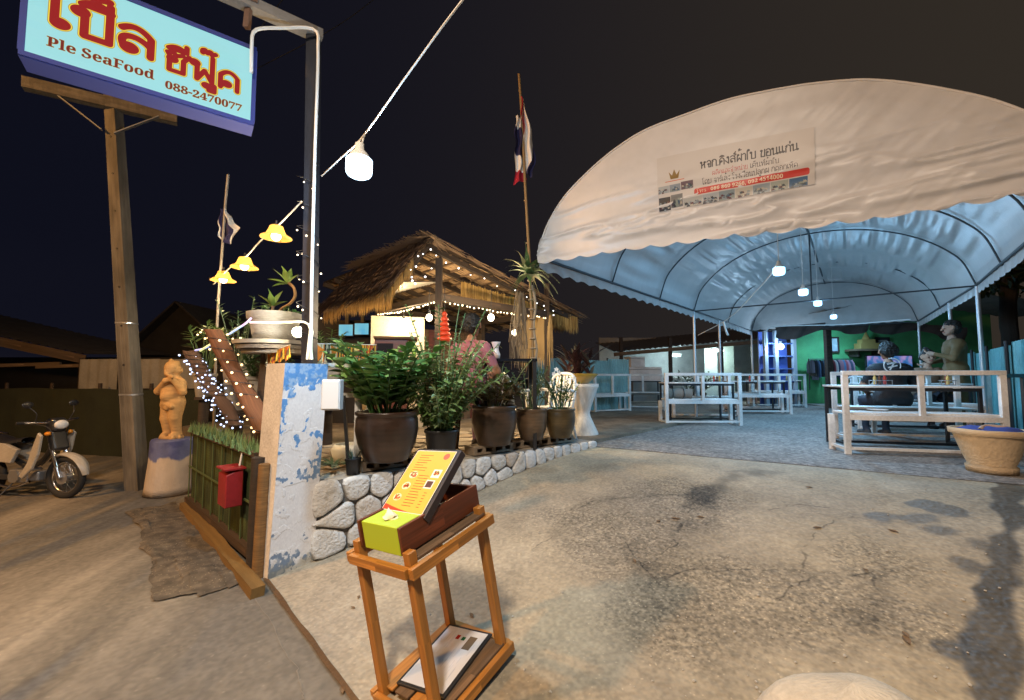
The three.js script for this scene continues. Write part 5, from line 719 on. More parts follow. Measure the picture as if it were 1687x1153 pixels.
// ================================================================ thatched hut
const hA = V(0.7071, 0, -0.7071), hB = V(-0.7071, 0, -0.7071);
{
  const A = at(640, 476, 5.4), P = at(705, 396, 5.82), R = at(950, 522, 8.24), dep = 2.0, depR = 3.7, o = V(A.x, TERR, A.z), t = thing('thatched_hut', 'open bar hut with a ragged thatched roof and string lights', 'hut', o);
  const L = (v) => v.clone().sub(o), up = V(0, 1, 0), a = L(A), p = L(P), r = L(R), rg = rng(61);
  const lift = (v, k) => v.clone().addScaledVector(hB, k);
  const pt = (q0, q1, s, k) => q0.clone().lerp(q1, s).addScaledVector(hB, k);
  const thatch = [mat([0.12, 0.075, 0.048], 0.95), mat([0.17, 0.11, 0.065], 0.95), mat([0.08, 0.053, 0.037], 0.95)], gold = mat([0.42, 0.26, 0.07], 0.9, { transmission: 0.15, thickness: 0 });
  const golds = [gold, mat([0.3, 0.18, 0.05], 0.9, { transmission: 0.15, thickness: 0 }), mat([0.55, 0.36, 0.12], 0.9, { transmission: 0.15, thickness: 0 })];
  const base = mat([0.12, 0.08, 0.05], 1, { map: TX.wood });
  mk('roof_sheet', [grid(8, 8, (u, v) => pt(p, a, u, v * dep)), grid(12, 8, (u, v) => pt(p, r, u, v * depR))].map((g) => buv(plain(g))), base, t);
  const blade = (b, d, w, sd) => { const g = new THREE.BufferGeometry(), e = b.clone().add(d), m = b.clone().add(d.clone().multiplyScalar(0.6)); m.y -= 0.01; g.setAttribute('position', new THREE.Float32BufferAttribute([...b.clone().addScaledVector(sd, -w).toArray(), ...b.clone().addScaledVector(sd, w).toArray(), ...m.clone().addScaledVector(sd, w).toArray(), ...b.clone().addScaledVector(sd, -w).toArray(), ...m.clone().addScaledVector(sd, w).toArray(), ...e.toArray()], 3)); return g; };
  const cover = (q0, q1, n, outN, len, M) => { const sets = [[], [], []], dn = q1.clone().sub(q0).normalize(); for (let i = 0; i < n; i++) { const s = Math.floor(rg() * 9) / 8.2 - 0.06 + 0.03 * rg(), k = -0.12 + rg() * (dep + 0.24), b = pt(q0, q1, s, k).addScaledVector(outN, 0.02 + 0.04 * rg()), d = dn.clone().multiplyScalar(len * (0.6 + 0.7 * rg())).addScaledVector(hB, (rg() - 0.5) * 0.1).addScaledVector(outN, 0.05 * rg()); d.y -= 0.03; sets[Math.floor(rg() * 3)].push(blade(b, d, 0.006 + 0.008 * rg(), hB)); } return sets; };
  const nL = p.clone().sub(a).cross(hB).normalize(); if (nL.y < 0) nL.negate(); const nR = r.clone().sub(p).cross(hB).normalize(); if (nR.y < 0) nR.negate();
  cover(p, a, 3400, nL, 0.26).forEach((g, i) => stuff(mk('thatch', g, thatch[i], t)));
  cover(p, r, 2200, nR, 0.42).forEach((g, i) => stuff(mk('thatch', g, thatch[i], t)));
  const under = []; for (let i = 0; i < 2400; i++) { const b = pt(p, r, rg(), rg() * depR).addScaledVector(nR, -0.012 - 0.02 * rg()), d = r.clone().sub(p).normalize().multiplyScalar(0.2 + 0.3 * rg()).addScaledVector(hB, (rg() - 0.5) * 0.05); under.push(blade(b, d, 0.006 + 0.008 * rg(), hB)); } stuff(mk('thatch', under, mat([0.3, 0.2, 0.11], 0.95), t));
  const mound = []; for (let i = 0; i < 700; i++) { const b = pt(p, p, 0, -0.1 + rg() * (dep + 0.2)).add(V((rg() - 0.5) * 0.1, 0.03 + 0.06 * rg(), 0)), sgn = rg() > 0.45 ? -1 : 1, d = hA.clone().multiplyScalar(sgn * (0.14 + 0.2 * rg())).add(V(0, -0.06 - 0.12 * rg(), 0)).addScaledVector(hB, (rg() - 0.3) * 0.16); mound.push(blade(b, d, 0.01, hB)); } stuff(mk('thatch', mound, thatch[1], t));
  // fringes
  const fringe = (q0, q1, n, len, w) => { const gs = [], sd = q1.clone().sub(q0).normalize(); for (let i = 0; i < n; i++) { const u = rg(), b = q0.clone().lerp(q1, u).add(V((rg() - 0.5) * 0.05, 0.02 * rg(), (rg() - 0.5) * 0.05)); gs.push(blade(b, V((rg() - 0.5) * 0.05, -len * (0.35 + 0.5 * rg() + 0.7 * vn(u * n / 22, 1, 0, 9)), (rg() - 0.5) * 0.05), w * (0.6 + 0.7 * rg()), sd)); } return gs; };
  golds.forEach((g) => stuff(mk('eave_fringe', fringe(lift(a, -0.1), lift(a, dep + 0.1), 190, 0.24, 0.009), g, t)));
  const F0 = pt(p, r, 0.28, 0.45), F1 = pt(p, r, 1.0, 0.0); F0.y -= 0.16; F1.y -= 0.02;
  mk('verge_pole', rod(F0.clone().add(V(0, 0.02, 0)), F1.clone().add(V(0, 0.02, 0)), 0.025), MT.darkWood, t);
  golds.forEach((g) => stuff(mk('verge_fringe', [...fringe(F0, F1, 260, 0.27, 0.01), ...fringe(F1, lift(F1, 1.6), 90, 0.22, 0.01)], g, t)));
  stuff(mk('verge_fringe', fringe(pt(p, a, 0.45, -0.05), lift(a, -0.05), 120, 0.18, 0.008), golds[1], t));
  // frame
  for (let i = 0; i <= 7; i++) { const k = lerp(0.05, depR - 0.05, i / 7), q = nR.clone().multiplyScalar(-0.06); mk('rafter', beam(lift(p, k).add(q), lift(r, k).add(q), 0.06, 0.08), MT.darkWood, t); const q2 = nL.clone().multiplyScalar(-0.06); if (k < dep) mk('rafter', beam(lift(p, k).add(q2), lift(a, k).add(q2), 0.06, 0.08), MT.darkWood, t); }
  for (let i = 1; i < 17; i++) { const q = nR.clone().multiplyScalar(-0.035 - 0.001 * i); mk('batten', beam(pt(p, r, i / 17, 0).add(q), pt(p, r, i / 17, depR).add(q), 0.04, 0.022), MT.oldWood, t); }
  mk('ridge_pole', rod(lift(p, -0.08), lift(p, dep), 0.05), MT.darkWood, t);
  const C = L(at(723, 489, 5.95)), CL = C.clone().addScaledVector(hB, 1.75), CR = C.clone().addScaledVector(hA, 2.35), CB = CR.clone().addScaledVector(hB, 1.75);
  for (const [x, y] of [[C, CL], [C, CR], [CR, CB], [CL, CB]]) mk('ring_beam', beam(x, y, 0.07, 0.1), MT.darkWood, t);
  for (const q of [C, CL, CR, CB]) mk('post', beam(V(q.x, 0, q.z), V(q.x, q.y + 0.55, q.z), 0.09, 0.09), MT.darkWood, t);
  mk('tin_ceiling', grid(70, 4, (u, v) => { const q = CL.clone().lerp(C, u).addScaledVector(hA, v * 0.75 - 0.75); return V(q.x, q.y + 0.1 + v * 0.12 + 0.012 * Math.sin(u * 150), q.z); }), mat([0.5, 0.48, 0.44], 0.35, { metalness: 0.6 }), t);
  // back wall of boards and a rush screen
  for (let i = 0; i < 14; i++) { const q = CL.clone().lerp(CB, (i + 0.5) / 14), w = CL.distanceTo(CB) / 14; const g = box(w - 0.008, C.y - 0.25, 0.03, 0, (C.y - 0.25) / 2, 0, Math.PI / 4); mk('board', g.translate(q.x, 0, q.z), i % 3 ? MT.oldWood : MT.teak, t); }
  const rush = []; for (let i = 0; i < 900; i++) { const q = CR.clone().addScaledVector(hB, rg() * 0.75 - 0.1).addScaledVector(hA, (rg() - 0.5) * 0.06); rush.push(blade(V(q.x, C.y - 0.35 * rg(), q.z), V((rg() - 0.5) * 0.05, -0.35 - 0.4 * rg(), (rg() - 0.5) * 0.05), 0.008, hB)); } stuff(mk('rush_screen', rush, mat([0.36, 0.25, 0.12], 0.95), t));
  // strings
  const wd = (v) => v.clone().add(o);
  lightString('string_lights', 'warm string lights along the hut beam that runs towards the television screens', [wd(C).add(V(0, -0.05, 0.04)), wd(C.clone().lerp(CL, 0.5)).add(V(0, -0.09, 0.05)), wd(CL).add(V(0, -0.06, 0.05))], 24, WARM, 3, 0.012, 0, 0.03, 3, 'string lights on the hut');
  lightString('string_lights', 'warm string lights along the hut beam that runs towards the rush screen', [wd(C).add(V(0, -0.05, 0.04)), wd(C.clone().lerp(CR, 0.5)).add(V(0, -0.08, 0.05)), wd(CR).add(V(0, -0.06, 0.05))], 30, WARM, 3, 0.012, 0, 0.03, 4, 'string lights on the hut');
  lightString('string_lights', 'white string lights under the peak of the thatched gable', [wd(pt(p, r, 0.0, 0.0)).add(V(-0.02, -0.1, 0.06)), wd(pt(p, r, 0.12, 0.0)).add(V(0, -0.14, 0.06)), wd(pt(p, r, 0.4, 0)).add(V(0, -0.1, 0.06)), wd(pt(p, r, 0.7, 0)).add(V(0, -0.1, 0.06)), wd(pt(p, r, 0.82, 0)).add(V(0, -0.12, 0.06))], 15, [0.9, 0.9, 0.95], 3.5, 0.011, 0, 0.1, 5, 'string lights on the hut');
  lightString('string_lights', 'white string lights dropping down the steep side of the gable', [wd(pt(p, a, 0.0, 0.0)).add(V(0.02, -0.12, 0.06)), wd(pt(p, a, 0.4, 0.0)).add(V(0.06, -0.1, 0.06)), wd(pt(p, a, 0.75, 0)).add(V(0.16, -0.08, 0.06)), wd(C).add(V(0, 0.45, 0.06))], 9, [0.9, 0.9, 0.95], 3.5, 0.011, 0, 0.1, 6, 'string lights on the hut');
}
// warm bulbs of the hut
[[665, 530, 6.6, 6, 'warm bulb hanging before the grey hut wall'], [707, 523, 5.9, 4, 'warm bulb next to the dark hut post'], [809, 523, 5.75, 7, 'warm bulb above the table with the white vase'], [848, 548, 6.3, 3, 'small warm bulb on the rush screen']].forEach(([x, y, d, I, label]) => {
  const p = at(x, y, d), t = thing('hut_bulb', label, 'light bulb', p, 0, 'bulbs of the hut');
  mk('bulb', ball(0.045, 0, 0, 0, 1, 1.15, 1), glow([1, 0.86, 0.6], 8), t); mk('socket', rod(V(0, 0.04, 0), V(0, 0.1, 0), 0.02), MT.darkSteel, t); mk('cord', rod(V(0, 0.1, 0), V(0, 0.4, 0), 0.004), MT.wire, t);
  lamp(p, new THREE.Color().setRGB(1, 0.74, 0.42), I, 0.045);
});
// televisions beyond the hut
[[559, 582, 535, 553, 'cyan television screen on the side of the thatched hut, left one of the pair'], [585, 608, 533, 551, 'cyan television screen on the side of the thatched hut, right one of the pair']].forEach(([x0, x1, y0, y1]) => {
  const a = at(x0, y1, 7.6), b = at(x1, y0, 7.6), w = b.x - a.x, h = b.y - a.y, t = thing('television', x0 < 570 ? 'glowing cyan television under the thatch, the one farther from the hut' : 'glowing cyan television under the thatch, the one closer to the hut', 'television', V((a.x + b.x) / 2, a.y, a.z));
  mk('screen', box(w, h, 0.004, 0, h / 2, 0.022), mat([0.02, 0.02, 0.02], 0.2, { emissive: rgb(0.28, 0.7, 0.9), emissiveIntensity: 0.9, emissiveMap: tex(64, 32, (u, v) => { const n = fbm(u * 6, v * 4, 3, 801); return [0.6 + 0.4 * n, 0.8 + 0.2 * n, 0.9]; }) }), t);
  mk('case', rbox(w + 0.03, h + 0.03, 0.04, 0.01, 0, h / 2, 0), MT.blackPaint, t); mk('bracket', box(0.06, 0.3, 0.04, 0, h + 0.1, -0.03), MT.darkSteel, t);
});
{ const p0 = at(560, 560, 7.75), t = thing('dark_screen_wall', 'dark panel wall that the cyan televisions hang on', 'wall', V(p0.x, TERR, p0.z)); mk('panel', box(1.3, at(560, 528, 7.75).y - TERR, 0.06, 0.2, (at(560, 528, 7.75).y - TERR) / 2, 0), mat([0.02, 0.018, 0.018], 0.8, { map: TX.blotch }), t); mk('post', box(0.08, 2.2, 0.08, -0.45, 1.1, -0.08), MT.darkWood, t); }
// grey service wall and cabinet inside the hut
{ const q = at(655, 600, 7.0), t = thing('grey_service_wall', 'grey tiled service wall under the hut with glossy bottles before it', 'wall', V(q.x, TERR, q.z), 0.25), top = at(655, 522, 7.0).y - TERR; mk('wall_face', box(0.85, top, 0.08, 0, top / 2, 0), mat([0.4, 0.37, 0.3], 0.5, { map: TX.blotch, bumpMap: TX.fine, bumpScale: 0.003 }), t); mk('shelf', box(0.8, 0.03, 0.2, 0, top * 0.62, 0.13), MT.oldWood, t);
  const r = rng(71); for (let i = 0; i < 7; i++) { const b = tag(mk('bottle', lathe([[0, 0], [0.035, 0], [0.036, 0.14], [0.014, 0.2], [0.013, 0.27], [0, 0.27]], 12), mat([[0.1, 0.2, 0.05], [0.3, 0.12, 0.02], [0.5, 0.5, 0.45]][i % 3], 0.15, { clearcoat: 1 })), ['green', 'amber', 'clear'][i % 3] + ' glass bottle standing on the shelf of the grey service wall', 'bottle', 'bottles on the service shelf'); b.position.set(q.x - 0.3 + i * 0.1, TERR + top * 0.62 + 0.016, q.z + 0.13 + 0.02 * r() - (i - 3) * 0.025 * -1 * 0); }
  const c = at(646, 605, 5.7), k = thing('brown_cabinet', 'brown wooden cabinet with a dark glass door inside the hut', 'cabinet', V(c.x, TERR, c.z), 0.2), ch = at(646, 560, 5.7).y - TERR; mk('carcass', rbox(0.42, ch, 0.34, 0.01, 0, ch / 2, 0), MT.teak, k); mk('glass_door', box(0.2, ch * 0.35, 0.01, -0.08, ch * 0.78, 0.174), mat([0.02, 0.02, 0.025], 0.1), k); mk('worktop', box(0.55, 0.03, 0.42, 0.05, ch + 0.016, 0), MT.oldWood, k); }
// orange lantern
{ const p = at(732, 560, 5.1), s = 5.1 / FPX, t = thing('orange_lantern', 'orange red lantern of stacked ribbed tiers hanging in the hut', 'lantern', p), m = mat([0.62, 0.06, 0.015], 0.5, { transmission: 0.25, thickness: 0, emissive: rgb(0.75, 0.09, 0.02), emissiveIntensity: 0.22 }); for (let i = 0; i < 6; i++) { const R = (13 - i * 1.7) * s, y = i * 8.2 * s; mk('tier', lathe([[R * 0.35, y - 2 * s], [R * 0.8, y - 1.4 * s], [R, y + 1.2 * s], [R * 0.75, y + 4.4 * s], [R * 0.3, y + 6.2 * s]], 22), m, t); } mk('cord', rod(V(0, 46 * s, 0), V(0, 46 * s + 0.32, 0), 0.004), MT.wire, t); }
// man in a pink shirt at the bar
person('person', 'person in a pink shirt seated at the hut with back turned', V(at(772, 600, 4.75).x, TERR, -4.75), Math.PI - 0.45, { pose: 'sit', seat: 0.62, shirt: [0.34, 0.12, 0.14], skin: [0.32, 0.16, 0.09], pants: [0.2, 0.12, 0.2], hair: [0.008, 0.007, 0.006], wide: 1.08, lean: 0.08, size: 1.0 });
{ const b = at(772, 600, 4.75), t = thing('bar_stool', 'dark wooden stool under the person in pink', 'stool', V(b.x, TERR, b.z)); mk('seat', new THREE.CylinderGeometry(0.18, 0.18, 0.04, 24).translate(0, 0.6, 0), MT.darkWood, t); for (let i = 0; i < 4; i++) { const a = i * 1.571 + 0.78; mk('leg', rod(V(Math.cos(a) * 0.2, 0, Math.sin(a) * 0.2), V(Math.cos(a) * 0.13, 0.59, Math.sin(a) * 0.13), 0.016), MT.darkWood, t); } }
// black bar table with a white vase, white chairs
{ const a = at(838, 594, 5.0), t = thing('black_bar_table', 'glossy black bar table beside the bamboo pole', 'table', V(a.x, TERR, a.z), 0.1), h = a.y - TERR; mk('table_top', rbox(0.62, 0.035, 0.42, 0.008, 0, h, 0), mat([0.012, 0.014, 0.02], 0.12, { clearcoat: 1 }), t); for (const sx of [-1, 1]) for (const sz of [-1, 1]) mk('leg', beam(V(sx * 0.28, 0, sz * 0.18), V(sx * 0.28, h - 0.018, sz * 0.18), 0.04, 0.04), MT.blackPaint, t);
  const v = thing('white_vase', 'white waisted vase standing on the black bar table', 'vase', V(a.x - 0.15, a.y + 0.019, a.z)); mk('vase_body', lathe([[0, 0], [0.045, 0], [0.055, 0.05], [0.035, 0.1], [0.03, 0.13], [0.05, 0.18], [0.058, 0.2], [0.05, 0.2], [0.025, 0.13]], 24), mat([0.75, 0.72, 0.7], 0.3, { clearcoat: 0.6 }), v); }
function plasticChair(name, label, p, turn, m = MT.plastic) {
  const t = thing(name, label, 'chair', p, turn, 'plastic chairs');
  mk('seat', jitter(rbox(0.44, 0.03, 0.42, 0.012, 0, 0.42, 0), 0.0, 1), m, t);
  mk('back_rim', tube([V(-0.22, 0.42, -0.2), V(-0.23, 0.66, -0.25), V(-0.18, 0.84, -0.28), V(0, 0.88, -0.29), V(0.18, 0.84, -0.28), V(0.23, 0.66, -0.25), V(0.22, 0.42, -0.2)], 0.022, 40, 8), m, t);
  for (let i = 0; i < 5; i++) mk('back_slat', beam(V(-0.13 + i * 0.065, 0.43, -0.2), V(-0.12 + i * 0.06, 0.85, -0.285), 0.04, 0.01), m, t);
  for (const s of [-1, 1]) { mk('armrest', tube([V(s * 0.22, 0.64, -0.24), V(s * 0.26, 0.66, -0.1), V(s * 0.26, 0.66, 0.1), V(s * 0.24, 0.6, 0.19), V(s * 0.23, 0.42, 0.19)], 0.022, 24, 8), m, t); mk('leg', beam(V(s * 0.2, 0.42, 0.18), V(s * 0.25, 0, 0.23), 0.05, 0.02), m, t); mk('leg', beam(V(s * 0.2, 0.42, -0.18), V(s * 0.24, 0, -0.26), 0.05, 0.02), m, t); }
  return t;
}
plasticChair('plastic_chair', 'white plastic armchair behind the pot with russet leaves', V(at(838, 640, 5.3).x, TERR, -5.3), 2.5);
plasticChair('plastic_chair', 'white plastic armchair behind the pot with white flowers', V(at(905, 640, 5.75).x, TERR, -5.75), -0.9);
// ================================================================ planters, logs and cloth by the sign post
{ // grey bowl with a twisting shrub on a stack of discs
  const d = 4.1, s = d / FPX, b = at(452, 562, d), st = thing('disc_stand', 'round stand of stacked grey stone discs that carries the grey planter', 'plant stand', V(b.x, TERR, b.z)), y0 = b.y - TERR;
  const dm = mat([0.33, 0.3, 0.27], 0.8, { map: TX.blotch, bumpMap: TX.fine, bumpScale: 0.004 });
  [[60, 0], [56, 0.045], [50, 0.085]].forEach(([w, dy], i) => mk('disc', new THREE.CylinderGeometry(w * s * 1.0, w * s * 0.97, 0.034, 40).translate(i * 0.01, y0 - 0.022 - dy, 0), i ? dm : mat([0.55, 0.52, 0.46], 0.6, { map: TX.blotch }), st));
  mk('column', [rod(V(0, 0, 0), V(0, y0 - 0.12, 0), 0.16, 0.11, 20)], MT.darkWood, st);
  const t = thing('grey_planter', 'round grey planter with a twisting stem and long yellow green leaves', 'potted plant', V(b.x, b.y, b.z)), R = 39 * s, H = at(452, 516, d).y - b.y;
  mk('planter', lathe([[0, 0], [R * 0.78, 0], [R * 0.86, H * 0.3], [R * 0.94, H * 0.72], [R * 1.05, H * 0.76], [R * 1.07, H * 0.98], [R * 0.98, H], [R * 0.9, H * 0.9]], 40), mat([0.42, 0.41, 0.37], 0.75, { map: TX.blotch, bumpMap: TX.fine, bumpScale: 0.003 }), t);
  mk('soil', new THREE.CircleGeometry(R * 0.9, 24).rotateX(-1.5708).translate(0, H * 0.9, 0), MT.soil, t);
  const L = (x, y, dd = d) => at(x, y, dd).sub(b), stem = mat([0.3, 0.19, 0.1], 0.8, { map: TX.wood });
  mk('stem', [tube([V(0, H * 0.9, 0), L(465, 508), L(478, 500), L(486, 488), L(484, 474), L(476, 466)], 0.014, 30, 8), tube([V(-0.03, H * 0.9, 0), L(449, 512), L(450, 504)], 0.014, 12, 8)], stem, t);
  const lm = [leafM([0.42, 0.46, 0.14], 0.45, 0.35), leafM([0.3, 0.4, 0.1], 0.45, 0.35)], r = rng(81);
  const put = (x, y, list) => list.forEach(([dx, dy, l], i) => mk('leaf', place(plain(leafGeo(l * s, 7.0 * s * 0.9, 0.3, 0.15)), L(x, y), V(dx, dy, (r() - 0.2) * 0.8), 0), lm[i % 2], t));
  put(474, 468, [[-0.9, 0.35, 30], [-0.55, 0.8, 34], [-0.15, 1, 32], [0.3, 1, 28], [0.55, 0.8, 24], [-1, 0.0, 26], [0.1, 0.9, 30]]); put(449, 506, [[-0.6, 0.9, 28], [-0.1, 1, 32], [0.4, 0.9, 32], [-1, 0.5, 24], [0.75, 0.45, 26], [-1, 0.15, 22], [0.15, 1, 28]]);
  foliage(t, { seed: 82, n: 8, h: 0.1, spread: 0.22, r0: 0.12, y: H * 0.9, leaf: 0.06, lw: 0.25, leaves: 6, mats: [leafM([0.1, 0.2, 0.06])] });
  // flood lamp
  const f = at(492, 547, 3.72), fl = thing('flood_lamp', 'bright warm flood lamp clamped beside the grey planter', 'lamp', f); mk('lens', ball(0.055, 0, 0, 0.01, 1, 0.85, 0.5), glow([1, 0.88, 0.62], 9), fl); mk('housing', rbox(0.15, 0.12, 0.06, 0.02, 0, 0, -0.045), MT.darkSteel, fl); mk('bracket', rod(V(0, -0.05, -0.05), V(0.06, -0.3, -0.12), 0.012), MT.darkSteel, fl);
  lamp(f.clone().add(V(0, 0, 0.012)), new THREE.Color().setRGB(1, 0.8, 0.5), 3, 0.05);
  // neon flex
  const nx = thing('neon_flex', 'colour changing neon tube wound round the planter and post', 'neon tube', at(412, 531, 3.8)), o = at(412, 531, 3.8), seg = (pts, c, k) => mk('neon_segment', tube(pts.map(([x, y, dd]) => at(x, y, dd).sub(o)), 0.009, 16, 6), glow(c, k), nx);
  seg([[322, 577, 4.3], [336, 574, 4.2], [355, 566, 4.1]], [0.2, 0.35, 1], 0.99); seg([[330, 578, 4.2], [340, 571, 4.15], [357, 561, 4.1]], [0.8, 0.85, 0.3], 0.87); seg([[378, 550, 4.0], [392, 541, 3.9], [400, 536, 3.85]], [0.2, 0.5, 1], 1.12); seg([[400, 536, 3.85], [408, 530, 3.8], [414, 524, 3.8]], [0.6, 0.25, 1], 0.99); seg([[412, 531, 3.8], [430, 531, 3.78], [452, 531, 3.76]], [1, 0.55, 0.75], 0.93); seg([[452, 531, 3.76], [480, 530, 3.6], [502, 531, 3.42], [511, 540, 3.33], [509, 562, 3.33], [506, 592, 3.33]], [0.95, 0.9, 0.6], 0.74); seg([[514, 592, 3.3], [512, 565, 3.3], [514, 545, 3.3], [508, 533, 3.3]], [0.7, 0.95, 0.7], 0.7);
}
// leaning logs wound with lights
function logThing(label, a, b, r0, r1, m) { const t = thing('leaning_log', label, 'log', a, 0); const q = b.clone().sub(a), n = 20; mk('trunk', jitter(grid(14, n, (u, v) => { const an = u * 6.283, r = lerp(r0, r1, v) * (1 + 0.12 * Math.sin(v * 9)); return V(q.x * v + Math.cos(an) * r, q.y * v + 0.02 * Math.sin(v * 7), q.z * v + Math.sin(an) * r); }, (u, v, p) => [p.y, u * 0.3]), 0.03, 9), m, t); mk('cut_end', new THREE.CircleGeometry(r1 * 0.98, 14).rotateX(-1.2).translate(q.x, q.y, q.z), MT.oldWood, t); return t; }
{
  const a = at(437, 712, 3.75), b = at(352, 545, 4.2); a.y = Math.max(a.y, TERR + 0.02);
  logThing('thick reddish brown log leaning beside the pillar, wound with warm lights', a, b, 0.085, 0.075, mat([0.2, 0.085, 0.04], 0.85, { map: TX.wood, bumpMap: TX.wood, bumpScale: 0.006 }));
  const coil = (a, b, r, turns, n) => Array.from({ length: n }, (_, i) => { const v = i / (n - 1), an = v * turns * 6.283; return a.clone().lerp(b, v).add(V(Math.cos(an) * r, 0.0, Math.sin(an) * r)); });
  lightString('string_lights', 'warm amber string lights wound round the thick leaning log', coil(a, b, 0.1, 9, 70), 46, [1, 0.62, 0.26], 2.6, 0.011, 0, 0.03, 7);
  const c = at(388, 700, 4.1), e = at(314, 580, 4.6); c.y = Math.max(c.y, TERR + 0.1); logThing('slender log leaning behind the fence, wound with blue white lights', c, e, 0.06, 0.07, mat([0.14, 0.09, 0.08], 0.9, { map: TX.wood, bumpMap: TX.wood, bumpScale: 0.004 }));
  lightString('string_lights', 'blue white string lights wound densely round the slender leaning log', coil(c, e, 0.085, 16, 130), 120, [0.45, 0.62, 1], 2.4, 0.009, 0, 0.05, 8);
  lightString('string_lights', 'small warm string lights climbing the dark sign post', Array.from({ length: 40 }, (_, i) => { const v = i / 39, q = at(507, 560, postD).lerp(at(508, 270, postD), v), an = v * 44; return q.add(V(Math.cos(an) * 0.085, 0, Math.sin(an) * 0.085)); }), 26, [1, 0.75, 0.45], 3, 0.007, 0, 0.06, 9);
  lightString('string_lights', 'short string of warm lights over the plants by the flag pole', [at(322, 548, 4.7), at(340, 540, 4.6), at(352, 552, 4.4), at(395, 552, 4.2)], 13, [1, 0.7, 0.35], 2.6, 0.01, 0, 0.06, 10);
}
{ // plants round the logs, all in simple pots
  const clay = mat([0.4, 0.36, 0.3], 0.8, { map: TX.blotch }), P = (x, y, d, R, H, label, fo) => { const q = at(x, y, d), t = thing('terrace_pot_plant', label, 'potted plant', V(q.x, Math.max(TERR, q.y - H), q.z)); if (q.y - H > TERR + 0.02) mk('stand', [rod(V(0, TERR - q.y + H, 0), V(0, 0, 0), R * 0.5, R * 0.42, 12), rod(V(0, -0.03, 0), V(0, 0, 0), R * 0.8, R * 0.8, 20)], MT.darkWood, t); mk('pot', lathe([[0, 0], [R * 0.7, 0], [R, H * 0.9], [R * 1.08, H * 0.9], [R * 1.08, H], [R * 0.95, H], [R * 0.9, H * 0.85]], 28), clay, t); mk('soil', new THREE.CircleGeometry(R * 0.92, 18).rotateX(-1.5708).translate(0, H * 0.88, 0), MT.soil, t); foliage(t, { ...fo, y: H * 0.85, r0: R * 0.5 }); return t; };
  P(338, 615, 4.75, 0.11, 0.26, 'pot with long stems and lit yellow green leaves beside the steel flag pole', { seed: 91, n: 20, h: 0.62, spread: 0.26, leaf: 0.12, lw: 0.16, leaves: 7, from: 0.7, mats: [leafM([0.3, 0.33, 0.12], 0.5, 0.35), leafM([0.2, 0.26, 0.09], 0.5, 0.35)] });
  P(393, 630, 4.7, 0.13, 0.3, 'pot with long stems and small pale leaves behind the thick log', { seed: 92, n: 16, h: 1.0, spread: 0.26, leaf: 0.085, lw: 0.22, leaves: 7, from: 0.72, mats: [leafM([0.18, 0.22, 0.14]), leafM([0.28, 0.3, 0.22])] });
  P(430, 620, 4.35, 0.16, 0.34, 'beige clay pot with a leafy plant beneath the bunting', { seed: 93, n: 16, h: 0.24, spread: 0.22, leaf: 0.08, lw: 0.2, leaves: 9, mats: [leafM([0.1, 0.2, 0.06])] });
  P(452, 622, 4.6, 0.15, 0.3, 'grey clay pot with upright leaves next to the pillar', { seed: 94, n: 12, h: 0.3, spread: 0.14, leaf: 0.1, lw: 0.16, leaves: 8, mats: [leafM([0.13, 0.22, 0.08])] });
  P(392, 598, 4.7, 0.14, 0.55, 'dark leafy plant in a pot between the two leaning logs', { seed: 95, n: 16, h: 0.2, spread: 0.26, leaf: 0.1, lw: 0.24, leaves: 8, mats: [leafM([0.04, 0.09, 0.03])] });
  P(540, 590, 5.2, 0.16, 0.6, 'pot with feathery fern fronds beside the sign post', { seed: 96, n: 14, h: 0.44, spread: 0.26, leaf: 0.11, lw: 0.12, leaves: 20, pinnate: true, from: 0.1, mats: [leafM([0.1, 0.16, 0.05]), leafM([0.16, 0.22, 0.07])] });
}
{ // patterned cloth bunting
  const pat = (s) => canvasTex(64, 96, (g, w, h) => { const r = rng(s), c = [['#e8b93a', '#c23a1e', '#f4e6b8', '#3a2a1c'], ['#e9a02c', '#f3d77a', '#8c2b1c', '#2a2320'], ['#d9cfa8', '#cf7a24', '#2b2722', '#8a8a6a']][s % 3]; g.fillStyle = c[0]; g.fillRect(0, 0, w, h); for (let i = 0; i < 9; i++) { g.fillStyle = c[Math.floor(r() * 4)]; g.beginPath(); g.moveTo(r() * w, r() * h); g.lineTo(r() * w, r() * h); g.lineTo(r() * w, r() * h); g.fill(); g.fillRect(r() * w, 0, 5, h); } });
  const mats = [0, 1, 2].map((s) => mat([0.8, 0.8, 0.8], 0.9, { map: pat(s) }));
  const bunt = (label, p, q, n, h) => { const t = thing('cloth_bunting', label, 'bunting', p), v = q.clone().sub(p), r = rng(n); mk('cord', rod(V(0, 0, 0), v, 0.004), MT.whiteWire, t); for (let i = 0; i < n; i++) { const a = v.clone().multiplyScalar(i / n), b = v.clone().multiplyScalar((i + 0.94) / n); mk('pennant', grid(8, 6, (u, w) => { const x = a.clone().lerp(b, u); x.y -= w * h * (0.8 + 0.25 * Math.sin(u * 3.1416)); x.z += 0.02 * Math.sin(u * 8 + i) * w; return x; }, (u, w) => [u, 1 - w]), mats[Math.floor(r() * 3)], t); } };
  bunt('red and yellow cloth bunting between the disc stand and the pillar', at(438, 582, 3.95), at(478, 568, 3.75), 4, 0.13);
  bunt('patterned yellow and black cloth bunting between the pillar and the hut', at(514, 566, 3.9), at(620, 568, 4.5), 5, 0.2);
}
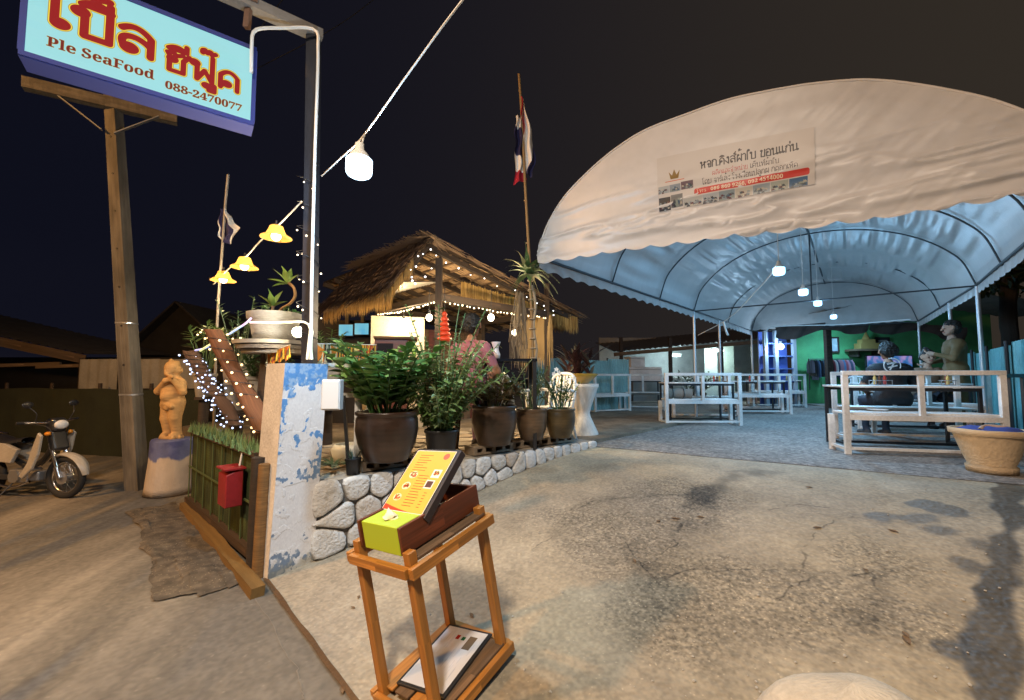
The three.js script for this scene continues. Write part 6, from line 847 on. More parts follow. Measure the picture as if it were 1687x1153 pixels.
{ // white rail table and switch box by the pillar
  const d = 3.75, a = at(543, 602, d), b = at(600, 600, d + 0.15), t = thing('white_rail_table', 'narrow white painted wooden rail table behind the pillar', 'table', V(a.x, TERR, a.z)), h = a.y - TERR, v = b.clone().sub(a);
  mk('top', beam(V(-0.05, h, 0), V(v.x, h, v.z), 0.22, 0.035), MT.whiteWood, t); for (const k of [0.95]) for (const z of [-0.07, 0.08]) mk('leg', beam(V(v.x * k, 0, v.z * k + z), V(v.x * k, h - 0.018, v.z * k + z), 0.05, 0.05), MT.whiteWood, t); mk('rail', beam(V(0, h * 0.72, 0.06), V(v.x, h * 0.72, v.z + 0.06), 0.03, 0.04), MT.whiteWood, t); mk('leg', beam(V(0.2, 0, 0.02), V(0.14, h * 0.72, 0.02), 0.025, 0.025), MT.blackPaint, t);
  const p = at(548, 650, 3.1), s = thing('switch_box', 'pale grey switch box fixed to the side of the pillar', 'switch box', p, 0.1); mk('case', rbox(0.13, 0.22, 0.09, 0.008, 0, 0, 0), mat([0.66, 0.7, 0.72], 0.45), s); mk('door', rbox(0.115, 0.2, 0.008, 0.003, 0, 0, 0.049), mat([0.7, 0.74, 0.76], 0.4), s);
}
// ================================================================ the big arched tent
const TE = 2.3;
const tL = [V(0.32, 0, -4.9), V(3.83, 0, -8.9), V(7.3, 0, -12.9)], tR = [V(4.08, 0, -2.81), V(7.04, 0, -6.36), V(10.2, 0, -10.6)];
const seg3 = (P, k) => { const i = Math.min(1, Math.floor(k)); return P[i].clone().lerp(P[i + 1], k - i); };
const frontProf = [[0, 0.03], [0.03, 0.36], [0.1, 0.7], [0.25, 1.07], [0.4, 1.17], [0.5, 1.18], [0.7, 1.04], [0.85, 0.7], [0.92, 0.45], [0.97, 0.24], [1, 0.03]];
function prof(t, k) {
  let f = 0; for (let i = 0; i + 1 < frontProf.length; i++) { const [a, x] = frontProf[i], [b, y] = frontProf[i + 1]; if (t >= a && t <= b) { const p = frontProf[Math.max(0, i - 1)], q = frontProf[Math.min(frontProf.length - 1, i + 2)], h = b - a, w = (t - a) / h, m0 = i ? (y - p[1]) / (b - p[0]) * h : (y - x) * 1.6, m1 = i + 2 < frontProf.length ? (q[1] - x) / (q[0] - a) * h : (y - x) * 1.6, w2 = w * w, w3 = w2 * w; f = (2 * w3 - 3 * w2 + 1) * x + (w3 - 2 * w2 + w) * m0 + (-2 * w3 + 3 * w2) * y + (w3 - w2) * m1; } }
  const e = 1.25 * Math.pow(Math.max(0, 1 - Math.pow(Math.abs(2 * t - 1), 2.1)), 0.56); return lerp(f, e, sst(0, 0.5, k));
}
function archPt(t, k) { const a = seg3(tL, k), b = seg3(tR, k), p = a.lerp(b, t); p.y = TE + prof(t, k); return p; }
{
  const tent = thing('arched_tent', 'large white arched canopy tent with scalloped valance over the dining benches', 'tent', V(0, 0, 0));
  const pvc = tex(512, 512, (u, v) => 0.86 + 0.1 * fbm(u * 3, v * 3, 5, 931, 3) + 0.04 * fbm(u * 40, v * 40, 2, 933, 40), { repeat: [2.6, 2.6] }), cloth = mat([0.56, 0.545, 0.535], 0.36, { map: pvc, bumpMap: TX.weave, bumpScale: 0.0005, transmission: 0.06, thickness: 0 });
  const folds = (t, k) => { const b = (k * 3) % 1, s = Math.sin(Math.min(1, b) * Math.PI), cr = sst(0.03, 0.25, t) * sst(0.97, 0.75, t); return -0.045 * s * (0.5 + cr) + 0.085 * s * (fbm(t * 46 + 5, k * 4, 2, 901) - 0.5) + 0.018 * (fbm(t * 26 + k * 9, k * 26, 3, 905) - 0.5); };
  mk('canopy', grid(240, 90, (u, v) => { const p = archPt(u, v * 2); p.y += folds(u, v * 2); return p; }, (u, v) => [u * 5, v * 11]), cloth, tent);
  const eave = (P, name, s) => { const n = 220; mk(name, grid(n, 4, (u, v) => { const p = seg3(P, u * 2), sc = 0.035 * Math.abs(Math.sin(u * Math.PI * 34)); return V(p.x + 0.012 * Math.sin(u * 214) * v, TE + 0.03 - v * (0.16 + sc), p.z + 0.012 * Math.cos(u * 190) * v); }, (u, v, p) => [u * 11, v * 0.2]), cloth, tent); };
  eave(tL, 'side_valance'); eave(tR, 'side_valance');
  // front gable panel
  const e = dir2(tL[0], tR[0]), nF = V(-e.z, 0, e.x); if (nF.z < 0) nF.negate();
  const gableCloth = cloth;
  const rel = (t, y) => { const q = (y - TE) / 1.2; return 0.06 * Math.sin(t * 3.1416) * sst(0, 0.5, q) + 0.035 * (fbm(t * 5, y * 2.4, 3, 911) - 0.5) + 0.05 * Math.pow(1 - Math.abs(2 * fbm(t * 5 + y * 1.5, y * 9 - t * 3, 2, 915) - 1), 5) * sst(0.6, 0.1, q) + 0.009 * (fbm(t * 60 - y * 14, y * 3, 2, 919) - 0.5) * sst(0.3, 0.7, t); };
  const W = tL[0].distanceTo(tR[0]);
  const gp = (t, y, off = 0) => tL[0].clone().lerp(tR[0], t).addScaledVector(nF, 0.03 + rel(t, y) + off).setY(y);
  mk('front_gable', grid(200, 60, (u, v) => { const sc = 0.035 * Math.abs(Math.sin(u * Math.PI * 17)), lo = TE - 0.08 - sc + 0.02 * Math.sin(u * 7), hi = TE + Math.max(0.02, prof(u, 0)) + 0.01; return gp(u, lerp(lo, hi, v)); }, (u, v, p) => [u * W, p.y]), gableCloth, tent);
  mk('piping', tube(Array.from({ length: 41 }, (_, i) => gp(i / 40, TE + Math.max(0.02, prof(i / 40, 0)) + 0.012)), 0.011, 120, 6), mat([0.5, 0.47, 0.44], 0.6), tent);
  // printed banner sewn on the gable
  const hit = (px, py) => { const r = ray(px, py), k = nF.dot(tL[0].clone().setY(EYE).sub(camera.position)) / nF.dot(r), p = r.multiplyScalar(k).add(camera.position); return [e.dot(p.clone().sub(tL[0]).setY(0)) / W, p.y]; };
  const c00 = hit(1087, 354), c10 = hit(1341, 308), c11 = hit(1339, 218), c01 = hit(1085, 268);
  const bt = canvasTex(1536, 560, (g, w, h) => {
    g.fillStyle = '#d6d2cf'; g.fillRect(0, 0, w, h); g.lineCap = g.lineJoin = 'round';
    g.strokeStyle = '#241a20'; g.lineWidth = 15; thai(g, 'หจก.คิงส์ผ้าใบ ขอนแก่น', 470, 200, 70, 930);
    g.strokeStyle = '#b8302a'; g.lineWidth = 9; thai(g, 'ผลิตและจำหน่าย', 590, 292, 40, 350); g.strokeStyle = '#2a2024'; thai(g, 'เต็นท์ผ้าใบ', 960, 292, 44, 270);
    g.lineWidth = 9; thai(g, 'โดม จาร์เล้ง โรงเรือนปลูกผักดอกเห็ด', 490, 368, 42, 900);
    g.fillStyle = '#cf3a30'; g.beginPath(); g.roundRect(400, 392, 1090, 66, 20); g.fill();
    g.strokeStyle = '#f1e3c6'; g.lineWidth = 7; thai(g, 'โทร.', 430, 446, 34, 110); g.fillStyle = '#f1e3c6'; g.font = 'bold 56px sans-serif'; g.fillText('086 860 9266, 092 4514000', 570, 446);
    // crown emblem
    g.fillStyle = '#8a6a1c'; g.beginPath(); g.moveTo(150, 250); g.lineTo(130, 170); g.lineTo(165, 210); g.lineTo(190, 150); g.lineTo(215, 210); g.lineTo(250, 165); g.lineTo(235, 250); g.fill(); g.fillStyle = '#cf5a30'; g.fillRect(90, 268, 210, 8);
    // product pictures along the foot
    const r = rng(14), cols = ['#3c4a52', '#59626b', '#7d8a93', '#8d9a92', '#2b3038', '#9aa7ae', '#5c3038', '#b9b4a6', '#3a5a78'];
    const pic = (x, y, pw, ph, sky) => { g.fillStyle = sky; g.fillRect(x, y, pw, ph); for (let i = 0; i < 16; i++) { g.fillStyle = cols[Math.floor(r() * cols.length)]; const a = x + r() * pw * 0.8, b = y + ph * (0.3 + 0.5 * r()); g.beginPath(); g.moveTo(a, b + ph * 0.25); g.quadraticCurveTo(a + pw * 0.1, b - ph * 0.2, a + pw * 0.2, b + ph * 0.25); g.fill(); g.fillRect(a, b, pw * 0.03, ph * 0.3); } };
    pic(10, 310, 120, 70, '#aab2b4'); pic(135, 310, 120, 70, '#8f9aa6'); pic(262, 300, 130, 76, '#6a5560'); pic(10, 420, 130, 135, '#20242a'); pic(145, 410, 130, 130, '#74787a'); pic(280, 470, 200, 88, '#b9bcb8'); for (let i = 0; i < 6; i++) pic(484 + i * 166, 468, 160, 88, ['#b5bcc0', '#8fa0a8', '#c6c2b6', '#9aa8b0', '#a8b0a8', '#4a6f96'][i]);
  });
  const ban = mk('printed_banner', grid(40, 14, (u, v) => { const t = lerp(lerp(c00[0], c10[0], u), lerp(c01[0], c11[0], u), v), y = lerp(lerp(c00[1], c10[1], u), lerp(c01[1], c11[1], u), v); return gp(t, y, 0.008); }, (u, v) => [u, v]), mat([0.61, 0.6, 0.59], 0.45, { map: bt }), tent);
  // frame
  const fr = mat([0.06, 0.07, 0.08], 0.5, { metalness: 0.5 });
  for (const k of [0.02, 0.33, 0.66, 1, 1.5, 2]) mk('arch_tube', tube(Array.from({ length: 29 }, (_, i) => { const p = archPt(i / 28, k); p.y -= 0.045; return p; }), 0.012, 70, 6), fr, tent);
  for (const t of [0, 0.5, 1]) mk('purlin', tube(Array.from({ length: 7 }, (_, i) => { const p = archPt(clamp(t, 0.004, 0.996), i / 3); p.y = t === 0.5 ? p.y - 0.06 : TE - 0.02; return p; }), 0.018, 30, 6), fr, tent);
  for (const k of [1, 2]) mk('tie_bar', rod(seg3(tL, k).setY(TE - 0.03), seg3(tR, k).setY(TE - 0.03), 0.013), fr, tent);
  mk('king_post', rod(archPt(0.5, 1).add(V(0, -0.06, 0)), seg3(tL, 1).lerp(seg3(tR, 1), 0.5).setY(TE - 0.02), 0.012), fr, tent);
  for (const k of [1, 1.35, 2]) for (const P of [tL, tR]) { const p = seg3(P, k); mk('pole', [rod(V(p.x, 0, p.z), V(p.x, TE, p.z), 0.028, 0.028, 12), rod(V(p.x, 0.01, p.z), V(p.x, 0.02, p.z), 0.09, 0.09, 12)], mat([0.5, 0.52, 0.54], 0.4, { metalness: 0.7 }), tent); }
  mk('back_gable', grid(80, 24, (u, v) => { const p = seg3(tL, 2).lerp(seg3(tR, 2), u); return V(p.x, lerp(TE + 0.02 - 0.03 * Math.abs(Math.sin(u * 50)), TE + Math.max(0.02, prof(u, 2)), v), p.z + 0.03 * (fbm(u * 14, v * 4, 3, 923) - 0.5)); }, (u, v) => [u * 4, v * 1.3]), cloth, tent);
}
// LED bulbs under the ridge
[[1283, 441, 4.9], [1323, 477, 6.3], [1347, 496, 7.6], [1373, 519, 9.6], [1391, 541, 12.5]].forEach(([x, y, d], i) => ledBulb('tent_bulb', ['white LED bulb under the tent closest to the printed gable', 'second white LED bulb from the printed gable under the tent', 'third white LED bulb from the printed gable under the tent', 'fourth white LED bulb from the printed gable under the tent', 'white LED bulb hanging before the green wall beyond the tent'][i], at(x, y, d), 0.062, [0.29, 0.63, 1], [2.8, 3, 3.2, 3.4, 4][i], 3.4 - at(x, y, d).y, 'LED bulbs of the tent', [9, 10, 11, 12, 8][i]));
tag(mk('tent_cable', [tube([at(1150, 552, 8.9), at(1195, 528, 8.2), at(1250, 475, 6.4), at(1283, 436, 4.9)], 0.008, 40, 6), tube([at(1192, 530, 8.2), at(1196, 545, 8.2), at(1199, 552, 8.2)], 0.02, 8)], MT.whiteWire), 'slack white cable from the tent pole to the first LED bulb', 'wire');
tag(mk('tent_conduit', tube([at(1262, 570, 11.5), at(1262, 545, 11.5), at(1268, 540, 11.5), at(1400, 534, 10.5), at(1500, 526, 9.5)], 0.016, 40, 6), MT.whiteWire), 'white conduit crossing beneath the tent roof', 'conduit');
// ================================================================ benches and tables
function bench(name, label, p, turn, L = 1.45, m = MT.whiteWood) {   // back stands at local z = 0, seat towards -z
  const t = thing(name, label, 'bench', p, turn, 'white benches of the dining area'), H = 0.94, sh = 0.45, D = 0.36;
  for (const s of [-1, 1]) { mk('back_post', beam(V(s * L / 2, 0, 0), V(s * L / 2, H, 0), 0.06, 0.045, 0.004), m, t); mk('front_leg', beam(V(s * L / 2, 0, -D), V(s * L / 2, sh - 0.02, -D), 0.06, 0.045, 0.004), m, t); mk('side_rail', beam(V(s * L / 2, 0.06, -0.02), V(s * L / 2, 0.06, -D + 0.02), 0.035, 0.03), m, t); }
  mk('top_rail', beam(V(-L / 2 - 0.03, H - 0.015, 0.001), V(L / 2 + 0.03, H - 0.015, 0.001), 0.05, 0.05, 0.004), m, t);
  mk('mid_post', beam(V(0, sh, 0.002), V(0, H - 0.04, 0.002), 0.05, 0.035), m, t);
  mk('seat_rail', beam(V(-L / 2 + 0.03, sh - 0.03, 0.003), V(L / 2 - 0.03, sh - 0.03, 0.003), 0.04, 0.06), m, t);
  mk('foot_rail', beam(V(-L / 2 + 0.03, 0.07, 0.002), V(L / 2 - 0.03, 0.07, 0.002), 0.035, 0.03), m, t);
  for (let i = 0; i < 3; i++) mk('seat_plank', rbox(L - 0.04, 0.024, 0.11, 0.004, 0, sh + 0.012, -0.075 - i * 0.117), m, t);
  return t;
}
function diningTable(name, label, p, turn, L = 1.4) {
  const t = thing(name, label, 'table', p, turn, 'black framed dining tables'), H = 0.76, D = 0.6;
  for (let i = 0; i < 4; i++) mk('top_plank', rbox(L, 0.024, D / 4 - 0.006, 0.004, 0, H, -D / 2 + D / 4 * (i + 0.5)), i % 2 ? MT.whiteWood : MT.white, t);
  for (const s of [-1, 1]) { for (const q of [-1, 1]) mk('leg', beam(V(s * (L / 2 - 0.03), 0, q * (D / 2 - 0.03)), V(s * (L / 2 - 0.03), H - 0.013, q * (D / 2 - 0.03)), 0.032, 0.032), MT.blackPaint, t); mk('foot_bar', beam(V(s * (L / 2 - 0.03), 0.05, -D / 2 + 0.045), V(s * (L / 2 - 0.03), 0.05, D / 2 - 0.045), 0.03, 0.03), MT.blackPaint, t); }
  for (const q of [-1, 1]) mk('apron', beam(V(-L / 2 + 0.046, H - 0.035, q * (D / 2 - 0.03)), V(L / 2 - 0.046, H - 0.035, q * (D / 2 - 0.03)), 0.03, 0.035), MT.blackPaint, t);
  mk('stretcher', beam(V(-L / 2 + 0.046, 0.051, 0), V(L / 2 - 0.046, 0.051, 0), 0.028, 0.028), MT.blackPaint, t);
  return t;
}
function diningSet(p, turn, L, names) {   // a bench with its back to the drive, a table, a bench facing it
  const q = (z, x = 0) => p.clone().add(V(x, 0, z).applyAxisAngle(V(0, 1, 0), turn));
  bench('dining_bench', names[0], q(0), turn, L); diningTable('dining_table', names[1], q(-0.72, 0.16), turn, L - 0.06); bench('dining_bench', names[2], q(-1.42, 0.5), turn + Math.PI, L);
}
{
  const fl = on(1097, 700, 0.014), fr = on(1224, 702, 0.014), rl = on(1397, 748, 0.014);
  diningSet(V((fl.x + fr.x) / 2, 0.014, (fl.z + fr.z) / 2), -0.02, fl.distanceTo(fr), ['white bench with its back to the ramp, beside the hourglass pedestal side of the tent', 'black framed table next to the bench that carries a rolled mat', 'white bench across the table from the bench with the rolled mat']);
  const rr = V(rl.x + 1.46 * 0.97, 0, rl.z + 1.46 * 0.24);
  diningSet(V((rl.x + rr.x) / 2, 0.014, (rl.z + rr.z) / 2), -0.24, 1.46, ['white bench with its back to the ramp, beside the tapered planter', 'black framed table next to the tapered planter', 'white bench across the table nearest the tapered planter']);
  diningSet(V(5.85, 0.014, -10.1), -0.08, 1.4, ['white bench of the second table row behind the rolled mat', 'black framed table of the second row behind the rolled mat', 'far white bench of the second row behind the rolled mat']);
  diningSet(V(7.7, 0.014, -12.3), -0.12, 1.4, ['white bench of the last table row before the blue shelving', 'black framed table of the last row before the blue shelving', 'far white bench of the last row before the blue shelving']);
  diningSet(V(6.35, 0.014, -6.5), -0.2, 1.5, ['white bench in front of the person in the black shirt', 'black framed table where the people under the tent sit', 'white bench beside the person in the brown shirt']);
  // rolled mat on the front bench
  const m = V((fl.x + fr.x) / 2 - 0.38, 0.014 + 0.475 + 0.1, (fl.z + fr.z) / 2 - 0.2), t = thing('rolled_mat', 'grey rolled up mat lying on the white bench', 'mat', m), spiral = Array.from({ length: 50 }, (_, i) => { const a = i * 0.45, r = 0.015 + i * 0.0017; return V(0, Math.cos(a) * r, Math.sin(a) * r); });
  mk('roll', grid(49, 6, (u, v) => { const k = Math.min(49, Math.round(u * 49)), p = spiral[k]; return V(lerp(-0.24, 0.24, v), p.y * (1 + 0.08 * Math.sin(v * 14)), p.z); }, (u, v) => [v * 0.5, u * 3]), mat([0.2, 0.18, 0.15], 0.95, { bumpMap: TX.weave, bumpScale: 0.004 }), t);
  for (const x of [-0.12, 0.08]) mk('strap', new THREE.TorusGeometry(0.1, 0.006, 6, 24).rotateY(Math.PI / 2).translate(x, 0, 0), MT.blackPaint, t);
  // white benches standing by the far fence, foam boxes on a table
  const b1 = on(1010, 680, 0.014), b2 = on(1060, 674, 0.014);
  bench('dining_bench', 'white bench beside the yellow bowl and pedestal', b1, 0.5, 1.1); bench('dining_bench', 'white bench before the white foam boxes', b2, Math.PI - 0.2, 1.0);
  diningTable('dining_table', 'black framed table under the white foam boxes', on(1068, 668, 0.014).add(V(0, 0, -0.5)), 0.1, 1.3);
  const bb = on(1068, 668, 0.014).add(V(0, 0.775, -0.5)), foam = mat([0.72, 0.72, 0.7], 0.8, { map: TX.blotch });
  const fb = (label, x, y, z, w, h, d, a) => { const t2 = thing('foam_box', label, 'foam box', V(bb.x + x, bb.y + y, bb.z + z), a); mk('box_body', rbox(w, h * 0.8, d, 0.015, 0, h * 0.4, 0), foam, t2); mk('lid', rbox(w + 0.012, h * 0.19, d + 0.012, 0.012, 0, h * 0.9 + 0.004, 0), foam, t2); };
  fb('long white foam box lying on the table', 0.0, 0, 0, 1.05, 0.4, 0.5, 0.1); fb('smaller white foam box stacked on the long one', -0.25, 0.405, 0, 0.5, 0.32, 0.4, 0.25);
}
// small things on the tables
{
  const tops = [[1180, 616, 8.45, 0.79], [1235, 617, 8.5, 0.79], [1300, 618, 10.8, 0.79], [1450, 612, 5.5, 0.79], [1560, 608, 5.4, 0.79]];
  tops.forEach(([x, y, d], i) => { const p = at(x, 620, d), t = thing('condiment_set', ['wire caddy with sauce bottles on the table beside the rolled mat', 'wire caddy with sauce bottles at the aisle end of the table beside the rolled mat', 'wire caddy with sauce bottles on the second row table', 'wire caddy with sauce bottles on the table beside the tapered planter', 'wire caddy with sauce bottles near the aqua fence'][i], 'caddy', V(p.x, 0.788, p.z), i, 'condiment caddies'); mk('rack', [box(0.2, 0.008, 0.13, 0, 0.006, 0), tube([V(-0.1, 0.06, -0.06), V(0.1, 0.06, -0.06), V(0.1, 0.06, 0.06), V(-0.1, 0.06, 0.06)], 0.004, 30, 5, true), ...[[-0.095, -0.06], [0.095, -0.06], [0.095, 0.06], [-0.095, 0.06]].map(([a, b]) => rod(V(a, 0.01, b), V(a, 0.06, b), 0.004))], MT.steel, t); [[-0.05, [0.4, 0.03, 0.02]], [0.01, [0.1, 0.04, 0.02]], [0.065, [0.5, 0.35, 0.1]]].forEach(([q, c]) => { const b = mk('bottle', lathe([[0, 0.01], [0.022, 0.01], [0.023, 0.11], [0.01, 0.14], [0.009, 0.165], [0, 0.165]], 12).scale(0.85, 0.85, 0.85).translate(q, 0, 0), mat(c, 0.2, { clearcoat: 0.8 }), t); mk('cap', rod(V(q, 0.139, 0), V(q, 0.156, 0), 0.01), MT.white, b); }); });
  const p = on(1416, 674, 0.49), pl = tag(mk('white_plate', lathe([[0, 0.004], [0.05, 0.004], [0.1, 0.016], [0.105, 0.02], [0.1, 0.012], [0.05, 0], [0, 0]], 28), MT.plastic), 'white plate left on the seat of the bench beside the tapered planter', 'plate'); pl.position.set(p.x + 0.02, 0.014 + 0.477, -5.12);
}
// chairs further back
plasticChair('plastic_chair', 'pale plastic armchair alone in the aisle of the tent', on(1345, 660, 0.014), -0.6);
plasticChair('plastic_chair', 'white plastic armchair beside the black table leg in the aisle', on(1420, 678, 0.014), 2.2);
plasticChair('plastic_chair', 'green slatted plastic armchair before the clothes rack', on(1328, 656, 0.014), -1.2, mat([0.05, 0.32, 0.09], 0.4));
// ================================================================ people under the tent
person('person', 'person in a black shirt with a white back print seated under the tent', V(at(1468, 620, 6.1).x, 0.014, -6.1), Math.PI - 0.2, { pose: 'sit', shirt: [0.012, 0.012, 0.014], skin: [0.3, 0.16, 0.1], pants: [0.02, 0.025, 0.04], hair: [0.008, 0.007, 0.006], wide: 1.16, lean: 0.05, size: 1.0, longHair: false });
{ const p = at(1470, 602, 5.895), t = thing('shirt_print', 'white round emblem printed across the back of the black shirt', 'print', p, -0.2);
  mk('emblem', [new THREE.TorusGeometry(0.1, 0.008, 6, 30, 2.4).rotateZ(-0.4).scale(1, 1, 0.3), new THREE.TorusGeometry(0.1, 0.008, 6, 30, 1.6).rotateZ(2.6).scale(1, 1, 0.3), beam(V(-0.06, 0.02, 0), V(0.05, 0.045, 0), 0.004, 0.02), beam(V(-0.05, -0.03, 0), V(0.06, 0.0, 0), 0.004, 0.018), beam(V(-0.03, -0.06, 0), V(0.03, 0.05, 0), 0.004, 0.016), beam(V(-0.07, -0.11, 0), V(0.07, -0.11, 0), 0.004, 0.022)], mat([0.7, 0.7, 0.7], 0.7), t); }
person('person', 'person in a tan patterned shirt seated facing the ramp', V(at(1524, 620, 7.6).x, 0.014, -7.6), -0.35, { pose: 'sit', shirt: [0.22, 0.13, 0.08], skin: [0.42, 0.24, 0.16], pants: [0.03, 0.03, 0.04], hair: [0.01, 0.007, 0.006], lean: 0.16, size: 0.98, bun: true });
person('person', 'person standing in a long brown shirt beside the tent pole', V(at(1575, 620, 7.3).x, 0.014, -7.3), -2.1, { pose: 'stand', robe: true, longSleeve: true, shirt: [0.16, 0.095, 0.035], skin: [0.45, 0.28, 0.2], pants: [0.05, 0.04, 0.03], hair: [0.012, 0.01, 0.008], size: 1.06, wide: 1.12, elbows: [[-0.3, 1.12, 0.05], [0.3, 1.12, 0.1]], hands: [[-0.22, 1.05, 0.28], [0.18, 1.2, 0.3]] });
// ================================================================ building with the green wall at the end of the tent
{
  const d = 13.4, o = V(at(1450, 620, d).x, 0, -d), t = thing('green_house', 'open fronted house with a bright green end wall', 'house', o, -0.08), X = (px, dd = d) => at(px, 620, dd).x - o.x, Y = (py, dd = d) => at(1450, py, dd).y;
  const green = mat([0.1, 0.4, 0.14], 0.75, { map: TX.blotch });
  mk('end_wall', box(X(1620) - X(1318), 3.4, 0.12, (X(1620) + X(1318)) / 2, 1.7, 0), green, t);
  mk('floor', box(5.6, 0.1, 3, 0.4, 0.0, 1.4), MT.concrete, t);
  mk('roof', grid(60, 6, (u, v) => V(lerp(X(1290), X(1640), u), Y(528) + 0.55 * (1 - Math.abs(u - 0.5) * 2) + 0.02 * Math.sin(u * 120), lerp(0.3, 2.2, v))), mat([0.2, 0.15, 0.12], 0.8, { map: TX.blotch }), t);
  for (const [a, b, c] of [[1300, 1450, 1], [1450, 1600, -1]]) mk('draped_tarp', grid(40, 8, (u, v) => V(lerp(X(a, 11.6), X(b, 11.6), u), Y(c > 0 ? lerp(548, 536, u) : lerp(536, 552, u), 11.6) + 0.2 - v * (0.3 + 0.1 * Math.sin(u * 9)), 1.8 + 0.06 * Math.sin(u * 26 + v * 3)), (u, v, p) => [p.x, p.y]), mat([0.14, 0.11, 0.1], 0.85, { map: TX.blotch }), t);
  for (const x of [1318, 1608]) mk('post', box(0.14, 3, 0.14, X(x), 1.5, 1.6), MT.darkWood, t);
  const onWall = (name, label, cat, x0, x1, y0, y1, build) => { const q = thing(name, label, cat, V(o.x + (X(x0) + X(x1)) / 2, Y(y1), o.z + 0.12 + (X(x0) + X(x1)) / 2 * 0.08), -0.08), w = X(x1) - X(x0), h = Y(y0) - Y(y1); build(q, w, h); return q; };
  onWall('picture_frame', 'framed picture with a dark frame on the green wall', 'picture', 1362, 1384, 555, 581, (q, w, h) => { mk('frame', [box(w, 0.05, 0.04, 0, 0.025, 0), box(w, 0.05, 0.04, 0, h - 0.025, 0), box(0.05, h - 0.1, 0.04, -w / 2 + 0.025, h / 2, 0), box(0.05, h - 0.1, 0.04, w / 2 - 0.025, h / 2, 0)], MT.darkWood, q); mk('print', box(w - 0.1, h - 0.1, 0.01, 0, h / 2, -0.005), mat([1, 1, 1], 0.5, { map: tex(32, 48, (u, v) => { const n = fbm(u * 5, v * 6, 3, 930), k = Math.hypot(u - 0.5, v - 0.45) < 0.28 ? 0.45 : 0.75; return [k * (0.7 + 0.4 * n), k * (0.75 + 0.4 * n), k * (0.8 + 0.3 * n)]; }) }), q); });
  onWall('portrait_frame', 'small dark framed portrait over the television', 'picture', 1440, 1462, 556, 580, (q, w, h) => { mk('frame', box(w, h, 0.04, 0, h / 2, 0), MT.blackPaint, q); mk('print', box(w * 0.6, h * 0.6, 0.01, 0, h / 2, 0.024), mat([0.45, 0.42, 0.4], 0.6, { map: TX.blotch }), q); });
  onWall('spirit_shelf', 'wooden spirit shelf with a stepped shrine on the green wall', 'shelf', 1392, 1442, 552, 583, (q, w, h) => { mk('shelf_board', box(w, 0.06, 0.5, 0, 0.1, 0.25), MT.oldWood, q); mk('shrine', [box(w * 0.55, h * 0.3, 0.3, 0, 0.13 + h * 0.15, 0.25), box(w * 0.4, h * 0.2, 0.22, 0, 0.13 + h * 0.4, 0.25), new THREE.ConeGeometry(w * 0.14, h * 0.45, 4).translate(0, 0.13 + h * 0.72, 0.25)], mat([0.4, 0.26, 0.08], 0.5, { metalness: 0.3 }), q); mk('bracket', [box(0.05, 0.2, 0.4, -w * 0.35, 0, 0.2), box(0.05, 0.2, 0.4, w * 0.35, 0, 0.2)], MT.darkWood, q); });
  onWall('wall_television', 'bright blue television screen on a stand before the green wall', 'television', 1412, 1482, 586, 616, (q, w, h) => { mk('case', rbox(w, h, 0.07, 0.01, 0, h / 2, 0.3), MT.blackPaint, q); mk('screen', box(w - 0.06, h - 0.06, 0.01, 0, h / 2, 0.34), mat([0.02, 0.02, 0.02], 0.2, { emissive: rgb(0.5, 0.65, 1), emissiveIntensity: 0.7, emissiveMap: tex(96, 48, (u, v) => { const n = fbm(u * 7, v * 5, 4, 940); return [0.3 + 0.7 * sst(0.35, 0.7, n), 0.35 + 0.6 * n, 0.6 + 0.4 * n]; }) }), q); mk('stand', box(w * 0.8, 0.9, 0.4, 0, -0.47, 0.25), MT.darkWood, q); });
  onWall('clothes_rail', 'rail of hanging clothes in many colours before the green wall', 'clothes rail', 1326, 1392, 592, 626, (q, w, h) => { mk('rail', [rod(V(-w / 2, h, 0.3), V(w / 2, h, 0.3), 0.015), rod(V(-w / 2, -0.3, 0.3), V(-w / 2, h, 0.3), 0.015), rod(V(w / 2, -0.3, 0.3), V(w / 2, h, 0.3), 0.015)], MT.darkSteel, q); const r = rng(19), cs = [[0.5, 0.5, 0.5], [0.35, 0.08, 0.1], [0.05, 0.06, 0.1], [0.1, 0.2, 0.35], [0.6, 0.58, 0.5], [0.02, 0.02, 0.02], [0.4, 0.2, 0.25]].map((c) => mat(c, 0.9)); for (let i = 0; i < 20; i++) { const x = lerp(-w / 2 + 0.05, w / 2 - 0.05, i / 19), hh = h * (0.6 + 0.35 * r()); mk('garment', grid(3, 5, (u, v) => V(x + 0.02 * Math.sin(u * 9 + i) * v + 0.012 * (u - 0.5), h - 0.03 - v * hh, 0.3 + (u - 0.5) * 0.4 * (0.5 + 0.5 * Math.min(1, v * 4)))), cs[Math.floor(r() * cs.length)], q); } });
}
